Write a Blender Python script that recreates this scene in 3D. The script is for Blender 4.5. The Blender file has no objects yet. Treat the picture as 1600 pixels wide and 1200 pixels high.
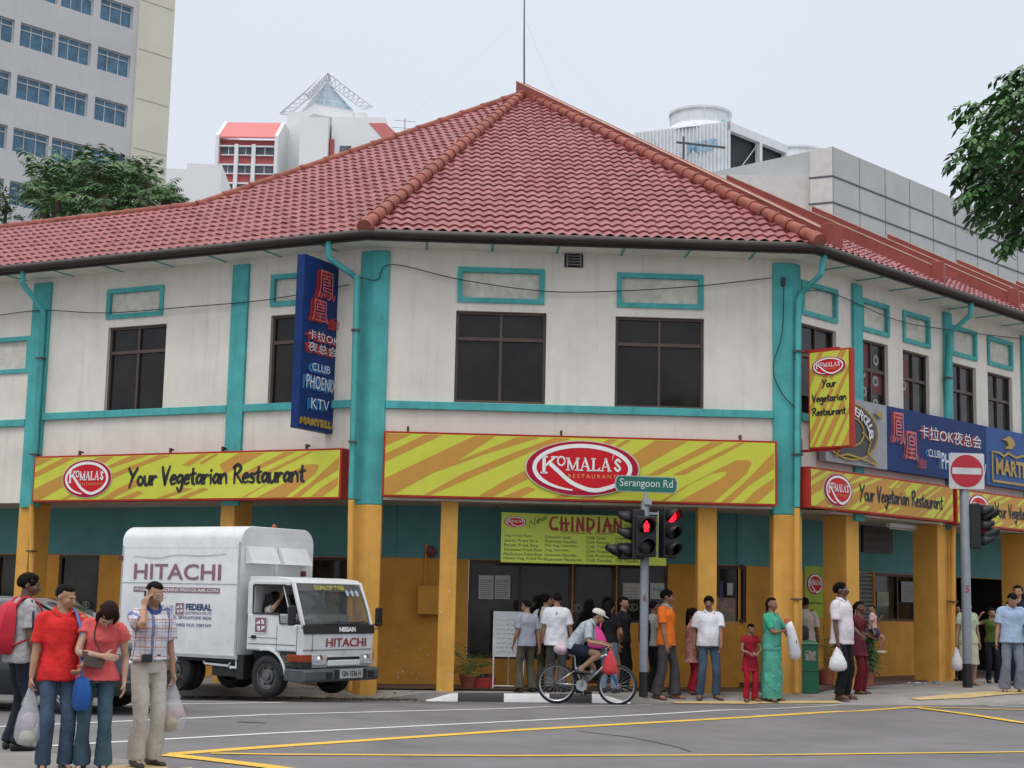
import bpy, bmesh, math, random
from mathutils import Vector, Matrix, noise
from math import sin, cos, pi, radians, sqrt, atan2
random.seed(7)
S = bpy.context.scene
COL = S.collection
V = Vector

# ------------------------------------------------------------------ camera
FPX, EYE = 2400.0, 1.6
_p, _r = math.atan(335/2400), radians(1.25)
FWD = V((0, cos(_p), sin(_p))); _u0 = V((0, -sin(_p), cos(_p))); _r0 = V((1, 0, 0))
RT = _r0*cos(_r) + _u0*sin(_r); UP = _u0*cos(_r) - _r0*sin(_r)
CAM = V((0, 0, EYE))
cd = bpy.data.cameras.new('camera'); co = bpy.data.objects.new('camera', cd); COL.objects.link(co)
cd.sensor_width = 36; cd.lens = 36*FPX/1600; cd.clip_end = 4000; cd.clip_start = 0.1
mw = Matrix.Identity(4)
for i in range(3):
    mw[i][0], mw[i][1], mw[i][2], mw[i][3] = RT[i], UP[i], -FWD[i], CAM[i]
co.matrix_world = mw
S.camera = co

# ------------------------------------------------------------------ sky and sun (overcast)
SUN_EL, SUN_ROT = radians(62), radians(200)
w = bpy.data.worlds.new('World'); S.world = w; w.use_nodes = True
nt = w.node_tree; N = nt.nodes; L = nt.links
bg = N['Background']; bg.inputs['Strength'].default_value = 0.1
sky = N.new('ShaderNodeTexSky'); sky.sky_type = 'NISHITA'; sky.sun_disc = False
sky.sun_elevation = SUN_EL; sky.sun_rotation = SUN_ROT; sky.air_density = 1.0; sky.dust_density = 4.0
tc = N.new('ShaderNodeTexCoord'); sx = N.new('ShaderNodeSeparateXYZ'); L.new(tc.outputs['Generated'], sx.inputs[0])
cr = N.new('ShaderNodeValToRGB'); L.new(sx.outputs['Z'], cr.inputs[0])
e = cr.color_ramp.elements
e[0].position = 0.0; e[0].color = (0.400, 0.420, 0.455, 1)
e[1].position = 1.0; e[1].color = (1.02, 1.01, 1.0, 1)
x = e.new(0.42); x.color = (0.400, 0.432, 0.486, 1)
x = e.new(0.75); x.color = (0.90, 0.91, 0.925, 1)
cl = N.new('ShaderNodeTexNoise'); cl.inputs['Scale'].default_value = 1.6; cl.inputs['Detail'].default_value = 3
L.new(tc.outputs['Generated'], cl.inputs['Vector'])
cm = N.new('ShaderNodeMapRange'); cm.inputs[3].default_value = 0.95*19.5; cm.inputs[4].default_value = 1.05*19.5
L.new(cl.outputs['Fac'], cm.inputs[0])
vm = N.new('ShaderNodeVectorMath'); vm.operation = 'SCALE'
L.new(cr.outputs['Color'], vm.inputs[0]); L.new(cm.outputs[0], vm.inputs['Scale'])
mx = N.new('ShaderNodeMix'); mx.data_type = 'RGBA'; mx.inputs['Factor'].default_value = 0.93
L.new(sky.outputs['Color'], mx.inputs[6]); L.new(vm.outputs[0], mx.inputs[7]); L.new(mx.outputs[2], bg.inputs['Color'])
sd = bpy.data.lights.new('sun', 'SUN'); sd.energy = 0.9; sd.angle = radians(25); sd.color = (1, 0.97, 0.92)
so = bpy.data.objects.new('sun', sd); COL.objects.link(so)
# sun stands behind the viewer and to the left of the street corner
_sd = V((-0.30, -0.45, 1.0)).normalized()
so.rotation_euler = _sd.to_track_quat('Z', 'Y').to_euler()
S.view_settings.view_transform = 'Standard'; S.view_settings.look = 'None'
S.view_settings.exposure = 0.0; S.view_settings.gamma = 1.0
S.cycles.max_bounces = 6; S.cycles.use_denoising = True

# ------------------------------------------------------------------ photo measuring: rays to real planes
def ray(px, py): return FWD + RT*((px-800)/FPX) - UP*((py-600)/FPX)
def at_y(px, py, Y):
    d = ray(px, py); return CAM + d*(Y/d.y)
def sm(a, b, x):
    t = min(1, max(0, (x-a)/(b-a))); return t*t*(3-2*t)
def lerp(a, b, t): return a + (b-a)*t

# ------------------------------------------------------------------ mesh builder
class MB:
    def __init__(s): s.v = []; s.f = []; s.m = []; s.M = Matrix.Identity(4); s.mi = 0
    def vert(s, p):
        s.v.append(tuple(s.M @ V(p))); return len(s.v)-1
    def face(s, idx): s.f.append(tuple(idx)); s.m.append(s.mi)
    def poly(s, pts): s.face([s.vert(p) for p in pts])
    def box(s, c, d, R=None):
        hx, hy, hz = d[0]/2, d[1]/2, d[2]/2; c = V(c); ii = []
        for z in (-hz, hz):
            for a, b in ((-hx, -hy), (hx, -hy), (hx, hy), (-hx, hy)):
                p = V((a, b, z)); ii.append(s.vert(c + (R @ p if R else p)))
        for q in ((3, 2, 1, 0), (4, 5, 6, 7), (0, 1, 5, 4), (1, 2, 6, 5), (2, 3, 7, 6), (3, 0, 4, 7)): s.face([ii[k] for k in q])
    def bb(s, x0, x1, y0, y1, z0, z1): s.box(((x0+x1)/2, (y0+y1)/2, (z0+z1)/2), (abs(x1-x0), abs(y1-y0), abs(z1-z0)))
    def loft(s, rings, cap=True, closed=True):
        ids = [[s.vert(p) for p in r] for r in rings]; n = len(ids[0])
        for a, b in zip(ids, ids[1:]):
            for k in range(n if closed else n-1): s.face((a[k], a[(k+1) % n], b[(k+1) % n], b[k]))
        if cap: s.face(ids[0][::-1]); s.face(ids[-1])
    def tube(s, pts, r, n=8, cap=True, ax=None, flat=1.0):
        """swept tube; flat squeezes the second ring axis, ax gives the first"""
        pts = [V(p) for p in pts]; k = len(pts)
        rr = [r]*k if isinstance(r, (int, float)) else list(r)
        rings = []; prev = None
        for i, p in enumerate(pts):
            t = (pts[min(i+1, k-1)] - pts[max(i-1, 0)])
            t = t.normalized() if t.length > 1e-9 else V((0, 0, 1))
            a = V(ax) if ax is not None else (prev if prev is not None else (V((1, 0, 0)) if abs(t.x) < 0.8 else V((0, 1, 0))))
            a = a - t*a.dot(t)
            if a.length < 1e-6: a = t.orthogonal()
            a.normalize(); b = t.cross(a); prev = a
            q = rr[i]; qa, qb = q if isinstance(q, (tuple, list)) else (q, q*flat)
            rings.append([p + a*(qa*cos(2*pi*j/n)) + b*(qb*sin(2*pi*j/n)) for j in range(n)])
        s.loft(rings, cap)
    def ell(s, c, r, R=None, nu=14, nv=9):
        c = V(c); rings = []
        for i in range(nv+1):
            th = pi*(i/nv); th = min(max(th, 0.05), pi-0.05)
            ring = []
            for j in range(nu):
                p = V((r[0]*sin(th)*cos(2*pi*j/nu), r[1]*sin(th)*sin(2*pi*j/nu), -r[2]*cos(th)))
                ring.append(c + (R @ p if R else p))
            rings.append(ring)
        s.loft(rings)
    def lathe(s, prof, c=(0, 0, 0), n=20, R=None, cap=True):
        """prof: (radius, height) pairs, about local z"""
        c = V(c); rings = []
        for r, h in prof:
            ring = []
            for j in range(n):
                p = V((r*cos(2*pi*j/n), r*sin(2*pi*j/n), h)); ring.append(c + (R @ p if R else p))
            rings.append(ring)
        s.loft(rings, cap)
    def prism(s, pts, w0, w1):
        """outline in local x,y pulled from w0 to w1 along local z"""
        a = [s.vert((p[0], p[1], w0)) for p in pts]; b = [s.vert((p[0], p[1], w1)) for p in pts]; n = len(pts)
        s.face(a[::-1]); s.face(b)
        for k in range(n): s.face((a[k], a[(k+1) % n], b[(k+1) % n], b[k]))
    def ribbon(s, pts, wd, w, thick=0.0):
        pts = [V((p[0], p[1])) for p in pts]; k = len(pts); ww = wd if isinstance(wd, (list, tuple)) else [wd]*k
        l, r = [], []
        for i, p in enumerate(pts):
            t = pts[min(i+1, k-1)] - pts[max(i-1, 0)]
            if t.length < 1e-9: t = V((1, 0))
            t.normalize(); n = V((-t.y, t.x))*ww[i]/2
            e = t*ww[i]*0.4*(-1 if i == 0 else (1 if i == k-1 else 0))
            l.append(p+n+e); r.append(p-n+e)
        for i in range(k-1):
            q = [r[i], r[i+1], l[i+1], l[i]]
            if thick: s.prism(q, w-thick, w)
            else: s.poly([(a.x, a.y, w) for a in q])
    def geo(s, vf, M=None):
        v, f = vf; b = len(s.v)
        for p in v: s.vert(M @ V(p) if M else p)
        for q in f: s.face([b+k for k in q])
    def build(s, name, mats, parent=None, smooth=False, bevel=0, seg=2, fix=True, world=False):
        me = bpy.data.meshes.new(name); me.from_pydata(s.v, [], s.f)
        if not isinstance(mats, (list, tuple)): mats = [mats]
        for m in mats: me.materials.append(m)
        if len(mats) > 1: me.polygons.foreach_set('material_index', s.m)
        if fix:
            bm = bmesh.new(); bm.from_mesh(me); bmesh.ops.recalc_face_normals(bm, faces=bm.faces); bm.to_mesh(me); bm.free()
        if smooth:
            me.polygons.foreach_set('use_smooth', [True]*len(me.polygons))
            if smooth is not True: me.set_sharp_from_angle(angle=radians(smooth))
        me.update()
        o = bpy.data.objects.new(name, me); COL.objects.link(o)
        if parent is not None:
            o.parent = parent
            if parent.parent is None: o.matrix_parent_inverse = parent.matrix_basis.inverted() if world else Matrix.Identity(4)
        if bevel:
            b = o.modifiers.new('bevel', 'BEVEL'); b.width = bevel; b.segments = seg; b.limit_method = 'ANGLE'; b.angle_limit = radians(40)
        return o

def tag(o, label=None, cat=None, group=None, kind=None):
    if label: o['label'] = label
    if cat: o['category'] = cat
    if group: o['group'] = group
    if kind: o['kind'] = kind
    return o
def empty(name, label, cat, loc=(0, 0, 0), rz=0, group=None):
    o = bpy.data.objects.new(name, None); COL.objects.link(o); o.location = loc; o.rotation_euler = (0, 0, rz)
    o.empty_display_size = 0.2
    return tag(o, label, cat, group)

# ------------------------------------------------------------------ materials
MATS = {}
def mat(name, col, rough=0.6, metal=0.0, var=0.10, scale=4.0, bump=0.0, bscale=60.0, streak=0.0, dirt=0.0, spec=0.5,
        emit=0.0, coat=0.0, trans=0.0, alpha=1.0, tint=None):
    if name in MATS: return MATS[name]
    m = bpy.data.materials.new(name); m.use_nodes = True; t = m.node_tree; N = t.nodes; L = t.links
    b = N['Principled BSDF']; b.inputs['Roughness'].default_value = rough; b.inputs['Metallic'].default_value = metal
    b.inputs['Specular IOR Level'].default_value = spec; b.inputs['Coat Weight'].default_value = coat
    b.inputs['Transmission Weight'].default_value = trans; b.inputs['Alpha'].default_value = alpha
    tc = N.new('ShaderNodeTexCoord')
    no = N.new('ShaderNodeTexNoise'); no.inputs['Scale'].default_value = scale; no.inputs['Detail'].default_value = 6; no.inputs['Roughness'].default_value = 0.62
    L.new(tc.outputs['Object'], no.inputs['Vector'])
    r = N.new('ShaderNodeValToRGB'); L.new(no.outputs['Fac'], r.inputs[0])
    c = V(col); d = V(tint) if tint else c*(1-2.2*var)
    r.color_ramp.elements[0].position = 0.32; r.color_ramp.elements[0].color = (*[max(0, q) for q in d], 1)
    r.color_ramp.elements[1].position = 0.66; r.color_ramp.elements[1].color = (*[min(1, q*(1+0.5*var)) for q in c], 1)
    out = r.outputs['Color']
    def mul(src, fac_socket, dark):
        mx = N.new('ShaderNodeMix'); mx.data_type = 'RGBA'; mx.blend_type = 'MULTIPLY'
        L.new(fac_socket, mx.inputs['Factor']); L.new(src, mx.inputs[6]); mx.inputs[7].default_value = (*dark, 1); return mx.outputs[2]
    if streak:
        mp = N.new('ShaderNodeMapping'); mp.inputs['Scale'].default_value = (7, 7, 0.55); L.new(tc.outputs['Object'], mp.inputs['Vector'])
        n2 = N.new('ShaderNodeTexNoise'); n2.inputs['Scale'].default_value = 1.2; n2.inputs['Detail'].default_value = 5; L.new(mp.outputs[0], n2.inputs['Vector'])
        r2 = N.new('ShaderNodeMapRange'); r2.inputs[1].default_value = 0.52; r2.inputs[2].default_value = 0.78; r2.inputs[4].default_value = streak
        L.new(n2.outputs['Fac'], r2.inputs[0]); out = mul(out, r2.outputs[0], (0.42, 0.40, 0.37))
    if dirt:
        n3 = N.new('ShaderNodeTexNoise'); n3.inputs['Scale'].default_value = 1.1; n3.inputs['Detail'].default_value = 8; n3.inputs['Roughness'].default_value = 0.7
        L.new(tc.outputs['Object'], n3.inputs['Vector'])
        r3 = N.new('ShaderNodeMapRange'); r3.inputs[1].default_value = 0.5; r3.inputs[2].default_value = 0.75; r3.inputs[4].default_value = dirt
        L.new(n3.outputs['Fac'], r3.inputs[0]); out = mul(out, r3.outputs[0], (0.45, 0.42, 0.38))
    L.new(out, b.inputs['Base Color'])
    if rough > 0.12:
        rr = N.new('ShaderNodeMapRange'); rr.inputs[3].default_value = max(0.03, rough-0.08); rr.inputs[4].default_value = min(1, rough+0.08)
        L.new(no.outputs['Fac'], rr.inputs[0]); L.new(rr.outputs[0], b.inputs['Roughness'])
    if bump:
        nb = N.new('ShaderNodeTexNoise'); nb.inputs['Scale'].default_value = bscale; nb.inputs['Detail'].default_value = 4; L.new(tc.outputs['Object'], nb.inputs['Vector'])
        bp = N.new('ShaderNodeBump'); bp.inputs['Strength'].default_value = bump; bp.inputs['Distance'].default_value = 0.02
        L.new(nb.outputs['Fac'], bp.inputs['Height']); L.new(bp.outputs[0], b.inputs['Normal'])
    if emit:
        b.inputs['Emission Color'].default_value = (*col, 1); b.inputs['Emission Strength'].default_value = emit
    MATS[name] = m
    return m
def rgb(r, g, b):
    f = lambda c: (c/255/12.92) if c <= 10 else ((c/255+0.055)/1.055)**2.4
    return (f(r), f(g), f(b))

WHITEWALL = mat('cream_render', (0.73, 0.69, 0.615), 0.9, var=0.05, scale=1.5, bump=0.15, streak=0.20, dirt=0.16)
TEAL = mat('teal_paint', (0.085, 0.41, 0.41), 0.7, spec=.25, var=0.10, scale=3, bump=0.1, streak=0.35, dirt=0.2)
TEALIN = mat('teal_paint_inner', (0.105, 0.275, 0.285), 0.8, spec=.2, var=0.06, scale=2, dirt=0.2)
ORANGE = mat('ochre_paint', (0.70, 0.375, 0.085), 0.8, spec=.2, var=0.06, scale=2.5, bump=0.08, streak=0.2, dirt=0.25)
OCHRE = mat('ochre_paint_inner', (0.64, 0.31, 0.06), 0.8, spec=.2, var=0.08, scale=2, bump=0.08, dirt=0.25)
TILE = mat('roof_tile', (0.31, 0.086, 0.090), 0.5, spec=.4, var=0.16, scale=9, bump=0.1, dirt=0.45)
TILE2 = mat('roof_tile_dull', (0.285, 0.080, 0.083), 0.55, spec=.35, var=0.18, scale=7, bump=0.1, dirt=0.5)
TILE3 = mat('roof_tile_pale', (0.33, 0.098, 0.099), 0.5, spec=.4, var=0.16, scale=9, bump=0.1, dirt=0.35)
RIDGE = mat('ridge_tile', (0.32, 0.094, 0.066), 0.6, spec=.25, var=0.2, scale=5, bump=0.1, dirt=0.35)
REDWALL = mat('red_parapet', (0.28, 0.066, 0.055), 0.65, spec=.3, var=0.10, scale=2, bump=0.1, dirt=0.3, streak=0.2)
CAPCREAM = mat('parapet_cap', (0.62, 0.50, 0.36), 0.7, var=0.1)
GUTTER = mat('gutter_brown', (0.034, 0.022, 0.019), 0.5, var=0.2)
SOFFIT = mat('soffit', (0.74, 0.74, 0.66), 0.8, var=0.06, dirt=0.25)
DGLASS = mat('tinted_glass', (0.019, 0.017, 0.015), 0.07, var=0.3, scale=1.2, spec=0.30)
FRAMEBR = mat('brown_window_frame', (0.085, 0.055, 0.045), 0.5, var=0.15)
BLACK = mat('black_plastic', (0.012, 0.012, 0.014), 0.45, var=0.1)
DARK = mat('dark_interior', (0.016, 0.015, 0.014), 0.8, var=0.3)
WHITE = mat('white_paint', (0.80, 0.80, 0.80), 0.5, var=0.03)
SIGNRED = mat('sign_red', (0.40, 0.03, 0.018), 0.5, spec=.25, var=0.06)
SIGNYEL = mat('sign_yellow', (0.57, 0.59, 0.070), 0.45, spec=.2, var=0.03)
SIGNORA = mat('sign_orange', (0.53, 0.275, 0.058), 0.45, spec=.2, var=0.03)
LOGORED = mat('logo_red', (0.56, 0.012, 0.022), 0.45, spec=.2, var=0.03)
LOGODK = mat('logo_dark_red', (0.38, 0.008, 0.035), 0.45, spec=.2, var=0.03)
INK = mat('black_ink', (0.014, 0.012, 0.012), 0.5, var=0.05)
GREY = mat('grey_metal_paint', (0.33, 0.36, 0.40), 0.5, var=0.08, dirt=0.2)
STEEL = mat('steel', (0.6, 0.6, 0.62), 0.3, 0.9, var=0.06)
RUBBER = mat('rubber', (0.018, 0.018, 0.019), 0.75, var=0.15, bump=0.1)

# ------------------------------------------------------------------ lettering
_TX = {}
def tx(body, wd, ht, bold=0.0, ext=0.0):
    """outline of written words, fitted into wd x ht from the lower left corner; thin, lying in local x,y"""
    k = (body, bold)
    if k not in _TX:
        c = bpy.data.curves.new('t', 'FONT'); c.body = body; c.offset = bold; c.resolution_u = 3
        o = bpy.data.objects.new('t', c); COL.objects.link(o)
        me = bpy.data.meshes.new_from_object(o.evaluated_get(bpy.context.evaluated_depsgraph_get()))
        vs = [v.co.copy() for v in me.vertices]; fs = [tuple(p.vertices) for p in me.polygons]
        bpy.data.objects.remove(o); bpy.data.curves.remove(c); bpy.data.meshes.remove(me)
        x0 = min(v.x for v in vs); x1 = max(v.x for v in vs); y0 = min(v.y for v in vs); y1 = max(v.y for v in vs)
        _TX[k] = ([((v.x-x0)/(x1-x0), (v.y-y0)/(y1-y0), 0) for v in vs], fs, (x1-x0)/(y1-y0))
    v, f, asp = _TX[k]
    if wd is None: wd = ht*asp
    return ([(p[0]*wd, p[1]*ht, 0) for p in v], f)
def T3(x, y, z=0.0, rot=0.0): return Matrix.Translation((x, y, z)) @ Matrix.Rotation(rot, 4, 'Z')

def arc(cx, cy, rx, ry, a0, a1, n=16): return [(cx+rx*cos(radians(lerp(a0, a1, i/n))), cy+ry*sin(radians(lerp(a0, a1, i/n)))) for i in range(n+1)]
def cat(pts, n=5):
    pts = [V(p) for p in pts]
    if len(pts) < 3: return pts
    out = []; P = [pts[0]*2-pts[1]] + pts + [pts[-1]*2-pts[-2]]
    for i in range(1, len(P)-2):
        a, b, c, d = P[i-1:i+3]
        for k in range(n):
            t = k/n; out.append(0.5*((2*b)+(c-a)*t+(2*a-5*b+4*c-d)*t*t+(3*b-a-3*c+d)*t**3))
    return out + [pts[-1]]
HW = {'Y': (.66, [[(0, 1), (.14, .72), (.28, .5)], [(.62, 1), (.3, .5), (.06, -.14)]]), 'o': (.5, [arc(.2, .25, .18, .24, 80, 440, 12)]),
 'u': (.52, [[(0, .5), (.03, .12), (.15, 0), (.3, .12), (.37, .5)], [(.37, .5), (.42, 0)]]), 'r': (.42, [[(0, .5), (.05, 0)], [(.04, .28), (.18, .48), (.34, .46)]]),
 'V': (.6, [[(0, 1), (.12, .4), (.2, 0)], [(.2, 0), (.32, .5), (.52, 1.05)]]), 'e': (.46, [[(.02, .26), (.34, .32), (.3, .48), (.14, .48), (.01, .25), (.1, .02), (.36, .08)]]),
 'g': (.5, [[(.36, .44), (.2, .52), (.02, .3), (.12, .08), (.36, .3)], [(.38, .5), (.37, -.1), (.2, -.42), (.02, -.2)]]),
 't': (.4, [[(.16, .86), (.14, .1), (.3, 0)], [(0, .54), (.36, .6)]]), 'a': (.52, [[(.36, .44), (.2, .52), (.02, .25), (.14, .02), (.35, .28)], [(.38, .5), (.36, .1), (.46, 0)]]),
 'i': (.24, [[(.06, .5), (.08, 0)], [(.07, .72), (.11, .78)]]), 'n': (.52, [[(0, .5), (.04, 0)], [(.03, .28), (.2, .5), (.35, .42), (.4, 0)]]),
 'R': (.66, [[(.1, .95), (.08, 0)], [(0, .88), (.3, 1.04), (.5, .82), (.3, .55), (.1, .5)], [(.2, .52), (.58, .02)]]),
 's': (.42, [[(.34, .46), (.14, .5), (.06, .36), (.28, .22), (.24, .03), (.0, .04)]]), 'N': (.7, [[(0, 0), (.05, .9)], [(.05, .9), (.5, 0)], [(.5, 0), (.55, 1)]]),
 'w': (.7, [[(0, .5), (.14, 0), (.3, .45)], [(.3, .45), (.44, 0), (.6, .55)]]), ' ': (.34, [])}
def hand(mb, words, x, y, wd, ht, w, thick=0.085, slope=0.0):
    tot = sum(HW[c][0] for c in words)-0.1; k = wd/tot; px = 0
    for c in words:
        adv, st = HW[c]
        for s_ in st:
            q = [((p[0]+px)*k+x, y+p[1]*ht+slope*(px+p[0])*k) for p in cat(s_, 4)] if len(s_) < 10 else [((p[0]+px)*k+x, y+p[1]*ht+slope*(px+p[0])*k) for p in s_]
            n = len(q); mb.ribbon(q, [ht*thick*(1.75-0.6*abs(2*i/(n-1)-0.8)) for i in range(n)], w)
        px += adv
def serif(mb, ch, x, y, wd, h, w):
    """one bold serif capital from strokes"""
    P = lambda a, b: (x+a*wd, y+b*h)
    st = lambda a, b, t: mb.ribbon([P(*a), P(*b)], t*h*0.62, w)
    sf = lambda a, b, yy: mb.poly([(*P(a, yy-.045), w), (*P(b, yy-.045), w), (*P(b, yy+.045), w), (*P(a, yy+.045), w)])
    w += random.uniform(0, 0.0004)
    if ch == 'K': st((.2, 0.05), (.2, .95), .3); sf(0, .42, .045); sf(0, .42, .955); st((.3, .45), (.82, .93), .2); sf(.62, 1, .955)
    if ch == 'O': mb.ribbon(arc(x+.5*wd, y+.5*h, .38*wd, .42*h, 0, 360, 20), h*.15, w)
    if ch == 'M': st((.16, .05), (.16, .95), .17); st((.84, .05), (.84, .95), .24); st((.18, .9), (.5, .1), .24); st((.5, .1), (.82, .9), .14); sf(0, .3, .045); sf(.66, 1, .045); sf(0, .28, .955); sf(.72, 1, .955)
    if ch == 'A': st((.14, .04), (.48, .96), .13); st((.48, .96), (.82, .04), .27); st((.3, .34), (.66, .34), .12); sf(0, .32, .045); sf(.62, 1, .045)
    if ch == 'L': st((.26, .05), (.26, .95), .27); sf(0, .52, .955); sf(0, .95, .05); mb.poly([(*P(.62, .05), w), (*P(.95, .05), w), (*P(.98, .32), w)])
    if ch == 'S': mb.ribbon(cat([P(.82, .78), P(.5, .94), P(.2, .72), P(.5, .5), P(.82, .26), P(.5, .06), P(.14, .26)], 5), h*.17, w)
    if ch == "'": mb.poly([(*P(.2, .7), w), (*P(.6, 1.1), w), (*P(.9, 1.1), w), (*P(.35, .7), w)])

def logo(par, M, cx, cy, a, b, w, sub=True, name='logo'):
    """oval emblem: dark rim, white swoosh ring, red field, name in serif capitals"""
    mb = MB(); mb.M = M
    mb.mi = 0; mb.prism(arc(cx, cy, a*1.025, b*1.03, 0, 360, 48)[:-1], w-.02, w)
    mb.mi = 1; mb.prism(arc(cx, cy, a, b, 0, 360, 48)[:-1], w-.016, w+.004)
    mb.mi = 2; mb.prism(arc(cx, cy, a*.86, b*.84, 0, 360, 48)[:-1], w-.016, w+.008)
    mb.mi = 3
    n = 56; rg = []
    for i in range(n+1):
        th = radians(lerp(-64, 258, i/n)); rg.append((cx+a*.855*cos(th), cy+b*.83*sin(th)))
    mb.ribbon(rg, [b*.15*(0.35+0.65*min(1, (n-i)/9)) for i in range(n+1)], w+.012)
    # the leg of the first letter sweeps down into the ring
    mb.ribbon(cat([(cx-a*.56, cy+b*.12), (cx-a*.42, cy-b*.14), (cx-a*.20, cy-b*.52), (cx+a*.06, cy-b*.75), (cx+a*.24, cy-b*.80), (cx+a*.38, cy-b*.755)], 6), b*.15, w+.0128)
    x = cx-a*.745
    serif(mb, 'K', x, cy-b*.22, a*.30, b*.64, w+.0135)
    x += a*.284
    for ch, cw, dy, hh in (('O', .165, .06, .38), ('M', .245, -.095, .475), ('A', .205, -.095, .475), ('L', .165, -.095, .475), ('A', .20, -.095, .475), ("'", .045, -.02, .5), ('S', .13, -.095, .475)):
        serif(mb, ch, x, cy+b*dy, a*cw, b*hh, w+.0135); x += a*cw
    if sub:
        mb.mi = 4; mb.geo(tx('R E S T A U R A N T S', a*.93, b*.14), T3(cx-a*.25, cy-b*.36, w+.0135))
    return mb.build(name, [mat('logo_edge', (.62, .58, .5), .4), LOGODK, LOGORED, WHITE, mat('logo_gold', (.75, .42, .12), .4)], par, fix=True)
# ------------------------------------------------------------------ ground
def road_z(Y, x=0.0):
    """crowned road that dips to the far gutter; the gutter itself climbs gently to the right"""
    g = .014*max(-10, min(10, x))*max(0, min(1, (Y-22)/3.6))
    if Y < 12: return 0.0
    if Y < 16: return lerp(0, .03, (Y-12)/4)
    if Y < 23: return .03+g
    if Y < 25.6: return lerp(.03, -.085, (Y-23)/2.6)+g
    return -.085+g
KERB = [(-60, 30), (-30, 28.6), (-12, 27.0), (-8, 26.4), (-4.2, 26.1), (-2.0, 25.95), (-1.3, 25.85), (2.1, 25.65), (4.0, 25.50), (5.6, 25.45), (6.9, 25.5), (8.5, 25.75), (14, 26.6), (40, 29.0), (90, 34)]
def kerb_y(x):
    for a, b in zip(KERB, KERB[1:]):
        if a[0] <= x <= b[0]: return lerp(a[1], b[1], (x-a[0])/(b[0]-a[0]))
    return KERB[0][1] if x < 0 else KERB[-1][1]
def pave_z(x, Y):
    """top of the far pavement: a real kerb to the left, dropped flush at the crossing on the right"""
    d = Y - kerb_y(x); gut = road_z(26, x)+.012
    plateau = lerp(.02, .105, sm(-2.2, 4.8, x)) + .075*sm(5, 9, x)
    low = lerp(plateau, gut, sm(1.95, 2.7, x))
    low = lerp(low, gut, 1-sm(-2.2, -1.25, x))
    return lerp(low, plateau, sm(0, lerp(.4, .9, sm(1.9, 2.7, x)), d))
def near_edge(x):  # front pavement corner where the group waits
    pts = [(-60, 14.9), (-4.8, 14.9), (-4.3, 14.6), (-3.4, 14.2), (-3.0, 13.85), (-2.72, 13.3), (-2.6, 12.4), (-2.6, -5)]
    for a, b in zip(pts, pts[1:]):
        if a[0] <= x < b[0]: return lerp(a[1], b[1], (x-a[0])/(b[0]-a[0]))
    return -1e9 if x >= -2.6 else 14.9
NEARZ = .09
def ground_z(x, Y):
    if Y >= kerb_y(x): return pave_z(x, Y)
    if x < -2.6 and Y < near_edge(x): return NEARZ
    return road_z(Y, x)
def foot(px, py, road=False):
    d = ray(px, py); t = 3.0
    while t < 80:
        p = CAM + d*t
        if p.z <= (road_z(p.y, p.x) if road else ground_z(p.x, p.y)): return p
        t += .01
    return CAM + d*40

ASPH = mat('asphalt', (0.160, 0.154, 0.157), 0.85, var=0.12, scale=0.7, bump=0.35, bscale=90, dirt=0.35)
PAVE = mat('pavement_concrete', (0.30, 0.28, 0.26), 0.88, var=0.12, scale=1.5, bump=0.25, bscale=50, dirt=0.45)
PAVEN = mat('pavement_near', (0.25, 0.23, 0.215), 0.88, var=0.12, scale=1.2, bump=0.25, bscale=50, dirt=0.4)
mb = MB()
ys = [-40, 0, 6, 10, 12, 14, 16, 18, 20, 22, 22.5, 23, 23.5, 24, 24.5, 25, 25.3, 25.6, 26, 30, 60, 150, 1200]
xs = [-1500, -200, -60, -20]+[k for k in range(-10, 11)]+[20, 60, 200, 1500]
g = [[mb.vert((x, y, road_z(y, x))) for x in xs] for y in ys]
for i in range(len(ys)-1):
    for j in range(len(xs)-1): mb.face((g[i][j], g[i][j+1], g[i+1][j+1], g[i+1][j]))
tag(mb.build('road', ASPH, smooth=True), kind='structure')

def strip(pts, name, m, z=.005, res=.35):
    """a painted line through photo points (px, py, width in metres)"""
    P = []
    for px, py, wd in pts:
        p = foot(px, py, True); P.append((p, wd))
    mb = MB(); rows = []
    for (a, wa), (b, wb) in zip(P, P[1:]):
        n = max(1, int((b-a).length/res)); d = (b-a); d.z = 0; nrm = V((-d.y, d.x, 0)).normalized()
        for k in range(n+1):
            c = a.lerp(b, k/n); wd = lerp(wa, wb, k/n)/2
            rows.append((c-nrm*wd, c+nrm*wd))
    ids = []
    for l, r in rows: ids.append((mb.vert((l.x, l.y, road_z(l.y, l.x)+z)), mb.vert((r.x, r.y, road_z(r.y, r.x)+z))))
    for (a, b), (c, d) in zip(ids, ids[1:]): mb.face((a, c, d, b))
    return tag(mb.build(name, m), kind='structure')
def worn(name, c):
    m = mat(name, c, .7, var=.05, scale=3, dirt=.15)
    if 'w' in m: return m
    t = m.node_tree; N = t.nodes; b = N['Principled BSDF']; tc = N.new('ShaderNodeTexCoord')
    n = N.new('ShaderNodeTexNoise'); n.inputs['Scale'].default_value = 26; n.inputs['Detail'].default_value = 8; t.links.new(tc.outputs['Object'], n.inputs['Vector'])
    r = N.new('ShaderNodeMapRange'); r.inputs[1].default_value = .30; r.inputs[2].default_value = .38; t.links.new(n.outputs['Fac'], r.inputs[0])
    t.links.new(r.outputs[0], b.inputs['Alpha']); m['w'] = 1; return m
LW = worn('road_white', (.66, .66, .64)); LY = worn('road_yellow', (.72, .44, .05))
strip([(-40, 1105, .1), (181, 1102, .1), (420, 1098.5, .1), (645, 1095.8, .09)], 'road_line', LW)
strip([(-60, 1141, .1), (0, 1136, .1), (420, 1117, .1), (800, 1107.2, .09), (1016, 1101.7, .08)], 'road_line', LW)
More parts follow.
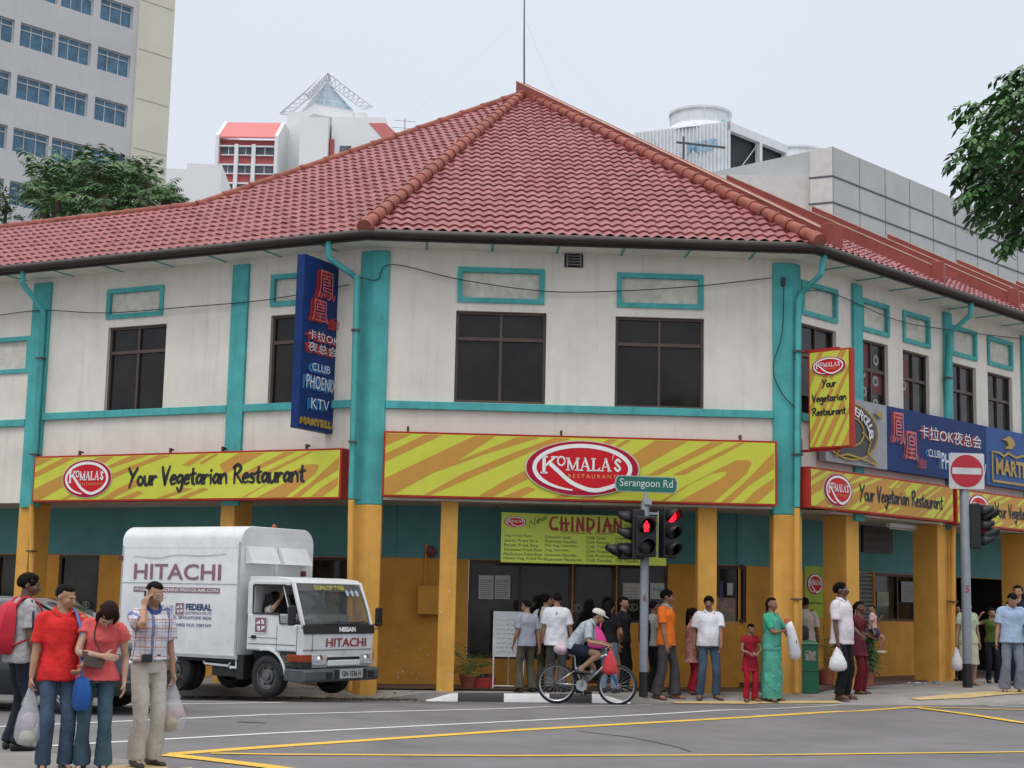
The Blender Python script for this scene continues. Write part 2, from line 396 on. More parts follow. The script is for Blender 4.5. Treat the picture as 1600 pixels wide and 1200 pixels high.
strip([(-30, 1176, .1), (76, 1166, .1), (420, 1146.5, .1), (800, 1127.5, .1), (1200, 1108, .1), (1311, 1102, .08)], 'road_line', LW)
strip([(268, 1179, .2), (420, 1167.5, .2), (800, 1142, .19), (1200, 1119, .18), (1340, 1111.5, .17), (1424, 1105, .17)], 'box_junction_line', LY, .006)
strip([(330, 1178, .1), (420, 1179.5, .1), (800, 1182, .1), (1200, 1180.5, .1), (1620, 1175.5, .1)], 'box_junction_line', LY, .008)
strip([(256, 1180, .2), (330, 1188, .2), (420, 1199, .2), (600, 1225, .2)], 'box_junction_line', LY, .010)
strip([(1420, 1105, .15), (1620, 1110.5, .15)], 'box_junction_line', LY, .012)
strip([(1430, 1106.5, .17), (1500, 1115.5, .17), (1620, 1133, .17)], 'box_junction_line', LY, .014)
strip([(1474, 1099.5, .1), (1620, 1106, .1)], 'road_line', LW, .008)
TARC = mat('tar_crack', (.06, .06, .062), .8, var=.1)
strip([(900, 1142, .03), (990, 1153, .04), (1060, 1168, .03), (1080, 1175, .03)], 'road_crack', TARC, .005)
strip([(372, 1128, .12), (392, 1129, .16), (415, 1130, .08)], 'road_patch', TARC, .005)

# far pavement
mb = MB(); rows = []
x = -60.0; X = []
while x < 90: X.append(x); x += .25 if -6 < x < 14 else 2.0
for x in X:
    k = kerb_y(x); col = [(x, k, road_z(k, x)-.05)]
    for d in (0, .12, .25, .4, .55, .75, .95, 1.3, 2, 4, 8, 14, 30): col.append((x, k+d, pave_z(x, k+d)))
    rows.append([mb.vert(p) for p in col])
for a, b in zip(rows, rows[1:]):
    for j in range(len(a)-1): mb.face((a[j], b[j], b[j+1], a[j+1]))
tag(mb.build('pavement', PAVE, smooth=35), kind='structure')
# painted kerb, black and white by turns
KB = mat('kerb_black', (.02, .02, .022), .6, var=.2, dirt=.2); KW = mat('kerb_white', (.72, .72, .72), .6, var=.06, dirt=.3)
KG = mat('kerb_concrete', (.22, .21, .2), .85, var=.15, bump=.2, dirt=.4)
cuts = [(-1.30, 0), (-.78, 1), (-.02, 0), (.72, 1), (1.42, 0), (2.05, 9)]
mb = MB()
for (x0, m), (x1, _) in zip(cuts, cuts[1:]):
    mb.mi = m; n = 4
    prof = []
    for i in range(n+1):
        x = lerp(x0, x1, i/n); k = kerb_y(x); h = pave_z(x, k)+.006
        h = lerp(road_z(k, x)+.012, h, sm(-1.36, -.8, x)*(1-sm(1.5, 2.1, x)))
        prof.append([mb.vert((x, k-.10, road_z(k, x)-.03)), mb.vert((x, k-.085, h-.025)), mb.vert((x, k-.06, h)), mb.vert((x, k+.08, h))])
    for a, b in zip(prof, prof[1:]):
        for j in range(3): mb.face((a[j], b[j], b[j+1], a[j+1]))
tag(mb.build('kerb', [KW, KB], smooth=40), kind='structure')
# worn brown kerb edge and litter left of it
mb = MB()
for i in range(26):
    x = -1.45-i*.22; k = kerb_y(x)
    mb.tube([(x, k-.05, road_z(k, x)+.0), (x-.2, kerb_y(x-.2)-.05, road_z(k, x)+.0)], [random.uniform(.03, .055), random.uniform(.03, .055)], 6)
tag(mb.build('kerb_stones', mat('kerb_brown', (.10, .075, .062), .9, var=.3, bump=.4), smooth=True), kind='structure')
# tactile paving
TAC = mat('tactile_paving', (.56, .41, .19), .85, var=.1, scale=5, bump=.5, bscale=30, dirt=.2)
def patch(pts, name, m, up=.005, z=None):
    P = [foot(*p) for p in pts]; mb = MB()
    l, r = P[:len(P)//2], P[len(P)//2:][::-1]; n = 24; rows = []
    def along(q, t):
        t *= len(q)-1; i = min(int(t), len(q)-2); return q[i].lerp(q[i+1], t-i)
    for i in range(n+1):
        a, b = along(l, i/n), along(r, i/n)
        rows.append([mb.vert((c.x, c.y, (ground_z(c.x, c.y) if z is None else z)+up)) for c in (a.lerp(b, j/5) for j in range(6))])
    for a, b in zip(rows, rows[1:]):
        for j in range(5): mb.face((a[j], b[j], b[j+1], a[j+1]))
    return tag(mb.build(name, m, smooth=True), kind='structure')
patch([(1045, 1097), (1200, 1096), (1310, 1096), (1312, 1099.5), (1200, 1100), (1060, 1100)], 'tactile_strip', TAC, .012)
patch([(1422, 1092), (1500, 1085), (1600, 1078), (1612, 1084), (1520, 1091), (1436, 1095)], 'tactile_strip', TAC, .012)
# near pavement corner
mb = MB()
ed = [(x, near_edge(x)) for x in [-60, -20, -8, -4.8, -4.5, -4.3, -4.0, -3.7, -3.4, -3.2, -3.0, -2.86, -2.72, -2.66, -2.605]]+[(-2.6, 10), (-2.6, -5)]
for lo, hi in zip(ed, ed[1:]):
    mb.poly([(lo[0], lo[1], NEARZ), (hi[0], hi[1], NEARZ), (hi[0], -6, NEARZ), (lo[0], -6, NEARZ)]) if hi[1] > -4 else None
    mb.poly([(lo[0], lo[1]+.0, NEARZ), (hi[0], hi[1], NEARZ), (hi[0]+.04, hi[1]+.05, -.02), (lo[0]+.04, lo[1]+.05, -.02)])
tag(mb.build('near_pavement', PAVEN), kind='structure')
patch([(160, 1199), (300, 1199.5), (300, 1225), (150, 1225)], 'tactile_strip', TAC, .006)
# ------------------------------------------------------------------ the corner shophouse: three facades
PA = at_y(572, 900, 26.2); PB = at_y(1240, 900, 26.5); PA.z = PB.z = 0
def frame(o, ex, z=0.0):
    ex = V((ex[0], ex[1], 0)).normalized(); out = ex.cross(V((0, 0, 1)))
    m = Matrix.Identity(4)
    for i in range(3): m[i][0], m[i][1], m[i][2], m[i][3] = ex[i], (0, 0, 1)[i], out[i], (o[0], o[1], z)[i]
    return m
LD = V((-sin(radians(63.6)), cos(radians(63.6)), 0)); RD = V((sin(radians(43.4)), cos(radians(43.4)), 0))
FM = frame(PA, PB-PA); LM = frame(PA, -LD); RM = frame(PB, RD)
FW = (PB-PA).length
def hit(M, px, py, w=0.0):
    """where the sight line through a photo point meets the plane w in front of a facade, in facade u, v"""
    n = M.to_3x3() @ V((0, 0, 1)); o = M @ V((0, 0, w)); d = ray(px, py)
    p = M.inverted() @ (CAM + d*((o-CAM).dot(n)/d.dot(n))); return p.x, p.y
def rect(M, x0, y0, x1, y1, w=0.0):
    ym = (y0+y1)/2; xm = (x0+x1)/2
    return hit(M, x0, ym, w)[0], hit(M, x1, ym, w)[0], hit(M, xm, y1, w)[1], hit(M, xm, y0, w)[1]

shop = empty('shophouse', 'two storey corner shophouse, cream walls, teal trim, ochre pillars and red tiled roof', 'building', PA)
def bpart(mb, name, m, par=None, **k): return mb.build(name, m, par or shop, world=True, **k)

def wall(mb, M, u0, u1, v0, v1, holes, w=0.0, deep=.14, back=False):
    """wall face with true openings and their reveals"""
    mb.M = M
    us = sorted({u0, u1, *[q for h in holes for q in h[:2] if u0 < q < u1]}); vs = sorted({v0, v1, *[q for h in holes for q in h[2:] if v0 < q < v1]})
    for a, b in zip(us, us[1:]):
        for c, d in zip(vs, vs[1:]):
            mu, mv = (a+b)/2, (c+d)/2
            if any(h[0] < mu < h[1] and h[2] < mv < h[3] for h in holes): continue
            mb.poly([(a, c, w), (b, c, w), (b, d, w), (a, d, w)])
    for h in holes:
        a, b, c, d = h
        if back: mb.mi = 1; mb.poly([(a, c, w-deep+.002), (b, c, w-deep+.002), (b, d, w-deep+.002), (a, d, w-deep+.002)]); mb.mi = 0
        for q in (((a, c), (b, c)), ((b, c), (b, d)), ((b, d), (a, d)), ((a, d), (a, c))):
            mb.poly([(*q[0], w), (*q[1], w), (*q[1], w-deep), (*q[0], w-deep)])
def window(M, h, w=-.10, bar=.30, mull=1, fm=None, gm=None, fw=.045):
    a, b, c, d = h; mb = MB(); mb.M = M; m = .004
    def b4(x0, x1, y0, y1, z0=w-.03, z1=w+.03): mb.bb(x0, x1, y0, y1, z0, z1)
    b4(a+m, b-m, d-fw-m, d-m); b4(a+m, b-m, c+m, c+fw+m); b4(a+m, a+m+fw, c+fw+m, d-fw-m); b4(b-fw-m, b-m, c+fw+m, d-fw-m)
    vb = d-(d-c)*bar; cb = c+fw+m; ct = d-fw-m
    b4(a+fw+m, b-fw-m, vb-.03, vb+.03, w-.025, w+.035)
    for k in range(mull):
        x = lerp(a, b, (k+1)/(mull+1)); b4(x-.022, x+.022, cb, vb-.03); b4(x-.022, x+.022, vb+.03, ct)
    f = bpart(mb, 'window', fm or FRAMEBR)
    mb = MB(); mb.M = M
    for q0, q1 in ((cb, vb), (vb, ct)):
        for k in range(mull+1):
            x0, x1 = lerp(a, b, k/(mull+1))+.01, lerp(a, b, (k+1)/(mull+1))-.01; t = random.uniform(-.004, .004)
            mb.poly([(x0, q0, w-.012+t), (x1, q0, w-.012-t), (x1, q1, w-.012-t*.5), (x0, q1, w-.012+t*.5)])
    p = mb.build('pane', gm or DGLASS, f); return f
def panel(M, h):
    a, b, c, d = h; mb = MB(); mb.M = M; t = .085
    for q in ((a, b, d-t, d), (a, b, c, c+t), (a, a+t, c+t, d-t), (b-t, b, c+t, d-t)): mb.bb(*q, -.05, .035)
    f = bpart(mb, 'transom_panel', TEAL)
    mb = MB(); mb.M = M; mb.poly([(a+t, c+t, -.04), (b-t, c+t, -.04), (b-t, d-t, -.04), (a+t, d-t, -.04)])
    mb.build('infill', mat('panel_infill', (.66, .63, .55), .9, var=.10, scale=6, bump=.3, dirt=.4), f)

ZB, ZT = 3.22, 7.62
fwin = [rect(FM, 711, 487, 853, 630), rect(FM, 961, 496, 1100, 638)]
ftr = [rect(FM, 715, 419, 851, 474), rect(FM, 964, 428, 1099, 482)]
lw = rect(LM, 166, 509, 257, 643); lt = rect(LM, 168, 449, 256, 496)
l2 = hit(LM, 421, 560)[0]; l2t = hit(LM, 424, 450)[0]
lwin = [lw, (l2, l2+(lw[1]-lw[0]), lw[2], lw[3])]
ltr = [lt, (l2t, l2t+(lt[1]-lt[0]), lt[2], lt[3])]
x0 = hit(LM, 48, 550)[0]; q = rect(LM, 20, 526, 48, 583)
ltr.append((x0-1.25, x0, q[2], q[3]))
v0, v1 = fwin[0][2], fwin[0][3]
rwin = []; rtr = []
for a, b in ((1252, 1307), (1345, 1388), (1411, 1452), (1486, 1525), (1543, 1581)):
    y = 600 if a < 1300 else 590
    u0_, u1_ = hit(RM, a, y)[0], hit(RM, b, y)[0]; rwin.append((u0_, u1_, v0, v1)); rtr.append((u0_, u1_+.03, ftr[0][2], ftr[0][3]))
st = rwin[4][0]-rwin[3][0]
for k in range(1, 9): rwin.append((rwin[4][0]+st*k, rwin[4][1]+st*k, v0, v1)); rtr.append((rwin[-1][0], rwin[-1][1], ftr[0][2], ftr[0][3]))
LEND = -24.0; REND = 26.0
mb = MB()
wall(mb, FM, 0, FW, ZB, ZT, fwin+ftr, back=True); bpart(mb, 'upper_wall', [WHITEWALL, DARK])
mb = MB(); wall(mb, LM, LEND, 0, ZB, ZT, lwin+ltr, back=True); bpart(mb, 'upper_wall', [WHITEWALL, DARK])
mb = MB(); wall(mb, RM, 0, REND, ZB, ZT, rwin+rtr, back=True); bpart(mb, 'upper_wall', [WHITEWALL, DARK])
for h in fwin: window(FM, h)
for h in lwin: window(LM, h)
GR = mat('clear_window_glass', (.024, .023, .022), .06, var=.5, scale=2, spec=.35)
for h in rwin: window(RM, h, gm=GR, bar=.34, fw=.03)
for M, hs in ((FM, ftr), (LM, ltr), (RM, rtr)):
    for h in hs: panel(M, h)
# teal corner columns (upper) on ochre corner pillars (lower)
def plan(M, u, w): p = M @ V((u, 0, w)); return (p.x, p.y)
def column(pts, z0, z1, name, m, bev=.02):
    mb = MB(); mb.prism(pts, z0, z1); return bpart(mb, name, m, bevel=bev)
ca = hit(FM, 605, 560)[0]; cb = hit(FM, 1207, 560)[0]
colA = [plan(LM, -.30, .05), plan(LM, .0, .07), plan(FM, .05, .06), plan(FM, ca, .05), plan(FM, ca, -.3), plan(LM, -.30, -.3)]
colB = [plan(FM, cb, .05), plan(FM, FW-.02, .06), plan(RM, .05, .06), plan(RM, .20, .05), plan(RM, .20, -.3), plan(FM, cb, -.3)]
ZC = 3.13
column(colA, ZC, 7.55, 'corner_column', TEAL); column(colB, ZC, 7.55, 'corner_column', TEAL)
column(colA, -.2, ZC, 'corner_pillar', ORANGE); column(colB, -.2, ZC, 'corner_pillar', ORANGE)
# pilasters and sill bands
def bar(M, a, b, c, d, w0, w1, name, m, bev=.008):
    mb = MB(); mb.M = M; mb.bb(a, b, c, d, w0, w1); return bpart(mb, name, m, bevel=bev)
SV = hit(FM, 900, 640)[1]; SB0, SB1 = SV-.07, SV+.065
lp = [(hit(LM, 362, 520)[0], hit(LM, 387, 520)[0]), (hit(LM, 50, 540)[0], hit(LM, 77, 540)[0])]
rp = [(hit(RM, 1331, 600)[0], hit(RM, 1345, 600)[0]), (hit(RM, 1474, 600)[0], hit(RM, 1485, 600)[0])]
rs = rp[1][0]-rp[0][0]
for k in range(2, 6): rp.append((rp[0][0]+rs*k, rp[0][1]+rs*k))
for k in range(2, 5): lp.append((lp[1][0]-4.2*(k-1), lp[1][1]-4.2*(k-1)))
for a, b in lp: bar(LM, a, b, ZC, 7.52, -.02, .06, 'pilaster', TEAL)
for a, b in rp: bar(RM, a, b, ZC, 7.52, -.02, .06, 'pilaster', TEAL)
bar(FM, ca+.002, cb-.002, SB0, SB1, -.01, .075, 'sill_band', TEAL)
ls = sorted([q for p in lp for q in p]+[-.30])
for a, b in zip(ls, ls[1:]):
    if b-a > .6: bar(LM, a+.002, b-.002, SB0+.02-(.1 if a < lp[1][0]-.1 else 0), SB1+.02-(.1 if a < lp[1][0]-.1 else 0), -.01, .072, 'sill_band', TEAL)
rsx = sorted([q for p in rp for q in p]+[.2])
for a, b in zip(rsx, rsx[1:]):
    if b-a > .6: bar(RM, a+.002, b-.002, SB0, SB1, -.01, .072, 'sill_band', TEAL)
# vent with a broken edge under the eaves
mb = MB(); mb.M = FM; h = rect(FM, 882, 397, 911, 418)
mb.bb(*h, -.05, .02); f = bpart(mb, 'vent', DARK)
mb = MB(); mb.M = FM
for k in range(4): mb.bb(h[0]+.05, h[1]-.05, h[2]+.035+k*.05, h[2]+.055+k*.05, .0, .05)
mb.bb(h[0]+.03, h[0]+.06, h[2]+.01, h[3]-.01, 0, .055); mb.bb(h[1]-.06, h[1]-.03, h[2]+.01, h[3]-.01, 0, .055)
mb.build('vent_slats', mat('vent_metal', (.2, .2, .2), .5, .5), f)

# ------------------------------------------------------------------ ground floor: pillars, five foot way, shop walls
def gpillar(M, a, b, d, z0=-.2):
    mb = MB(); mb.M = M; mb.bb(a, b, z0, ZB, -d, -.002); bpart(mb, 'pillar', ORANGE, bevel=.015)
for x0, x1 in ((685, 712), (1090, 1120)): gpillar(FM, hit(FM, x0, 950)[0], hit(FM, x1, 950)[0], .28)
for a, b in lp: gpillar(LM, a-.06, a+.24, .55)
gpillar(RM, hit(RM, 1326, 900)[0]-.06, hit(RM, 1343, 900)[0], .5); gpillar(RM, hit(RM, 1466, 900)[0], hit(RM, 1489, 900)[0], .55)
for k in range(1, 5): gpillar(RM, rp[1][0]+rs*k*1.0, rp[1][0]+rs*k+.42, .55)
DI = 1.6
def meet(M1, w1, M2, w2):
    p = M1 @ V((0, 0, w1)); d = M1.to_3x3() @ V((1, 0, 0)); q = M2 @ V((0, 0, w2)); e = M2.to_3x3() @ V((1, 0, 0))
    den = d.x*e.y-d.y*e.x; t = ((q.x-p.x)*e.y-(q.y-p.y)*e.x)/den; r = p+d*t; return V((r.x, r.y, 0))
IA = meet(FM, -DI, LM, -DI); IB = meet(FM, -DI, RM, -DI)
fa, fb = (FM.inverted() @ IA).x, (FM.inverted() @ IB).x; la = (LM.inverted() @ IA).x; rb = (RM.inverted() @ IB).x
ZTE = hit(FM, 800, 875, -DI)[1]
TH = .02
def gl(M, px0, px1, py0, py1=None, z0=.12): # opening in a shop wall from photo points
    u0_, u1_ = hit(M, px0, 950, -DI)[0], hit(M, px1, 950, -DI)[0]; v1_ = min(ZTE-.01, hit(M, (px0+px1)/2, py0, -DI)[1]) if py0 else ZTE-.012
    return (u0_, u1_, hit(M, (px0+px1)/2, py1, -DI)[1] if py1 else z0, v1_)
fop = [gl(FM, 731, 893, None, 1030), gl(FM, 895, 962, None), gl(FM, 964, 1043, None, 974), gl(FM, 1120, 1166, None, 972)]
lop = [gl(LM, -60, 47, None), gl(LM, 88, 151, None), gl(LM, 430, 541, None, 1010)]
rop = [gl(RM, 1343, 1366, None), gl(RM, 1368, 1439, 887, 971)]
for M, a, b, ops in ((FM, fa, fb, fop), (LM, LEND, la, lop), (RM, rb, REND, rop+[(hit(RM, 1494, 900, -DI)[0], hit(RM, 1575, 900, -DI)[0], .12, ZTE-.012)])):
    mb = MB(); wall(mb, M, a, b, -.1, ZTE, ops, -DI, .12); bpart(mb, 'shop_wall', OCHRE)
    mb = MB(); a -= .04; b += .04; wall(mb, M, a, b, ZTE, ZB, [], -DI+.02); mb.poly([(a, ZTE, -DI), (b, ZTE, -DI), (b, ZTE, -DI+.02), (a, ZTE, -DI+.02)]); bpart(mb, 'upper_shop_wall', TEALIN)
SHOPG = mat('shop_glass', (.030, .029, .022), .06, var=.6, scale=1.5, spec=.3)
MULL = mat('shop_mullion', (.06, .02, .016), .5)
for M, ops in ((FM, fop), (LM, lop), (RM, rop[1:])):
    for h in ops: window(M, h, -DI-.05, .0001 if h[1]-h[0] < 1 else .0001, 1 if h[1]-h[0] > 1.2 else 0, MULL, SHOPG, .05)
# right hand bay stands open, its unlit depth painted as near-black faces
mb = MB(); mb.M = RM; a, b = hit(RM, 1494, 900, -DI)[0], hit(RM, 1575, 900, -DI)[0]
mb.poly([(a, 0, -DI-1.5), (b, 0, -DI-1.5), (b, ZB, -DI-1.5), (a, ZB, -DI-1.5)])
for u in (a, b): mb.poly([(u, 0, -DI-1.5), (u, ZB, -DI-1.5), (u, ZB, -DI-.12), (u, 0, -DI-.12)])
mb.poly([(a, ZTE, -DI-1.5), (b, ZTE, -DI-1.5), (b, ZTE, -DI-.12), (a, ZTE, -DI-.12)])
bpart(mb, 'dark_recess', DARK)
# roller shutter
mb = MB(); mb.M = RM; h = rop[0]
for k in range(26): v = lerp(h[2], h[3], k/26); mb.tube([(h[0]+.02, v+.035, -DI-.06), (h[1]-.02, v+.035, -DI-.06)], .04, 6)
bpart(mb, 'roller_shutter', mat('shutter_grey', (.17, .17, .17), .5, .4, var=.1))
# ceiling, floor of the covered walk
mb = MB()
for M, a, b in ((FM, -.8, FW+.8), (LM, LEND, 0), (RM, 0, REND)):
    mb.M = M; z = ZB+.001*(1 if M is FM else (2 if M is LM else 3)); mb.poly([(a, z, 0), (b, z, 0), (b, z, -DI-.1), (a, z, -DI-.1)])
bpart(mb, 'walkway_ceiling', mat('ceiling_dirty', (.42, .40, .35), .9, var=.1, dirt=.5))
mb = MB(); FL = mat('walkway_floor', (.13, .085, .07), .6, var=.15, scale=3, dirt=.4)
mb.M = RM; mb.bb(.7, REND, -.2, .195, -DI-.2, -.25); bpart(mb, 'walkway_floor', FL)
mb = MB(); mb.M = FM; mb.poly([(-.5, .035, -.28), (FW+.4, .125, -.28), (FW+1.2, .125, -DI-.05), (-1.2, .035, -DI-.05)]); bpart(mb, 'walkway_floor', FL)

# ------------------------------------------------------------------ roof
OV = .62; ZE = hit(FM, 900, 371, OV)[1]
def off(M1, M2): return meet(M1, OV, M2, OV)
EA, EB = off(FM, LM), off(FM, RM); EA.z = EB.z = ZE
PIT = radians(30.5)
def rplane(M, PIT=PIT):
    ex = M.to_3x3() @ V((1, 0, 0)); out = M.to_3x3() @ V((0, 0, 1)); o = M @ V((0, ZE, OV))
    up = (-out*cos(PIT) + V((0, 0, 1))*sin(PIT)); n = ex.cross(up)
    m = Matrix.Identity(4)
    for i in range(3): m[i][0], m[i][1], m[i][2], m[i][3] = ex[i], up[i], n[i], o[i]
    return m
def rhit(R, px, py, w=0):
    n = R.to_3x3() @ V((0, 0, 1)); o = R @ V((0, 0, w)); d = ray(px, py); p = R.inverted() @ (CAM+d*((o-CAM).dot(n)/d.dot(n))); return V((p.x, p.y, 0))
RF = rplane(FM)
AP = RF @ rhit(RF, 819, 150)   # the peak
def pitch_to(M):
    q = M.inverted() @ AP; return math.atan2(AP.z-ZE, OV-q.z)
RL, RR = rplane(LM, pitch_to(LM)), rplane(RM, pitch_to(RM))
loc = lambda R, p: (lambda q: V((q.x, q.y, 0)))(R.inverted() @ p)
fE, fB, fP = loc(RF, EA), loc(RF, EB), loc(RF, AP); lE, lP = loc(RL, EA), loc(RL, AP); rE, rP = loc(RR, EB), loc(RR, AP)
K = rhit(RL, 312, 324); LTOP = K.y; lL = -19.0
rTOP = rP.y
def tiles(R, polyg, seg=.205, row=.345, name='roof'):
    """pantiles: every course a waved strip whose lower lip stands proud of the course below"""
    xs = [p[0] for p in polyg]; ys = [p[1] for p in polyg]; bm = bmesh.new()
    n0 = int(math.floor(min(xs)/seg))-1; n1 = int(math.ceil(max(xs)/seg))+1; k1 = int(max(ys)/row)+1
    pr = [0, .012, .034, .046, .040, .018]  # one tile across
    for k in range(k1):
        t0, t1 = k*row-.05, (k+1)*row
        A, B, C, D = [], [], [], []
        for i in range(n0, n1):
            jj = random.uniform(-.008, .008); hz = random.uniform(-.004, .005)
            for j, h in enumerate(pr):
                x = (i+j/6)*seg; bow = .018*sin((j/6)*2*pi+1.0)
                A.append(bm.verts.new((x, t0+bow+jj, .012+h+hz))); B.append(bm.verts.new((x, t0+bow+jj, .040+h+hz)))
                C.append(bm.verts.new((x, lerp(t0, t1, .5), .026+h))); D.append(bm.verts.new((x, t1, .004+h*.9)))
        tone = [random.choices((0, 1, 2), (6, 2, 1.6))[0] for _ in range(n1-n0+1)]
        for lo, hi in ((A, B), (B, C), (C, D)):
            for j in range(len(lo)-1): bm.faces.new((lo[j], lo[j+1], hi[j+1], hi[j])).material_index = tone[j//6]
    n = len(polyg); area = sum(polyg[i][0]*polyg[(i+1) % n][1]-polyg[(i+1) % n][0]*polyg[i][1] for i in range(n))
    q = polyg if area > 0 else polyg[::-1]
    for i in range(n):
        a, b = V((*q[i][:2], 0)), V((*q[(i+1) % n][:2], 0)); d = b-a
        if abs(d.y) < 1e-6 and a.y < .01: continue
        g = bm.verts[:]+bm.edges[:]+bm.faces[:]
        bmesh.ops.bisect_plane(bm, geom=g, plane_co=a, plane_no=V((d.y, -d.x, 0)), clear_outer=True)
    # boards below
    for s_ in (-.03, -.10):
        bm.faces.new([bm.verts.new((p[0], p[1], s_)) for p in q])
    me = bpy.data.meshes.new(name); bm.to_mesh(me); bm.free()
    me.transform(R); [me.materials.append(k) for k in (TILE, TILE2, TILE3)]; me.polygons.foreach_set('use_smooth', [True]*len(me.polygons)); me.set_sharp_from_angle(angle=radians(50))
    o = bpy.data.objects.new(name, me); COL.objects.link(o); o.parent = shop; o.matrix_parent_inverse = shop.matrix_basis.inverted(); return o
tiles(RF, [fE, fB, fP]); tiles(RL, [lE, lP, K, V((K.x, 0, 0))]); tiles(RL, [V((K.x, 0, 0)), K, V((lL, LTOP, 0)), V((lL, 0, 0))])
tiles(RR, [rE, V((3.5, 0, 0)), V((3.3, 5.0, 0)), rP]); tiles(RR, [V((3.5, 0, 0)), V((REND, 0, 0)), V((REND, 5.0, 0)), V((3.3, 5.0, 0))])
# rear slopes, plain
mb = MB()
KW_ = RL @ K; LW_ = RL @ V((lL, LTOP, 0)); RW_ = RR @ V((REND, 5.0, 0)); RK_ = RR @ V((3.3, 5.0, 0))
bl = (LM.to_3x3() @ V((0, 0, -1))); br = (RM.to_3x3() @ V((0, 0, -1)))
lowL = [p+bl*5-V((0, 0, 3)) for p in (LW_, KW_)]; lowP = AP+bl*6+br*2-V((0, 0, 4)); lowR = RW_+br*6-V((0, 0, 4))
mb.poly([LW_, KW_, lowL[1], lowL[0]]); mb.poly([KW_, AP, lowP]); mb.poly([KW_, lowP, lowL[1]]); mb.poly([RK_, RW_, lowR, lowP]); mb.poly([AP, RK_, lowP])
bpart(mb, 'rear_roof', TILE)
def caps(p, q, name, r=.105, step=.40, end=False):
    d = (q-p); n = max(2, int(d.length/step)); d.normalize(); mb = MB(); sd = d.cross(V((0, 0, 1))).normalized(); up = sd.cross(d)
    R = Matrix((sd, up, d)).transposed()
    for i in range(n):
        o = p + (q-p)*(i/n) + up*.015; s_ = (q-p).length/n
        mb.lathe([(.02, -.05), (r*1.14, -.05), (r*1.16, .03), (r*1.02, .045), (r*.95, s_), (.02, s_)], o, 14, R)
    if end: mb.lathe([(.02, -.14), (r*1.25, -.14), (r*1.25, -.05), (.02, -.05)], p, 14, R)
    return bpart(mb, name, RIDGE, smooth=40)
caps(EA+V((0, 0, .1)), AP+V((0, 0, .06)), 'hip_tiles', .112, end=True); caps(EB+V((0, 0, .1)), AP+V((0, 0, .06)), 'hip_tiles', .112, end=True)
caps(KW_+V((0, 0, .04)), AP+V((0, 0, .05)), 'ridge_tiles', .09, .62); caps(LW_+V((0, 0, .03)), KW_+V((0, 0, .03)), 'ridge_tiles', .09, .62)
# party walls standing above the right hand slope
low1 = rhit(RR, 1296, 386); w2l = rhit(RR, 1452, 437)
hgt = .36

def px_of(p):
    d = p-CAM; return 800+FPX*d.dot(RT)/d.dot(FWD), 600-FPX*d.dot(UP)/d.dot(FWD)
RTY = 5.0
tops = [rP.x, 3.43, 6.73, 10.1, 13.64]
lows = [low1.x, w2l.x]; dd = (lows[1]-tops[1])
lows += [t+dd for t in tops[2:]]
for k in range(1, 3): tops.append(tops[-1]+3.4); lows.append(lows[-1]+3.4)
for i, (t, l) in enumerate(zip(tops, lows)):
    p0 = RR @ V((l, max(low1.y, .25), -.05)); p1 = RR @ V((t, rTOP+.10 if i == 0 else RTY+.05, -.05)); d = (p1-p0); side = d.cross(V((0, 0, 1))).normalized()*.14; z = V((0, 0, hgt))
    mb = MB(); ring = lambda p: [p-side, p+side, p+side+z, p-side+z]
    mb.loft([ring(p0), ring(p1)]); pw = bpart(mb, 'party_wall', REDWALL)
    mb = MB(); z2 = V((0, 0, hgt+.02)); sg = 1 if (side.x*-1) > 0 else -1; ring = lambda p: [p+side*sg*.80+z, p+side*sg*1.06+z, p+side*sg*1.06+z2, p+side*sg*.80+z2]
    mb.loft([ring(p0), ring(p1)]); mb.build('coping', CAPCREAM, pw)
    mb = MB(); e = p0 - d.normalized()*.1; R = Matrix.Rotation(atan2(d.y, d.x), 3, 'Z')
    mb.box(e+V((0, 0, .22)), (.22, .36, .54), R); mb.build('end_block', REDWALL, pw, bevel=.02)
# soffit boards, fascia and gutter round the eaves
def ring_at(w, z): return [(LM @ V((LEND, 0, w))).to_2d().to_3d()+V((0, 0, z)), meet(FM, w, LM, w)+V((0, 0, z)), meet(FM, w, RM, w)+V((0, 0, z)), (RM @ V((REND, 0, w))).to_2d().to_3d()+V((0, 0, z))]
mb = MB(); a, b = ring_at(-.02, ZE-.14), ring_at(OV-.03, ZE-.14)
for i in range(3): mb.poly([a[i], a[i+1], b[i+1], b[i]])
mb.mi = 1
for M, u0_, u1_ in ((LM, -22, -.2), (FM, .3, FW-.2), (RM, .4, 24)):
    mb.M = M; n = int((u1_-u0_)/1.22)
    for k in range(n+1): u = lerp(u0_, u1_, (k+.5)/(n+1)); mb.bb(u-.018, u+.018, ZE-.155, ZE-.143, .0, OV-.05)
bpart(mb, 'soffit', [SOFFIT, TEAL])
mb = MB(); o_ = ring_at(OV+.06, ZE-.05); mb.tube(o_, [.075]*4, 10); mb.M = Matrix.Identity(4)
f0, f1 = ring_at(OV-.03, ZE-.16), ring_at(OV-.03, ZE+.02); h0, h1 = ring_at(OV+.0, ZE-.16), ring_at(OV+.0, ZE+.02)
for i in range(3): mb.poly([f0[i], f0[i+1], f1[i+1], f1[i]]); mb.poly([h0[i], h0[i+1], h1[i+1], h1[i]]); mb.poly([f0[i], f0[i+1], h0[i+1], h0[i]])
bpart(mb, 'gutter', GUTTER, smooth=40)
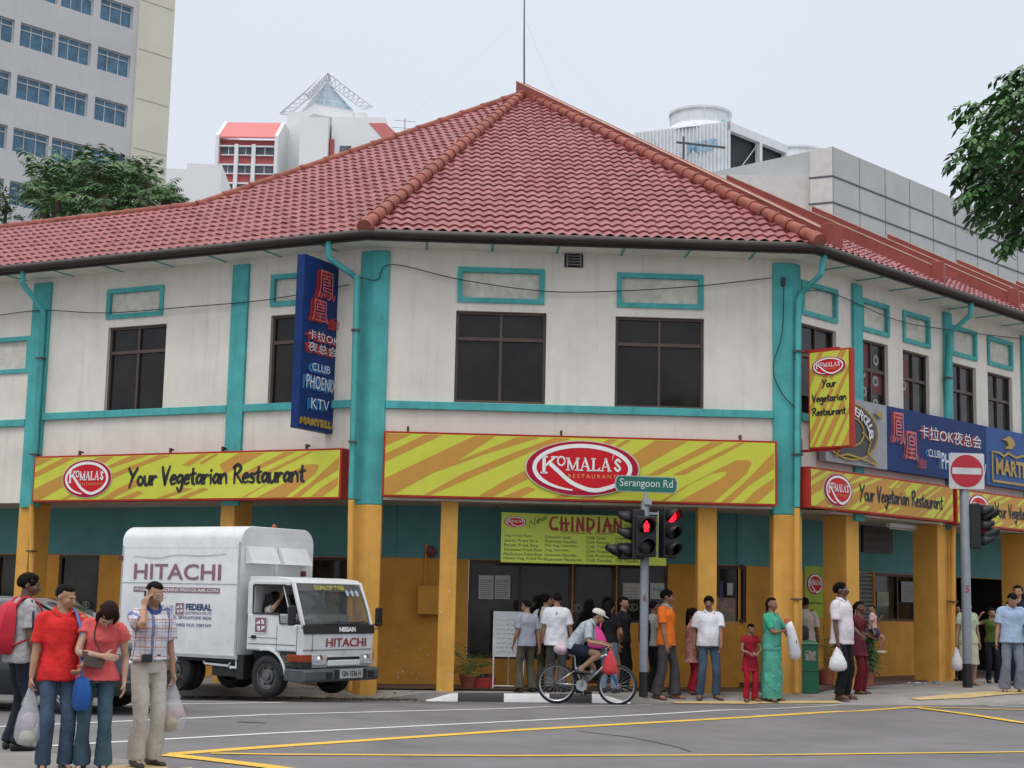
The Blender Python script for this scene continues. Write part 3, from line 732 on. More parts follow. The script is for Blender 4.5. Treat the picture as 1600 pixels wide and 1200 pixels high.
# downpipes
def pipe(M, pts, name, m, r=.055, w=.13):
    P = []
    for x in pts:
        ww = x[2] if len(x) > 2 else w; u, v = hit(M, x[0], x[1], ww); P.append(M @ V((u, v, ww)))
    mb = MB(); mb.tube(P, r, 10); k = bpart(mb, name, m, smooth=50)
    mb = MB()
    for p, q in zip(P, P[1:]):
        if abs((q-p).normalized().z) > .9 and (q-p).length > 1:
            n = max(1, int((q-p).length/1.6))
            for i in range(n): c = p.lerp(q, (i+.5)/n); mb.box(c, (.15, .15, .03), M.to_3x3() @ Matrix.Rotation(pi/2, 3, 'X'))
    if mb.v: mb.build('clamp', mat('clamp_rust', (.10, .07, .06), .7), k)
    return P
pipe(LM, [(514, 378, .6), (513, 402, .6), (557, 434)], 'downpipe', TEAL); pipe(FM, [(558, 430), (549, 779)], 'downpipe', TEAL, w=.14); pipe(FM, [(549, 781), (545, 1079)], 'downpipe', ORANGE, w=.14)
pipe(LM, [(36, 424, .6), (35, 443, .6), (68, 486), (50, 786)], 'downpipe', TEAL); pipe(LM, [(50, 788), (48, 1085)], 'downpipe', ORANGE, w=.1)
pipe(RM, [(1288, 398, .6), (1283, 428, .6), (1253, 458), (1248, 470), (1245, 792)], 'downpipe', TEAL); pipe(RM, [(1245, 794), (1244, 1081)], 'downpipe', ORANGE)
pipe(RM, [(1517, 474, .6), (1516, 492, .6), (1484, 522), (1479, 660)], 'downpipe', TEAL); pipe(RM, [(1489, 822), (1488, 1060)], 'downpipe', ORANGE, w=.1)
# mast on the peak
mast = empty('antenna_mast', 'thin dark antenna mast with stay wires on the roof peak', 'antenna', AP)
b0 = AP+V((0, 0, .1)); t0 = b0+V((-.05, 0, 2.2))
mb = MB(); mb.tube([b0, b0.lerp(t0, .55), t0+V((0, 0, .5))], [.022, .02, .014], 6); mb.build('pole', mat('mast_grey', (.12, .13, .17), .5, .5), mast, world=True)
mb = MB()
for q in (V((-3.2, -1.6, -1.75)), V((2.4, -2.4, -1.7)), V((1.5, 2, -1))): mb.tube([t0-V((0, 0, .3)), b0+q], .0012, 4)
mb.build('stay_wire', mat('wire', (.5, .5, .52), .5), mast, world=True)
# cables strung along the facades
for nm, M, pts in (('left', LM, [(-20, 495), (66, 485), (165, 489), (300, 479), (420, 468), (545, 445)]), ('front', FM, [(562, 433), (590, 437), (612, 413), (720, 437), (850, 455), (960, 455), (1090, 447), (1206, 434)]), ('right', RM, [(1250, 455), (1300, 458), (1400, 500), (1480, 515), (1600, 530)])):
    mb = MB(); P = [V((*hit(M, *p, .09), .09)) for p in pts]; mb.M = M; mb.tube(cat(P, 5), .009, 5)
    tag(mb.build('cable', BLACK), 'thin black cable sagging across the %s upper wall of the shophouse' % nm, 'cable', 'cables on the facades')
mb = MB(); mb.M = FM; P = [V((*hit(FM, x, y, .1), .1)) for x, y in ((1225, 438), (1222, 520), (1208, 575), (1222, 615), (1245, 640))]; mb.tube(cat(P, 5), .009, 5)
mb.box((*hit(FM, 1224, 440, .1), .1), (.06, .14, .08)); tag(mb.build('cable', BLACK), 'black cable hanging in a loop down the right teal corner column', 'cable', 'cables on the facades')

# chipped paint on the pillars, small pale flecks
mb = MB()
def chip(M, u, v, w):
    r = random.uniform(.006, .02); a = random.uniform(0, 6); n = 5; mb.M = M
    mb.poly([(u+r*random.uniform(.5, 1)*cos(a+k*2*pi/n), v+1.3*r*random.uniform(.5, 1)*sin(a+k*2*pi/n), w) for k in range(n)])
spots = [(FM, hit(FM, x0, 950)[0]+.02, hit(FM, x1, 950)[0]-.02, .001) for x0, x1 in ((686, 711), (1091, 1119))]+[(FM, .08, ca-.02, .053), (FM, cb+.02, FW-.06, .053)]
for M, a, b, w_ in spots:
    for k in range(15): chip(M, random.uniform(a, b), 2.2*random.random()**1.6+.05, w_)
for k in range(26): chip(FM, random.uniform(.5, 1.1), .1+1.2*random.random()**2, -DI+.003)
bpart(mb, 'paint_chip', mat('chip_pale', (.62, .58, .50), .9))['kind'] = 'stuff'
# bright round paper shapes stuck inside two of the right hand windows
for h, sp_ in ((rwin[1], ((.25, .62), (.72, .80), (.70, .55), (.28, .40), (.7, .28))), (rwin[2], ((.2, .58),))):
    mb = MB(); mb.M = RM; W_, H_ = h[1]-h[0], h[3]-h[2]
    if len(sp_) > 1: mb.mi = 0; mb.bb(h[0]+.06, h[0]+W_*.46, h[2]+H_*.45, h[2]+H_*.97, -.108, -.106); mb.bb(h[0]+W_*.54, h[1]-.06, h[2]+H_*.40, h[2]+H_*.66, -.108, -.106)
    else: mb.mi = 0; mb.bb(h[0]+.06, h[0]+W_*.4, h[2]+H_*.45, h[2]+H_*.9, -.108, -.106)
    for x, y in sp_:
        u, v = h[0]+W_*x, h[2]+H_*y; r = .105
        mb.mi = 1; mb.prism(arc(u, v, r, r*.95, 0, 360, 18)[:-1], -.106, -.102); mb.mi = 2; mb.prism(arc(u, v, r*.5, r*.48, 0, 360, 14)[:-1], -.104, -.100)
    bpart(mb, 'window_paper', [mat('paper_red', (.13, .018, .022), .5), mat('paper_ring', (.30, .30, .30), .6), mat('paper_dark', (.05, .06, .05), .6)])
# ------------------------------------------------------------------ sign boards
STR = [  # flowing orange bands on the yellow boards, in board units (0..1, 0..1)
 [(0, .99), (.065, .99), (0, .79)], [(.10, .99), (.143, .99), (0, .53), (0, .66)],
 [(.226, .99), (.279, .99), (.18, .56), (.336, .99), (.392, .99), (.25, .69), (.12, .36), (.025, .01), (0, .01), (0, .26)],
 [(.102, .01), (.118, .01), (.285, .50), (.37, .75), (.47, .98), (.43, .99), (.33, .74), (.20, .37)],
 [(.24, .01), (.277, .01), (.37, .33), (.36, .45), (.305, .27)], [(.30, .01), (.348, .01), (.385, .14), (.367, .19)],
 [(.43, .01), (.46, .01), (.55, .22), (.52, .24)], [(.50, .01), (.53, .01), (.60, .2), (.58, .24)],
 [(.57, .99), (.595, .99), (.53, .72), (.51, .76)], [(.615, .99), (.628, .99), (.575, .76), (.565, .8)],
 [(.69, .99), (.773, .99), (.65, .52), (.63, .74)], [(.836, .99), (.869, .99), (.70, .43), (.668, .41)],
 [(.907, .99), (.922, .99), (.765, .44), (.735, .43)],
 [(.707, .01), (.716, .01), (.784, .30), (.835, .47), (.875, .52), (.872, .44), (.754, .01), (.843, .01), (.928, .50), (.939, .66), (.93, .71), (.90, .70), (.845, .52), (.77, .26)],
 [(.997, .85), (.997, .58), (.93, .28), (.886, .01), (.861, .01), (.918, .32)], [(.997, .42), (.997, .25), (.953, .01), (.918, .01), (.952, .22)]]
def board(par, M, u0, u1, v0, v1, w0, w1, marg=.035, name='panel', stripes=STR, rep=1, flip=False, swap=False):
    mb = MB(); mb.M = M; mb.bb(u0, u1, v0, v1, w0, w1); mb.build('box', SIGNRED, par, bevel=.006)
    mb = MB(); mb.M = M; a, b, c, d = u0+marg, u1-marg, v0+marg, v1-marg
    mb.mi = 0; mb.poly([(a, c, w1+.004), (b, c, w1+.004), (b, d, w1+.004), (a, d, w1+.004)]); mb.mi = 1
    for r in range(rep):
        for i, s_ in enumerate(stripes):
            P = [((x+r)/rep, y) for x, y in s_]
            if flip: P = [(y, x) for x, y in P]
            bm_ = [(lerp(a, b, x), lerp(c, d, y), w1+.0065+.0002*(i % 5)) for x, y in P]
            mb.poly(bm_)
    o = mb.build(name, [SIGNORA, SIGNYEL] if swap else [SIGNYEL, SIGNORA], par)
    bm = bmesh.new(); bm.from_mesh(o.data); bmesh.ops.triangulate(bm, faces=[f for f in bm.faces if len(f.verts) > 4]); bm.to_mesh(o.data); bm.free(); return o
STR2 = [[(0, .03), (0, .16), (.55, .62), (.62, .60)], [(.04, .0), (.12, .0), (.75, .55), (.70, .58)], [(.25, .0), (.42, .0), (.90, .42), (.85, .50)], [(.55, 0), (.64, 0), (1, .34), (1, .40)], [(.8, 0), (1, 0), (1, .18)], [(0, .34), (0, .42), (.42, .80), (.50, .78)], [(.5, .72), (.58, .70), (.95, 1), (.78, 1)], [(0, .62), (0, .80), (.25, 1), (.36, 1)], [(.65, .55), (.72, .52), (1, .76), (1, .84)]]
def brackets(par, M, us, v, w):
    mb = MB(); mb.M = M
    for u in us: mb.bb(u-.02, u+.02, v, v+.10, w-.02, w+.02); mb.bb(u-.02, u+.02, v+.06, v+.09, -.0, w)
    mb.build('hanger', mat('rusty_iron', (.12, .05, .035), .8, var=.3), par)
def words(par, M, fn, name='lettering', m=INK):
    mb = MB(); mb.M = M; fn(mb); return mb.build(name, m, par)
I4 = Matrix.Identity(4)
def sign_at(M, u, v, w, name, label, ctg='sign', group=None):
    """empty at the sign's lower left, children built in its own frame"""
    e = bpy.data.objects.new(name, None); COL.objects.link(e); e.empty_display_size = .2
    e.matrix_world = M @ Matrix.Translation((u, v, w)); return tag(e, label, ctg, group)

G1 = 'striped restaurant fascia signs'
q = rect(FM, 598, 675, 1214, 784, .3); q = (q[0], q[1], hit(FM, 900, 783, .3)[1], hit(FM, 900, 681, .3)[1])
SF = q; s1 = sign_at(FM, q[0], q[2], .08, 'fascia_sign', 'largest yellow and orange striped fascia sign with big red oval emblem, on the front facade', 'sign', G1)
W_, H_ = q[1]-q[0], q[3]-q[2]
board(s1, I4, 0, W_, 0, H_, 0, .22)
c0, c1 = hit(FM, 822, 733, .3), hit(FM, 997, 733, .3)
logo(s1, I4, (c0[0]+c1[0])/2-q[0], hit(FM, 909, 732, .3)[1]-q[2], (c1[0]-c0[0])/2, H_*.415, .25)
brackets(s1, I4, [W_*.06, W_*.45, W_*.91], H_, .08)
u0_, u1_ = hit(LM, 53, 750, .28)[0], hit(LM, 534, 740, .28)[0]; v0_, v1_ = hit(LM, 300, 782, .28)[1], hit(LM, 300, 706.5, .28)[1]
s2 = sign_at(LM, u0_, v0_, .06, 'fascia_sign', 'yellow and orange striped fascia sign on the left facade, above the white truck', 'sign', G1)
W_, H_ = u1_-u0_, v1_-v0_
board(s2, I4, 0, W_, 0, H_, 0, .24)
c0, c1 = hit(LM, 101, 748, .28)[0]-u0_, hit(LM, 176, 748, .28)[0]-u0_
logo(s2, I4, (c0+c1)/2, H_*.49, (c1-c0)/2, H_*.40, .26)
h0, h1 = hit(LM, 203, 745, .28)[0]-u0_, hit(LM, 477, 740, .28)[0]-u0_
words(s2, I4, lambda mb: hand(mb, 'Your Vegetarian Restaurant', h0, H_*.33, h1-h0, H_*.36, .25, .13, .005))
brackets(s2, I4, [W_*.14, W_*.45, W_*.62, W_*.88], H_, .08)
u0_, u1_ = hit(RM, 1265, 757, .3)[0], hit(RM, 1490, 790, .3)[0]; v0_, v1_ = SF[2]-.005, hit(RM, 1375, 744, .3)[1]
for k in range(3):
    W_, H_ = u1_-u0_, v1_-v0_
    s3 = sign_at(RM, u0_+k*(W_+.12), v0_-.02*k, .06, 'fascia_sign', ['striped fascia sign on the right facade, next to the right corner pillar', 'striped fascia sign on the right facade, half hidden by the no entry pole', 'striped fascia sign farthest along the right facade'][k], 'sign', G1)
    board(s3, I4, 0, W_, 0, H_, 0, .24, swap=True)
    c0, c1 = hit(RM, 1286, 760, .3)[0]-u0_, hit(RM, 1330, 760, .3)[0]-u0_
    logo(s3, I4, (c0+c1)/2, H_*.5, (c1-c0)/2, H_*.40, .26)
    h0, h1 = hit(RM, 1343, 770, .3)[0]-u0_, hit(RM, 1472, 785, .3)[0]-u0_
    words(s3, I4, lambda mb: hand(mb, 'Your Vegetarian Restaurant', h0, H_*.33, h1-h0, H_*.38, .25, .12))

# hanging yellow sign at the right corner, square to the right facade
out = RM.to_3x3() @ V((0, 0, 1))
HB = RM @ V((.12, 0, .22)); HM = frame(HB, out)
a = hit(HM, 1263, 600)[0]; b = hit(HM, 1329, 600)[0]; c = hit(HM, 1297, 700)[1]; d = hit(HM, 1297, 546)[1]
hs = sign_at(HM, a, c, -.07, 'hanging_sign', 'upright yellow sign hung out on red brackets from the right corner column', 'sign')
W_, H_ = b-a, d-c
board(hs, I4, 0, W_, 0, H_, -.07, .07, .03, stripes=STR2)
logo(hs, I4, W_*.5, H_*.83, W_*.40, H_*.095, .09)
def f(mb):
    hand(mb, 'Your', W_*.34, H_*.62, W_*.32, H_*.075, .08, .14); hand(mb, 'Vegetarian', W_*.1, H_*.475, W_*.8, H_*.075, .08, .14); hand(mb, 'Restaurant', W_*.1, H_*.335, W_*.78, H_*.075, .08, .14)
words(hs, I4, f)
mb = MB(); mb.bb(-.5, W_*.7, H_, H_+.04, -.03, .03); mb.bb(-.5, W_*.7, -.04, 0, -.03, .03); mb.bb(-.24, -.20, H_-.18, H_+.06, -.05, .05); mb.bb(-.24, -.20, -.06, .2, -.05, .05); mb.build('bracket', SIGNRED, hs)

# blue neon sign, square to the left facade
NAVY = mat('navy_board', (.007, .034, .15), .5, var=.12, spec=.2); NRED = mat('neon_red_outline', (.42, .02, .025), .4); NBLUE = mat('neon_blue_outline', (.03, .20, .46), .4); NWHITE = mat('neon_white_tube', (.72, .72, .74), .3)
NGOLD = mat('neon_gold', (.42, .27, .035), .4)
out = LM.to_3x3() @ V((0, 0, 1))
BB = LM @ V((-.78, 0, .22)); BM = frame(BB, -out)
a = hit(BM, 471, 540)[0]; b = hit(BM, 527, 540)[0]; c = hit(BM, 497, 673.5)[1]; d = hit(BM, 501, 405)[1]
ns = sign_at(BM, a, c, 0, 'neon_sign', 'upright dark blue neon sign with red characters, jutting from the left facade by the corner', 'sign')
W_, H_ = b-a, d-c
mb = MB(); mb.bb(0, W_, 0, H_, -.16, 0); mb.build('box', NAVY, ns, bevel=.008)
def neon(par, M, items, w=.03):
    """each word twice: painted outline behind, glass tube in front"""
    for m, dx, dy, dz, bold, nm in ((0, 1, 0, 0, .035, 'outline'), (1, 0, 0, .03, -.002, 'tube_lettering')):
        mbs = {}
        for t, x, y, wd, ht, om, tm in items:
            k = om if m == 0 else tm; mb = mbs.setdefault(k.name, (MB(), k))[0]; mb.M = M
            if m == 0:
                for e_ in (-.018, .0, .018): mb.geo(tx(t, wd, ht, .02), T3(x-.028+e_, y-.012+e_*.6, w-.02+.001*e_))
            else: mb.geo(tx(t, wd, ht, bold if m else 0), T3(x, y, w+dz))
        for mb, k in mbs.values(): mb.build(nm, k, par)
X = lambda p: (p-1340)/160*W_
neon(ns, I4, [('鳳', .32*W_, .765*H_, .48*W_, .17*H_, NRED, mat('neon_pink', (.6, .12, .12), .4)), ('凰', .18*W_, .625*H_, .45*W_, .13*H_, NRED, mat('neon_pink', (0, 0, 0))), ('台', .72*W_, .61*H_, .24*W_, .065*H_, NRED, NRED),
 ('卡拉OK', .1*W_, .515*H_, .86*W_, .055*H_, NRED, NWHITE), ('夜总会', .1*W_, .445*H_, .82*W_, .055*H_, NRED, NWHITE), ('CLUB', .24*W_, .338*H_, .5*W_, .045*H_, NBLUE, NWHITE),
 ('PHOENIX', .1*W_, .235*H_, .84*W_, .075*H_, NBLUE, NWHITE), ('KTV', .25*W_, .12*H_, .5*W_, .06*H_, NBLUE, NWHITE), ('MARTELL', .06*W_, .03*H_, .88*W_, .035*H_, NGOLD, NGOLD)])
mb = MB()
for k in range(5): mb.bb(W_+.02, W_+.10, H_*(.1+.18*k), H_*(.1+.18*k)+.28, -.13, -.03)
for v in (H_*.2, H_*.78): mb.bb(W_, W_+.42, v, v+.06, -.11, -.05)
mb.build('transformer', GREY, ns)
# long upper sign boards on the right facade
vA, vB = hit(RM, 1460, 745, .2)[1], hit(RM, 1386, 634, .2)[1]
us = [hit(RM, x, 690, .2)[0] for x in (1290, 1386, 1541)]; us.append(us[2]+2.6)
GB = mat('grey_board', (.30, .31, .33), .5, var=.06); BLB = mat('blue_board', (.035, .10, .29), .5, var=.08, spec=.2)
def ub(i, m, label):
    e = sign_at(RM, us[i], vA, .06, 'upper_sign', label, 'sign', 'club sign boards on the right facade'); mb = MB(); mb.bb(.004, us[i+1]-us[i]-.004, 0, vB-vA, 0, .14); mb.build('board', m, e); return e, us[i+1]-us[i], vB-vA
e, W_, H_ = ub(0, GB, 'grey sign board with a gold winged supper club emblem above the right fascia sign')
mb = MB(); cx, cy = W_*.36, H_*.5
mb.prism(arc(cx, cy, W_*.43, H_*.40, 0, 360, 30)[:-1], .145, .17); mb.build('emblem_disc', mat('emblem_black', (.03, .03, .03), .4), e)
mb = MB()
mb.ribbon(arc(cx, cy, W_*.46, H_*.43, 0, 360, 40), .03, .18, .02); mb.ribbon(arc(cx, cy, W_*.22, H_*.22, 0, 360, 30), .03, .185, .02)
mb.ribbon([(cx+.2*W_, cy), (cx+.33*W_, cy-.12*H_), (cx+.28*W_, cy-.3*H_), (cx+.42*W_, cy-.42*H_)], .035, .19, .02)
mb.ribbon([(cx-.1*W_, cy-.2*H_), (cx-.25*W_, cy-.42*H_), (cx-.05*W_, cy-.36*H_), (cx+.2*W_, cy-.4*H_), (cx+.42*W_, cy-.46*H_)], .035, .19, .02)
mb.prism([(cx+.40*W_, cy+.33*H_), (cx+.52*W_, cy+.38*H_), (cx+.50*W_, cy+.26*H_)], .17, .2); mb.build('gold_outline', NGOLD, e)
mb = MB()
for i, ch in enumerate('SUPPERCLUB'):
    th = radians(130-i*14.5); mb.geo(tx(ch, W_*.085, H_*.13, .02), Matrix.Translation((cx+W_*.33*cos(th), cy+H_*.31*sin(th), .19)) @ Matrix.Rotation(th-pi/2, 4, 'Z') @ Matrix.Translation((-W_*.04, -H_*.06, 0)))
mb.geo(tx('2', W_*.13, H_*.2, .02), T3(cx-W_*.06, cy-H_*.1, .19)); mb.build('lettering', NWHITE, e)
e, W_, H_ = ub(1, NAVY, 'dark blue neon sign board with red and white characters above the right fascia sign')
neon(e, I4, [('鳳', W_*.03, H_*.42, W_*.12, H_*.50, NRED, mat('neon_pink', (0, 0, 0))), ('凰', W_*.15, H_*.2, W_*.12, H_*.46, NRED, mat('neon_pink', (0, 0, 0))), ('台', W_*.285, H_*.1, W_*.07, H_*.17, NRED, NRED),
 ('卡拉OK夜总会', W_*.29, H_*.58, W_*.63, H_*.22, NRED, NWHITE), ('CLUB', W_*.37, H_*.31, W_*.12, H_*.12, NBLUE, NWHITE), ('PHOENIX', W_*.50, H_*.14, W_*.30, H_*.27, NBLUE, NWHITE), ('KTV', W_*.84, H_*.14, W_*.13, H_*.2, NBLUE, NWHITE)], .16)
e, W_, H_ = ub(2, BLB, 'medium blue sign board with a gold frame, bird and gold lettering')
mb = MB(); mb.M = T3(0, 0, 0)
for w_ in (.17,): mb.ribbon([(W_*.08, H_*.08), (W_*.08, H_*.58), (W_*.2, H_*.58), (W_*.28, H_*.53), (W_*.36, H_*.60), (W_*.5, H_*.54), (W_*.62, H_*.6), (W_*.74, H_*.55), (W_*.84, H_*.60), (W_*.94, H_*.58), (W_*.94, H_*.08), (W_*.08, H_*.08)], .045, w_, .02)
mb.geo(tx('MARTELL', W_*.74, H_*.28, .04), T3(W_*.14, H_*.2, .165))
mb.prism([(W_*.26, H_*.82), (W_*.38, H_*.90), (W_*.44, H_*.86), (W_*.48, H_*.78), (W_*.42, H_*.68), (W_*.3, H_*.67), (W_*.36, H_*.73), (W_*.34, H_*.8)], .145, .18)
mb.build('gold_lettering', NGOLD, e)

# ------------------------------------------------------------------ banner and small things along the shop front
BW = -.35
def px2(M, px, py, w): u, v = hit(M, px, py, w); return M @ V((u, v, w))
q = (hit(FM, 783, 840, BW)[0], hit(FM, 1041, 845, BW)[0], hit(FM, 900, 881, BW)[1], hit(FM, 900, 803, BW)[1])
bn = sign_at(FM, q[0], q[2], BW, 'menu_banner', 'lime green cloth menu banner hanging under the front fascia sign', 'banner')
W_, H_ = q[1]-q[0], q[3]-q[2]
mb = MB(); n, m_ = 40, 10
def rip(x, y): return .012*sin(x*3.1+y*2)+.008*sin(x*7.3-y*3)+.006*sin(y*9+x)
for sgn in (0, -.004):
    g = [[mb.vert((W_*i/n, H_*j/m_-.015*sin(pi*i/n)*(j/m_), rip(W_*i/n, H_*j/m_)+sgn)) for j in range(m_+1)] for i in range(n+1)]
    for i in range(n):
        for j in range(m_): mb.face((g[i][j], g[i+1][j], g[i+1][j+1], g[i][j+1]))
mb.build('cloth', mat('banner_lime', (.50, .60, .075), .6, var=.04, scale=2, bump=.05), bn, smooth=True)
def wrap(o):
    for v in o.data.vertices: v.co.z += rip(v.co.x, v.co.y)+.006
    return o
BR = mat('banner_red', (.32, .035, .02), .6); BT = mat('banner_text', (.07, .085, .03), .6)
mb = MB()
def brush(ch, x, y, wd, ht):
    P = lambda a, b: (x+a*wd, y+b*ht)
    G = {'C': [cat([P(.95, .95), P(.4, .9), P(.1, .5), P(.3, .12), P(.95, .08)], 5)], 'H': [[P(.2, 1), P(.25, .05)], [P(.7, .95), P(.8, 0)], [P(0, .55), P(1, .5)]], 'I': [[P(.5, 1), P(.5, 0)]], 'N': [[P(.15, .95), P(.1, 0)], [P(.15, .95), P(.85, .05)], [P(.85, 1), P(.88, .05)]],
         'D': [[P(.15, .95), P(.2, 0)], cat([P(.1, .95), P(.8, .75), P(.85, .35), P(.2, .02)], 5)], 'A': [[P(.5, 1), P(.1, 0)], [P(.5, 1), P(.9, 0)], [P(.1, .42), P(.95, .4)]]}
    for s_ in G[ch]: k = len(s_); mb.ribbon(s_, [ht*lerp(.13, .26, i/(k-1)) for i in range(k)], 0)
xx = .29
for ch, cw in zip('CHINDIAN', (.05, .05, .025, .045, .052, .025, .05, .05)):
    brush(ch, W_*xx, H_*.665, W_*cw, H_*.27); xx += cw+.013
wrap(mb.build('title', BR, bn))
mb = MB()
hand(mb, 'New', W_*.17, H_*.70, W_*.105, H_*.15, 0, .08, .55)
mb.geo(tx('(Chinese & Indian)', W_*.31, H_*.06), T3(W_*.365, H_*.585))
mb.geo(tx('Dishes', W_*.06, H_*.12), T3(W_*.745, H_*.70))
COLS = [(.018, ['Veg Fried Rice', 'Garlic Fried Rice', 'Paneer Fried Rice', 'Schezwan Fried Rice', 'Mushroom Fried Rice', 'Mixed Veg. Fried Rice']), (.265, ['Schezwan Gobi', 'Mushroom Noodles', 'Mix Veg. Noodles', 'Veg. Noodles', 'Schezwan Noodles', 'Mushroom Manchurian']),
 (.515, ['Chili Gobi', 'Chili Paneer', 'Chili Tofu', 'Chili Potato', 'Chili Mushroom', 'Chili Parotta']), (.69, ['Schezwan Tofu', 'Gobi Noodles', 'Paneer Rice', 'Tofu Rice', 'Gobi Rice', 'Tofu Noodles'])]
for cx, ls in COLS:
    for i, t in enumerate(ls): mb.geo(tx(t, W_*.0120*len(t), H_*.06, .0), T3(W_*cx, H_*(.50-.09*i)))
wrap(mb.build('lettering', BT, bn))
lg = logo(bn, I4, W_*.083, H_*.81, W_*.066, H_*.105, 0, False)
for v in lg.data.vertices: v.co.z = rip(v.co.x, v.co.y)+.005+(v.co.z+.016)*.25
mb = MB(); mb.tube([(0, H_, 0), (-.1, H_+.12, -.05)], .006, 5); mb.tube([(W_*.48, H_-.02, 0), (W_*.48, H_+.16, 0)], .006, 5); mb.tube([(W_, H_, 0), (W_+.1, H_+.12, -.05)], .006, 5); mb.build('cord', BLACK, bn)

PAPER = mat('paper', (.52, .52, .50), .8, var=.08); PINK = mat('print_lines', (.16, .12, .13), .8)
def poster(M, x0, y0, x1, y1, w, label, m=PAPER, rows=9, head=None, ink=PINK, name='poster'):
    q = rect(M, x0, y0, x1, y1, w); e = sign_at(M, q[0], q[2], w, name, label, 'poster', 'papers on the shop windows'); W_, H_ = q[1]-q[0], q[3]-q[2]
    mb = MB(); mb.bb(0, W_, 0, H_, 0, .006); mb.build('sheet', m, e)
    mb = MB()
    for i in range(rows):
        y = H_*(.08+.78*i/max(1, rows)); x = .08*W_
        while x < .85*W_:
            k = random.uniform(.05, .16)*W_; mb.poly([(x, y, .009), (min(x+k, .92*W_), y, .009), (min(x+k, .92*W_), y+H_*.03, .009), (x, y+H_*.03, .009)]); x += k+.03*W_
    if head: mb.geo(tx(head, W_*.7, H_*.22, .02), T3(W_*.15, H_*.45, .01))
    mb.build('print', ink, e); return e
g = -DI-.03+.02
poster(FM, 748, 899, 771, 936, g, 'left one of two white printed menu sheets taped inside the shop window'); poster(FM, 773, 899, 797, 936, g, 'right one of two white printed menu sheets taped inside the shop window')
poster(FM, 973, 911, 1001, 936, g, 'white notice on the shop window left of the traffic light pole', rows=4); poster(FM, 1016, 911, 1038, 936, g, 'white notice with blue letters on the shop window right of the traffic light pole', rows=0, head='Try!', ink=mat('blue_ink', (.05, .14, .4), .7))
poster(FM, 1124, 908, 1130, 940, g, 'narrow dark blue strip poster on the small window between the pillars', mat('blue_poster', (.03, .05, .14), .6), 5); poster(FM, 1136, 911, 1145, 930, g, 'small pale square notice on the window between the pillars', rows=0)
poster(FM, 1120, 934, 1149, 971, g, 'faded pinkish poster on the window between the pillars', mat('faded_poster', (.33, .24, .20), .8, var=.2), 3); 
e = poster(RM, 1257, 885, 1291, 966, -DI+.015, 'lime green poster with a round red emblem on the right shop wall', mat('lime_poster', (.33, .46, .03), .5), 0)
q = rect(RM, 1257, 885, 1291, 966, -DI+.015); logo(e, I4, (q[1]-q[0])*.45, (q[3]-q[2])*.66, (q[1]-q[0])*.37, (q[3]-q[2])*.2, .012, False)
words(e, I4, lambda mb: [mb.geo(tx('Veggie burger', (q[1]-q[0])*.7, .06), T3(.08, (q[3]-q[2])*.26, .012)), mb.geo(tx('meals', (q[1]-q[0])*.3, .05), T3(.08, (q[3]-q[2])*.14, .012))], m=INK)
poster(RM, 1408, 909, 1436, 941, -DI-.02, 'white notice sheet inside the right hand shop window', mat('paper_dim', (.28, .29, .31), .8)); poster(RM, 1370, 925, 1388, 947, -DI-.02, 'pale green notice in the corner of the right hand shop window', mat('paper_green', (.32, .36, .27), .8), 5)
poster(RM, 1304, 916, 1310, 938, -.51, 'small black and white notice on the right pillar behind the man in the white shirt', mat('paper_bw', (.2, .2, .2), .8), 4)
# round glass door decals
for i, (x, y, M) in enumerate(((901, 950, FM), (989, 949, FM), (1026, 949, FM), (135, 945, LM), (118, 944, LM))):
    u, v = hit(M, x, y, g); mb = MB(); mb.M = M; mb.ribbon(arc(u, v, .085, .06, 0, 360, 20), .012, g+.005); mb.geo(tx('K', .06, .07, .01), T3(u-.03, v-.035, g+.005))
    tag(mb.build('window_decal', mat('decal', (.34, .38, .36), .6)), ['round etched letter decal on the glass door', 'round etched letter decal low on the window left of the traffic light pole', 'round etched letter decal on the window just right of the traffic light pole', 'round etched letter decal on the far left window beside the ochre wall', 'round etched letter decal on the far left window, left of its twin'][i], 'decal', 'round window decals')
# dark menu board over the roller shutter
q = rect(RM, 1345, 819, 1391, 864, -DI+.02); e = sign_at(RM, q[0], q[2], -DI+.02, 'menu_board', 'dark menu board above the roller shutter on the right', 'sign'); mb = MB(); mb.bb(0, q[1]-q[0], 0, q[3]-q[2], 0, .06); mb.build('board', mat('board_dark', (.05, .035, .035), .5, var=.6, scale=8), e)
mb = MB()
for i in range(3): mb.geo(tx(('SNACKS SWEETS', 'THALI MEALS', 'TEA COFFEE')[i], (q[1]-q[0])*.8, .09), T3((q[1]-q[0])*.1, (q[3]-q[2])*(.65-.28*i), .065))
mb.build('lettering', mat('board_faint', (.10, .08, .08), .6), e)
# meter box, alarm bell, red letter box
q = rect(FM, 653, 915, 685, 960, -DI+.1); e = sign_at(FM, q[0], q[2], -DI, 'meter_box', 'ochre painted meter box on the shop wall left of the thin pillar', 'box'); mb = MB(); mb.bb(0, q[1]-q[0]+.06, 0, q[3]-q[2], .02, .2); mb.build('body', OCHRE, e, bevel=.01)
mb = MB(); mb.bb(.1, .14, q[3]-q[2], q[3]-q[2]+.75, .02, .05); mb.build('conduit', OCHRE, e)
u, v = hit(FM, 674, 862, -DI+.05); e = sign_at(FM, u, v, -DI+.02, 'alarm_bell', 'round dark red alarm bell on the teal wall above the meter box', 'bell'); mb = MB(); mb.lathe([(.02, 0), (.09, 0), (.1, .02), (.09, .06), (.02, .08)], n=18); mb.build('gong', mat('bell_red', (.16, .01, .015), .35), e, smooth=40)
q = rect(RM, 1448, 931, 1461, 954, -.0); u, v = hit(RM, 1454, 942, -.3); P = RM @ V((hit(RM, 1478, 942)[0]-.02, v, -.28))
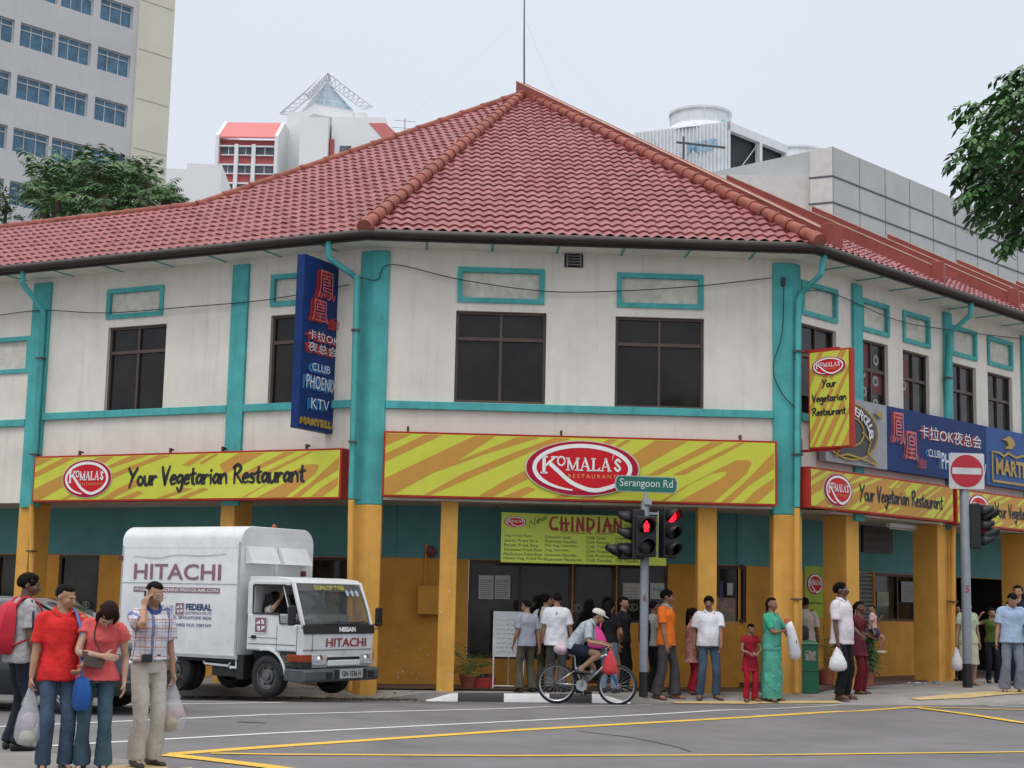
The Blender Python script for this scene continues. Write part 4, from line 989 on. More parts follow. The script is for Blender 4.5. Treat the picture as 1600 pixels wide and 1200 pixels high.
e = empty('letter_box', 'small bright red letter box on the right ochre pillar', 'letter box', P); e.rotation_euler.z = atan2(RD.y, RD.x)
mb = MB(); mb.bb(-.16, 0, -.10, .10, -.13, .13); mb.build('body', mat('post_red', (.5, .02, .02), .4), e, bevel=.012); mb = MB(); mb.bb(-.165, -.155, -.06, .06, .03, .045); mb.build('slot', BLACK, e)
# small lamps under the ceiling
for i, (px, py) in enumerate(((1412, 806), (1590, 832))):
    u, v = hit(RM, px, py, -.5); e = empty('ceiling_lamp', ['long lamp fitting under the right walkway ceiling, beside the second pillar', 'long lamp fitting under the walkway ceiling at the right edge'][i], 'lamp', RM @ V((u, ZB, -.5))); e.rotation_euler.z = atan2(RD.y, RD.x)
    mb = MB(); mb.bb(-.6, .6, -.05, .05, -.09, -.01); mb.build('housing', WHITE, e); mb = MB(); mb.tube([(-.55, 0, -.11), (.55, 0, -.11)], .018, 8); mb.build('tube', mat('lamp_tube', (.6, .6, .58), .3), e)
# ------------------------------------------------------------------ buildings behind
def mframe(px, py, Y, ex): p = at_y(px, py, Y); return frame((p.x, p.y), ex)
# tall hotel slab, top left
TWALL = mat('tower_grey', (.52, .52, .53), .85, var=.04, scale=.3, streak=.12, dirt=.12); TCREAM = mat('tower_cream', (.62, .60, .50), .85, var=.03, scale=.3, dirt=.08)
TGL = mat('tower_blue_curtain', (.065, .165, .26), .25, var=.22, scale=1.5); TFR = mat('tower_frame', (.52, .54, .55), .5)
TM_ = mframe(266, 120, 95, RD)
tw = empty('hotel_tower', 'tall grey and cream slab block with rows of blue curtained windows', 'building', TM_.translation)
r2 = rect(TM_, 149, 158, 201, 194); r1 = rect(TM_, 150, 78, 204, 115); pv = r1[2]-r2[2]
cols = [rect(TM_, x0, 150, x1, 180)[:2] for x0, x1 in ((148, 200), (85, 137), (24, 80))]; cw = cols[0][1]-cols[0][0]
pit = cols[1][0]-cols[2][0]; big = cols[0][0]-cols[1][0]
cols += [(cols[2][0]-big, cols[2][0]-big+cw), (cols[2][0]-big-pit, cols[2][0]-big-pit+cw)]
edge = hit(TM_, 209, 150)[0]; LFT = cols[-1][0]-1
holes = [(a, b, r2[2]+pv*k, r2[3]+pv*k) for a, b in cols for k in range(-4, 5)]
TOPZ = r2[3]+pv*4+4
mb = MB(); wall(mb, TM_, LFT, edge, 0, TOPZ, holes, 0, .35); mb.build('window_wall', TWALL, tw, world=True)
for h in holes:
    window(TM_, h, -.2, .27, 2, TFR, TGL, .07); f = COL.objects[-1]
for o in [o for o in COL.objects if o.name.startswith('window') and o.parent is shop and (o.data.vertices[0].co.y > 70)]:
    o.parent = tw; o.matrix_parent_inverse = tw.matrix_basis.inverted()
mb = MB(); mb.M = TM_; mb.bb(edge, 0, 0, TOPZ, -14, .12); mb.mi = 1
for k in range(-5, 5):
    v = r2[3]+pv*k+.6; mb.bb(edge+.1, -.1, v, v+.05, .12, .14)
mb.build('end_bay', [TCREAM, mat('tower_joint', (.42, .41, .36), .9)], tw, world=True)
mb = MB(); mb.M = TM_; mb.poly([(LFT, 0, -14), (edge, 0, -14), (edge, TOPZ, -14), (LFT, TOPZ, -14)]); mb.poly([(LFT, TOPZ, -14), (edge, TOPZ, -14), (edge, TOPZ, 0), (LFT, TOPZ, 0)]); mb.poly([(LFT, 0, -14), (LFT, 0, 0), (LFT, TOPZ, 0), (LFT, TOPZ, -14)])
mb.poly([(LFT, 0, -.36), (edge, 0, -.36), (edge, TOPZ, -.36), (LFT, TOPZ, -.36)]); mb.build('rear_wall', TWALL, tw, world=True)
mb = MB(); mb.M = TM_

# far pale wall
HW_ = mat('far_white', (.74, .75, .76), .85, var=.03, scale=.2)
m = mframe(300, 260, 170, (1, .08)); a, b, c, d = rect(m, 250, 262, 345, 330); c = 0
fw = empty('white_building', 'plain white building wall between the tower and the red and white flats', 'building', m.translation)
mb = MB(); mb.M = m; s_ = hit(m, 292, 260)[0]; mb.bb(a, s_, 0, d-.2, -10, 0); mb.bb(s_, b, 0, d+.5, -10, .0); mb.build('block', HW_, fw, world=True)
# red and white flats with the glass pyramid
Yb = 220; m = mframe(340, 200, Yb, (1, -.02)); q = lambda x, y, w=0: hit(m, x, y, w)
hb = empty('apartment_block', 'far red and white apartment block with a red metal roof', 'building', m.translation)
u0_, u1_ = q(341, 260)[0], q(428, 260)[0]; vt = q(385, 217)[1]; HRED = mat('flat_red', (.45, .10, .10), .8, var=.05); HR2 = mat('flat_roof_red', (.60, .17, .16), .6, var=.05)
mb = MB(); mb.M = m; mb.bb(u0_, u1_, 0, vt, -22, -.6); mb.build('core', HRED, hb, world=True)
mb = MB(); mb.M = m; mb.bb(u1_, u1_+.5, 0, vt+.5, -22, .3); mb.bb(u0_-.5, u0_, 0, vt+.5, -22, .3)
rz = q(400, 194, -5)[1]
for u in (u1_, u0_-.5): mb.prism([(0, 0), (1, 0)], 0, 0) if 0 else mb.loft([[(u, vt+.5, .3), (u+.5, vt+.5, .3), (u+.5, vt+.5, -22), (u, vt+.5, -22)], [(u, rz+.3, -5), (u+.5, rz+.3, -5), (u+.5, rz+.3, -22), (u, rz+.3, -22)]])
mb.build('side_wall', HW_, hb, world=True)
mb = MB(); mb.M = m; mb.loft([[(u0_, vt, .3), (u1_, vt, .3), (u1_, rz, -5), (u0_, rz, -5)], [(u0_, vt+.25, .3), (u1_, vt+.25, .3), (u1_, rz+.25, -5), (u0_, rz+.25, -5)]]); mb.build('roof', HR2, hb, world=True)
fh = q(385, 240)[1]-q(385, 269)[1]; v1_ = q(385, 229)[1]; cs = [341, 368, 395, 428]
for k in range(6):
    vb = v1_-fh*k
    for i in range(3):
        a, b = q(cs[i]+3, 260)[0], q(cs[i+1]-2, 260)[0]; mb = MB(); mb.M = m; mb.bb(a, b, vb-fh*.42, vb, -.62, -.5); w_ = mb.build('window', mat('flat_window', (.11, .12, .15), .3, var=.4, scale=.6), hb, world=True)
        mb = MB(); mb.M = m; mb.bb(lerp(a, b, .48), lerp(a, b, .52), vb-fh*.42, vb, -.5, -.44); mb.bb(a, b, vb-fh*.46, vb-fh*.41, -.55, -.2); mb.build('frame', HW_, w_)
mb = MB(); mb.M = m
for x in cs[1:3]: u = q(x, 260)[0]; mb.bb(u-.28, u+.28, 0, vt-.8, -.6, .05)
for k in range(7): mb.bb(u0_, u1_, v1_-fh*k+fh*.0, v1_-fh*k+.22, -.6, -.1)
mb.build('mullion_grid', HW_, hb, world=True)
hc = empty('white_tower_block', 'far white block with a red roof strip, carrying the glass pyramid', 'building', m.translation)
mb = MB(); mb.M = m
def blk(x0, x1, y, z0, z1, dv=0): a, b = q(x0, 230)[0], q(x1, 230)[0]; mb.bb(a, b, 0, q((x0+x1)/2, y, -z0)[1]+dv, -z1, -z0)
blk(467, 511, 183, .5, 18); blk(514, 598, 183, 2, 18); blk(432, 560, 175, 8, 18); blk(598, 640, 212, 2.5, 16); mb.build('walls', HW_, hc, world=True)
mb = MB(); mb.M = m; a, b = q(575, 188), q(628, 214); mb.loft([[(q(574, 188)[0], q(574, 186)[1], -1.9), (q(600, 188)[0], q(600, 186)[1], -1.9), (q(628, 212)[0], q(628, 212)[1], -1.9), (q(600, 212)[0], q(600, 214)[1], -1.9)], [(q(574, 188)[0], q(574, 186)[1], -14), (q(600, 188)[0], q(600, 186)[1], -14), (q(628, 212)[0], q(628, 212)[1], -14), (q(600, 212)[0], q(600, 214)[1], -14)]]); mb.build('roof', HR2, hc, world=True)
a, b, c, d = rect(m, 528, 222, 546, 234); mb = MB(); mb.M = m; mb.bb(a, b, c, d, -2.1, -1.9); mb.build('window', mat('flat_window', (0, 0, 0)), hc, world=True)
a, b, c, d = rect(m, 512, 212, 519, 260); mb = MB(); mb.M = m; mb.bb(a, b, c, d, -2.3, -1.7); mb.build('lift_window', HRED, hc, world=True)
pyr = empty('glass_pyramid', 'glass roof pyramid inside a white steel truss frame on the far white block', 'roof structure', m @ V((q(510, 175)[0], q(510, 175)[1], -9)))
px_, pz = q(509, 175, -9)[0], q(509, 178, -9)[1]; ph = q(510, 113, -9)[1]-pz; pr_ = (q(584, 178, -9)[0]-q(432, 168, -9)[0])/2*1.02
apx = m @ V((px_, pz+ph, -9)); bs = [m @ V((px_+pr_*1.0*cos(t), pz+.6, -9+pr_*1.0*sin(t))) for t in (radians(a) for a in (15, 105, 195, 285))]
TR = mat('truss_white', (.62, .64, .68), .5)
for p in bs:
    mb = MB(); lo_a = apx-V((0, 0, 1.6)); lo_b = p+(apx-p)*.08-V((0, 0, .9))*0; d = p-apx
    lo_b = m @ V((px_, pz, -9)) + (p - (m @ V((px_, pz, -9))))*.80; lo_b.z = p.z-.3
    mb.tube([apx, p], .16, 6); mb.tube([lo_a, lo_b], .13, 6)
    n = 9
    for i in range(n): mb.tube([lo_a.lerp(lo_b, i/n), apx.lerp(p, (i+.6)/n)], .08, 5); mb.tube([apx.lerp(p, (i+.6)/n), lo_a.lerp(lo_b, (i+1)/n)], .08, 5)
    mb.tube([p, lo_b], .12, 5); mb.build('truss', TR, pyr, world=True)
ctr = m @ V((px_, pz, -9)); gb = [ctr+(p-ctr)*.60 for p in bs]; 
for p in gb: p.z = ctr.z+.2
ga = apx-V((0, 0, 1.5)); mb = MB(); dn = V((0, 0, 1.6)); mb.loft([[p-dn for p in gb], [p+V((0, 0, .02)) for p in gb]]); mb.build('plinth', HW_, pyr, world=True)
mb = MB()
for i in range(4): mb.poly([gb[i], gb[(i+1) % 4], ga])
g_ = mb.build('glazing', mat('pyramid_glass', (.26, .36, .44), .15, var=.2, scale=.4), pyr, world=True)
mb = MB()
for i in range(4):
    for k in range(6): t = k/6; mb.tube([gb[i].lerp(ga, t), gb[(i+1) % 4].lerp(ga, t)], .07, 5)
    for k in range(1, 4): mb.tube([gb[i].lerp(gb[(i+1) % 4], k/4), ga], .05, 4)
mb.build('glazing_bar', TR, g_)
# tv aerial
p = at_y(632, 212, 70); e = empty('tv_aerial', 'thin rooftop television aerial behind the left roof slope', 'aerial', p-V((0, 0, 6))); mb = MB(); mb.tube([p-V((0, 0, 6)), p+V((0, 0, .85))], .03, 5)
for k, l in ((.05, .5), (.4, .6), (.75, .5)): mb.tube([p+V((-l, 0, k)), p+V((l, .2, k))], .015, 4)
for k in (-.4, -.2, .1, .3): mb.tube([p+V((k, 0, .0)), p+V((k, .1, .14))], .012, 4)
mb.build('aerial_frame', mat('aerial', (.42, .44, .48), .5), e, world=True)

# cooling tower and the grey panelled block, right
CT = mat('cooling_white', (.66, .69, .72), .6, var=.05, streak=.15); m1 = mframe(1137, 230, 60, -LD); m2 = mframe(1137, 230, 60, RD)
def cooling(dx, lbl, full=True):
    o = (m2 @ V((dx, 0, 0))); f1 = frame((o.x, o.y), -LD); f2 = frame((o.x, o.y), RD)
    zt = hit(m1, 1080, 197)[1]; zb = hit(m1, 1080, 300)[1]; wl = -hit(m1, 990, 230)[0]; wr = hit(m2, 1229, 235)[0]
    e = empty('cooling_tower', lbl, 'cooling tower', (o.x, o.y, zb)); e.parent = None
    mb = MB(); mb.M = f1; n = 26
    prof = []
    for k in range(n):
        u = -wl+wl*k/n; prof += [(u, 0), (u+wl/n*.6, 0), (u+wl/n*.6, .06), (u+wl/n, .06)]
    ids = [[mb.vert((u, z, w_)) for u, w_ in prof] for z in (zb, zt)]
    for k in range(len(prof)-1): mb.face((ids[0][k], ids[0][k+1], ids[1][k+1], ids[1][k]))
    mb.M = f2; mb.poly([(0, zt, .02), (wr, zt-.1, .02), (wr, zt-.1, -wl*.9), (0, zt, -wl*.9)])
    mb.bb(0, wr, zt-.35, zt, -.2, .05); mb.bb(0, .12, zb, zt, -.2, .05); mb.bb(wr*.52, wr*.56, zb, zt-.35, -.2, .05); mb.bb(wr-.1, wr, zb, zt-.35, -.2, .05); mb.bb(wr, wr+.1, zb, zt, -wl*.9, 0)
    mb.bb(0, wr, zb, zb+.1, -.2, .05); mb.build('casing', CT, e, world=True)
    mb = MB(); mb.M = f2; mb.poly([(0, zb, -.25), (wr, zb, -.25), (wr, zt, -.25), (0, zt, -.25)]); l = mb.build('louver', mat('louver_dark', (.012, .013, .02), .6), e, world=True)
    mb = MB(); mb.M = f2
    for a, b in ((0, wr*.53), (wr*.54, wr)): mb.tube([(a, zb, -.1), (b, zt-.4, -.1)], .02, 4)
    mb.build('brace', CT, l)
    c = f1 @ V((-wl*.42, zt, -wl*.38)); r = (hit(m1, 1133, 180)[0]-hit(m1, 1040, 180)[0])/2*.97
    mb = MB(); mb.lathe([(r*1.35, -.05), (r*1.28, .12), (r*1.03, .34), (r, .84), (r*1.06, .88), (r*1.06, .97), (r*.98, .97), (r*.95, .5), (.1, .5)], c, 32, cap=False); fan = mb.build('fan_stack', CT, e, smooth=40, world=True)
    mb = MB()
    for k in range(12): a = 2*pi*k/12; mb.tube([c+V((r*1.02*cos(a), r*1.02*sin(a), .42)), c+V((r*1.01*cos(a), r*1.01*sin(a), .86))], .03, 4)
    mb.build('stack_rib', CT, fan)
    mb = MB(); mb.lathe([(.2, .9), (.2, 1.24), (.12, 1.32)], c, 12); mb.tube([c+V((-r, 0, .93)), c+V((r, 0, .93))], .05, 5); mb.build('motor', BLACK, e, world=True)
    return e, f1, f2, zt, zb, wl, wr
e, f1, f2, zt, zb, wl, wr = cooling(0, 'large white ribbed cooling tower with dark louvers and round fan stack on the roof')
mb = MB(); mb.M = f2; mb.tube([(.5, zt+.25, -.6), (1.6, zt+.2, -.6), (1.7, zt-.0, -.4), (wr, zt+.02, -.3)], .09, 8); mb.build('pipe', mat('mint_pipe', (.25, .55, .50), .5), e, world=True)
mb = MB(); mb.M = f1; mb.geo(tx('MSF', 1.3, .5, .02), T3(-wl*.42, zb+1.6, .08)); mb.build('lettering', mat('cool_blue', (.25, .45, .65), .5), e, world=True)
mb = MB(); mb.M = f1; mb.tube([(-1.7, zb+.2, .5), (-1.7, zb+2.2, .5)], .05, 5); mb.tube([(-2.0, zb+2.0, .5), (0, zb+1.6, .3)], .05, 5); mb.build('stand_pipe', mat('dark_pipe', (.08, .08, .09), .6), e, world=True)
cooling(wr+2.9, 'smaller looking cooling tower behind, partly hidden by the louvered one')
PNL = mat('panel_grey', (.43, .455, .46), .55, var=.05, scale=.6, dirt=.12); PNL2 = mat('panel_pale', (.60, .60, .58), .7, var=.05, dirt=.15); PJ = mat('panel_joint', (.10, .10, .12), .8)
m3 = mframe(1301, 260, 52, RD); m4 = mframe(1301, 260, 52, -LD)
gbk = empty('panelled_building', 'grey panel clad building behind the red roof on the right', 'building', m3.translation)
zt = hit(m3, 1301, 229)[1]; R_ = 46.0; us = [hit(m3, x, 320)[0] for x in (1301, 1333, 1372, 1413, 1450, 1488, 1523, 1557)]
st = (us[-1]-us[0])/7; vs = [zt, hit(m3, 1301, 275)[1], hit(m3, 1301, 316)[1]]; vs += [vs[2]-(vs[1]-vs[2])*k for k in range(1, 4)]
wl4 = -hit(m4, 1266, 260)[0]
mb = MB(); mb.M = m3; mb.bb(0, R_, 0, zt, -9, 0); mb.build('clad_wall', PNL, gbk, world=True)
mb = MB(); mb.M = m4; mb.bb(-wl4, -.0, 0, zt-.03, -8, .02); mb.build('return_wall', PNL2, gbk, world=True)
mb = MB(); mb.M = m3
for i in range(int(R_/st)): mb.bb(st*i-.02, st*i+.02, 0, zt, 0, .012)
mb.build('panel_seam', mat('seam', (.26, .27, .29), .8), gbk, world=True)
mb = MB(); mb.M = m3
for v in vs[1:]: mb.bb(0, R_, v-.03, v+.03, -.0, .02)
mb.M = m4
for v in vs[1:]: mb.bb(-wl4-.05, .02, v-.03, v+.03, .02, .04)
mb.build('shadow_gap', PJ, gbk, world=True)
m6 = mframe(1266, 300, 52.6, (1, -.03)); mb = MB(); mb.M = m6; z5 = hit(m6, 1215, 274)[1]; mb.bb(-9, 0, 0, z5, -1.2, 0); mb.build('low_wing', PNL2, gbk, world=True)

# ------------------------------------------------------------------ trees
LEAF = mat('leaf_green', (.078, .185, .050), .5, var=.3, scale=1.5, tint=(.016, .048, .016)); LEAF2 = mat('palm_green', (.085, .19, .045), .5, var=.3, scale=1.2, tint=(.018, .055, .018)); BARK = mat('bark', (.10, .075, .055), .9, var=.3, bump=.4)
tr = empty('street_tree', 'leafy green street tree reaching into the picture at the upper right edge', 'tree', (6.9, 14.6, 0))
tb = V((6.9, 14.6, 0)); fork = V((6.6, 14.5, 5.0)); mb = MB(); mb.tube([tb, tb+V((-.05, 0, 2)), fork, V((6.3, 14.4, 6.6))], [.26, .2, .17, .12], 10)
leaf = MB()
def spray(c, d, n, ln, spread=1.0, sz=.11):
    """a drooping twig with paired narrow leaves"""
    d = V(d).normalized(); p = V(c)
    for i in range(n):
        d = (d+V((random.uniform(-.2, .2), random.uniform(-.2, .2), -.10))).normalized(); p = p+d*ln/n
        for s_ in (-1, 1):
            side = d.cross(V((0, 0, 1))).normalized()*s_; t = (side*.8+d*.5+V((random.uniform(-.3, .3), random.uniform(-.3, .3), random.uniform(-.7, .1)))).normalized(); L_ = sz*random.uniform(.7, 1.3); wv = t.cross(V((random.uniform(-.4, .4), random.uniform(-.4, .4), 1))).normalized()*L_*.2
            leaf.poly([p, p+t*L_*.45+wv, p+t*L_, p+t*L_*.45-wv])
CL = [(1585, 105, .22), (1570, 118, .18), (1598, 135, .25), (1552, 143, .22), (1580, 160, .3), (1507, 163, .16), (1530, 168, .2), (1556, 178, .3), (1590, 190, .4), (1512, 205, .10), (1535, 200, .22), (1560, 215, .35), (1503, 232, .18), (1522, 238, .25), (1550, 245, .35), (1585, 235, .45), (1510, 262, .17), (1530, 262, .22), (1560, 270, .3), (1508, 288, .12), (1520, 280, .16), (1590, 280, .4), (1550, 295, .22), (1572, 305, .3), (1545, 320, .16), (1527, 333, .12), (1590, 325, .3), (1572, 345, .18), (1580, 362, .13), (1570, 380, .08), (1595, 352, .2), (1610, 210, .4), (1630, 150, .5), (1640, 280, .5), (1660, 210, .6), (1700, 140, .6), (1700, 260, .6), (1640, 340, .4), (1760, 200, .7), (1800, 120, .8), (1850, 220, .8), (1720, 80, .6)]
for x, y, r in CL:
    r *= .72; x += 26 if x < 1620 else 8; y -= 14 if y > 325 and x < 1640 else 0; c = at_y(x, y, 14.2+random.uniform(-.7, .7)); s0 = fork.lerp(V((6.4, 14.4, 6.6)), random.random())
    mb.tube([s0, s0.lerp(c, .5)+V((0, 0, .25)), c], [.05, .025, .008], 5)
    for k in range(max(5, int(58*r))):
        o = V((random.gauss(0, 1), random.gauss(0, 1), random.gauss(0, .8))).normalized()*r*random.random()**.4*.85
        spray(c+o, (o.x-.3, o.y, o.z*.3-.15), 5, .26, sz=.12)
mb.build('trunk', BARK, tr, world=True, smooth=True); leaf.build('crown', LEAF, tr, world=True, fix=False)
# feather palms on the terrace behind the left roof
def palm(px, py_top, py_base, Y, n, ln, label):
    b = at_y(px, py_base, Y); t = at_y(px, py_top, Y); g = V((b.x, b.y, 0))
    e = empty('palm_tree', label, 'palm', g, group='palms behind the left roof'); mb = MB(); mb.tube([g, b, t-V((0, 0, ln*.35))], [.16, .12, .08], 7); mb.build('trunk', BARK, e, world=True, smooth=True)
    n = int(n*1.35); ln *= .86; lf = MB(); c = t-V((0, 0, ln*.45))
    for i in range(n):
        az = 2*pi*i/n*2.4+random.uniform(-.4, .4); el = random.uniform(-.2, 1.25); L_ = ln*random.uniform(.75, 1.15); p = c+V((0, 0, random.uniform(-.8, .3)))*ln*.7; d = V((cos(az)*cos(el), sin(az)*cos(el), sin(el)))
        st_ = 13
        for k in range(st_):
            q = p+d*L_/st_; d = (d+V((0, 0, -.10))).normalized(); sd_ = d.cross(V((0, 0, 1))).normalized()
            for s_ in (-1, 1):
                ll = L_*.42*sin(pi*(k+1.5)/(st_+2.5))*random.uniform(.8, 1.2); tt = (sd_*s_+d*.55+V((0, 0, random.uniform(-.45, .1)))).normalized(); wv = d*ll*.16
                lf.poly([q-wv*.5, q+tt*ll*.55+wv*.9-V((0, 0, ll*.05)), q+tt*ll-V((0, 0, ll*.25)), q+tt*ll*.5-wv*.5])
            p = q
    lf.build('crown', LEAF2, e, world=True, fix=False)
for i, a in enumerate(((72, 262, 340, 44, 26, 1.25), (112, 240, 330, 45, 30, 1.35), (150, 245, 330, 43, 26, 1.2), (190, 250, 325, 45, 28, 1.2), (228, 258, 320, 44, 24, 1.05), (258, 282, 315, 43, 18, .7), (278, 298, 320, 43, 14, .5), (92, 290, 345, 42, 22, 1.1), (165, 285, 330, 42, 22, 1.1), (225, 295, 320, 42, 18, .8))):
    palm(*a, 'feathery palm above the left tiled ridge, %s' % ('left end', 'tallest one on its left', 'just right of the tallest', 'in front of the tower corner', 'at the cream wall', 'short one by the cream wall edge', 'smallest one at the right end', 'low one at the left front', 'low one in the middle front', 'low one at the right front')[i])
p = at_y(10, 318, 40); e = empty('small_tree', 'spindly little tree at the far left above the tiled ridge', 'tree', (p.x, p.y, 0)); mb = MB(); mb.tube([(p.x, p.y, 0), p, at_y(4, 300, 40)], [.08, .04, .02], 5); mb.tube([p, at_y(16, 330, 40)], .02, 4); mb.build('trunk', BARK, e, world=True)
leaf = MB()
for c, r in ((at_y(4, 312, 40), .28), (at_y(-8, 318, 40), .3), (at_y(10, 345, 40), .25), (at_y(22, 350, 40), .2)):
    for k in range(40): o = V((random.gauss(0, 1), random.gauss(0, 1), random.gauss(0, 1))).normalized()*r*random.random()**.5; spray(c+o, o, 4, .2, sz=.12)
leaf.build('crown', LEAF2, e, world=True, fix=False)
# ------------------------------------------------------------------ white box truck
def veh(P, th, name, label, ctg):
    hd = V((cos(radians(th)), -sin(radians(th)), 0)); e = bpy.data.objects.new(name, None); COL.objects.link(e); e.matrix_world = frame(P, hd, P.z); e.empty_display_size = .3
    return tag(e, label, ctg)
FR = Matrix(((0, 0, 1, 0), (0, 1, 0, 0), (-1, 0, 0, 0), (0, 0, 0, 1)))  # text facing forward: x -> -w, y -> v, z -> u
TP = at_y(412, 1090, 23.8); tk = veh(TP, 33, 'box_truck', 'white box truck with mauve lettering and an open driver window', 'truck')
TW = mat('truck_white', (.70, .715, .735), .42, var=.06, scale=1.3, dirt=.32, streak=.22, coat=.1); TMAUVE = mat('truck_mauve', (.26, .12, .16), .5, var=.06); TNAVY = mat('truck_navy', (.03, .06, .16), .5); TRED = mat('truck_red', (.34, .015, .03), .45)
CHAS = mat('chassis_black', (.014, .014, .015), .6, var=.2); LAMP = mat('lamp_glass', (.50, .52, .55), .12, var=.2, scale=20, spec=.8); AMB = mat('amber_lens', (.30, .045, .01), .25); CHROME = mat('chrome', (.7, .7, .72), .15, .95); SEAM = mat('seam_dark', (.10, .10, .11), .7)
WT = 1.74
def prof_box(v0, v1, r, ci=.0):
    """box section (w, v) with rounded shoulders"""
    p = [(0-ci, v0), (-WT+ci, v0), (-WT+ci, v1-r)]
    p += [(-WT+ci+r-r*cos(radians(a)), v1-r+r*sin(radians(a))) for a in range(12, 91, 13)]
    p += [(-r-ci+r*sin(radians(a)), v1-r+r*cos(radians(a))) for a in range(0, 91, 13)]
    return p
mb = MB(); sec = prof_box(.56, 2.60, .24); nu = 26
# sheet metal with slight dents
rings = []
for i in range(nu+1):
    u = lerp(-3.24, -.60, i/nu); rings.append([(u, v+(.035*sin(pi*((-w_)/WT)) if v > 2.3 else 0), w_) for w_, v in sec])
mb.loft(rings); bx = mb.build('cargo_box', TW, tk, smooth=35, bevel=.012)
mb = MB(); mb.bb(-3.24, -.60, 1.695, 1.705, .001, .004); mb.bb(-3.22, -3.20, .6, 2.3, .001, .004); mb.bb(-.64, -.60, .58, 2.36, .002, .012); mb.bb(-3.26, -.58, .55, .60, -.02, .014)
for k in range(40): u = lerp(-3.15, -.7, k/39); mb.box((u, 2.27, .002), (.012, .012, .006))
mb.build('box_trim', mat('box_trim', (.42, .43, .45), .5, dirt=.3), bx)
mb = MB()
mb.ribbon(cat([(-2.95, 2.13, 0), (-2.4, 2.10, 0), (-2.0, 2.15, 0), (-1.4, 2.14, 0), (-.9, 2.17, 0)], 4), .012, .004); mb.build('crease_shade', mat('crease_shade_grey', (.45, .47, .5), .6), bx)  # flat grey line, the shade of a dent put into colour
# two hinged flaps and a marker on the box front
for w0, w1 in ((-.10, -.77), (-.86, -1.54)):
    mb = MB(); mb.loft([[(-.595, 2.30, w0), (-.595, 2.30, w1), (-.595, 2.02, w1), (-.595, 2.02, w0)], [(-.56, 2.29, w0-.02), (-.56, 2.29, w1+.02), (-.42, 2.03, w1+.01), (-.42, 2.03, w0-.01)]]); mb.build('vent_flap', TW, tk, bevel=.006)
mb = MB(); mb.bb(-.6, -.57, 1.86, 1.94, -1.54, -1.44); mb.build('marker_lamp', mat('marker_red', (.14, .02, .03), .4), tk)
mb = MB(); mb.bb(-.6, -.575, 1.76, 2.34, -.83, -.79); mb.build('centre_strip', TW, tk)
mb = MB(); mb.lathe([(.01, 0), (.045, 0), (.045, .05), (.03, .09), (.01, .1)], (-1.0, 2.60, -1.2), 10, Matrix.Rotation(-pi/2, 3, 'X')); mb.build('roof_beacon', AMB, tk, smooth=True)
mb = MB(); mb.bb(-3.30, -3.2, 2.06, 2.13, -.06, .02); mb.build('side_lamp', mat('marker_red', (0, 0, 0)), tk)
# writing on the side
def side(fn, m, nm='lettering'): mb = MB(); fn(mb); mb.build(nm, m, bx)
Z = .0065
side(lambda mb: mb.geo(tx('HITACHI', 1.93, .255, .012), T3(-2.93, 1.755, Z)), TMAUVE)
side(lambda mb: mb.bb(-2.92, -1.01, 1.555, 1.635, .001, .005), TMAUVE, 'stripe')
side(lambda mb: mb.geo(tx('WASHING MACHINE·FRIDGE·AIR-CON', 1.86, .05, .015), T3(-2.90, 1.57, Z)), mat('letter_white', (.75, .75, .76), .5))
side(lambda mb: [mb.geo(tx('FEDERAL', .56, .105, .04), T3(-1.72, 1.28, Z)), mb.geo(tx('ELECTRONICS PTE LTD', .56, .042, .01), T3(-1.72, 1.215, Z)), mb.geo(tx('48 JALAN BESAR, SINGAPORE 0820', 1.45, .062, .01), T3(-2.61, 1.125, Z)), mb.geo(tx('TEL: 2919531 (3 LINES) FAX: 2987359', 1.45, .06, .01), T3(-2.61, 1.01, Z))], TNAVY)
side(lambda mb: mb.geo(tx('聯邦電器公司', .62, .135), T3(-2.62, 1.22, Z)), mat('letter_blue_grey', (.16, .21, .28), .5))
def emblem(mb, u, v, s, z):
    mb.bb(u, u+s, v, v+s, .001, z-.002)
def emblem2(mb, u, v, s, z):
    c = s/2
    for a in range(4):
        R = T3(u+c, v+c, z) @ Matrix.Rotation(a*pi/2, 4, 'Z'); mb.geo(([(.06*s, .07*s, 0), (.34*s, .07*s, 0), (.18*s, .36*s, 0), (.06*s, .40*s, 0)], [(0, 1, 2, 3)]), R)
    mb.ribbon([(u, v), (u+s, v), (u+s, v+s), (u, v+s), (u, v)], s*.05, z)
side(lambda mb: emblem(mb, -1.95, 1.20, .19, Z), TMAUVE, 'emblem_plate'); side(lambda mb: emblem2(mb, -1.95, 1.20, .19, Z), mat('letter_white', (0, 0, 0)), 'emblem')
# cab
mb = MB(); side_p = [(-.43, .70), (.30, .70), (.58, .70), (.62, .46), (.70, .46), (.715, .62), (.725, .95), (.70, 1.02), (.66, 1.11), (.25, 1.11), (.235, 1.26), (-.43, 1.26)]
mb.prism([(p[0], p[1]) for p in side_p], -WT+.01, -.01); cab = mb.build('cab', TW, tk, bevel=.03, seg=3)
mb = MB(); rf = [(-.43, 1.71), (.44, 1.71), (.47, 1.74), (.40, 1.80), (.1, 1.83), (-.43, 1.83)]; mb.prism(rf, -WT+.05, -.05); mb.bb(-.43, -.39, 1.2, 1.75, -WT+.04, -.04)
for w_ in (-.045, -WT+.045):
    mb.tube([(.44, 1.76, w_*1.0+(-.02 if w_ > -1 else .02)), (.60, 1.35, w_), (.69, 1.08, w_)], [(.04, .03)]*3, 8); mb.tube([(.26, 1.70, w_), (.47, 1.12, w_)], .012, 6)
    mb.bb(-.43, -.31, 1.24, 1.74, w_-.025, w_+.025); mb.bb(-.33, .42, 1.70, 1.76, w_-.03, w_+.03)
mb.build('cab_roof', TW, tk, bevel=.02, smooth=40)
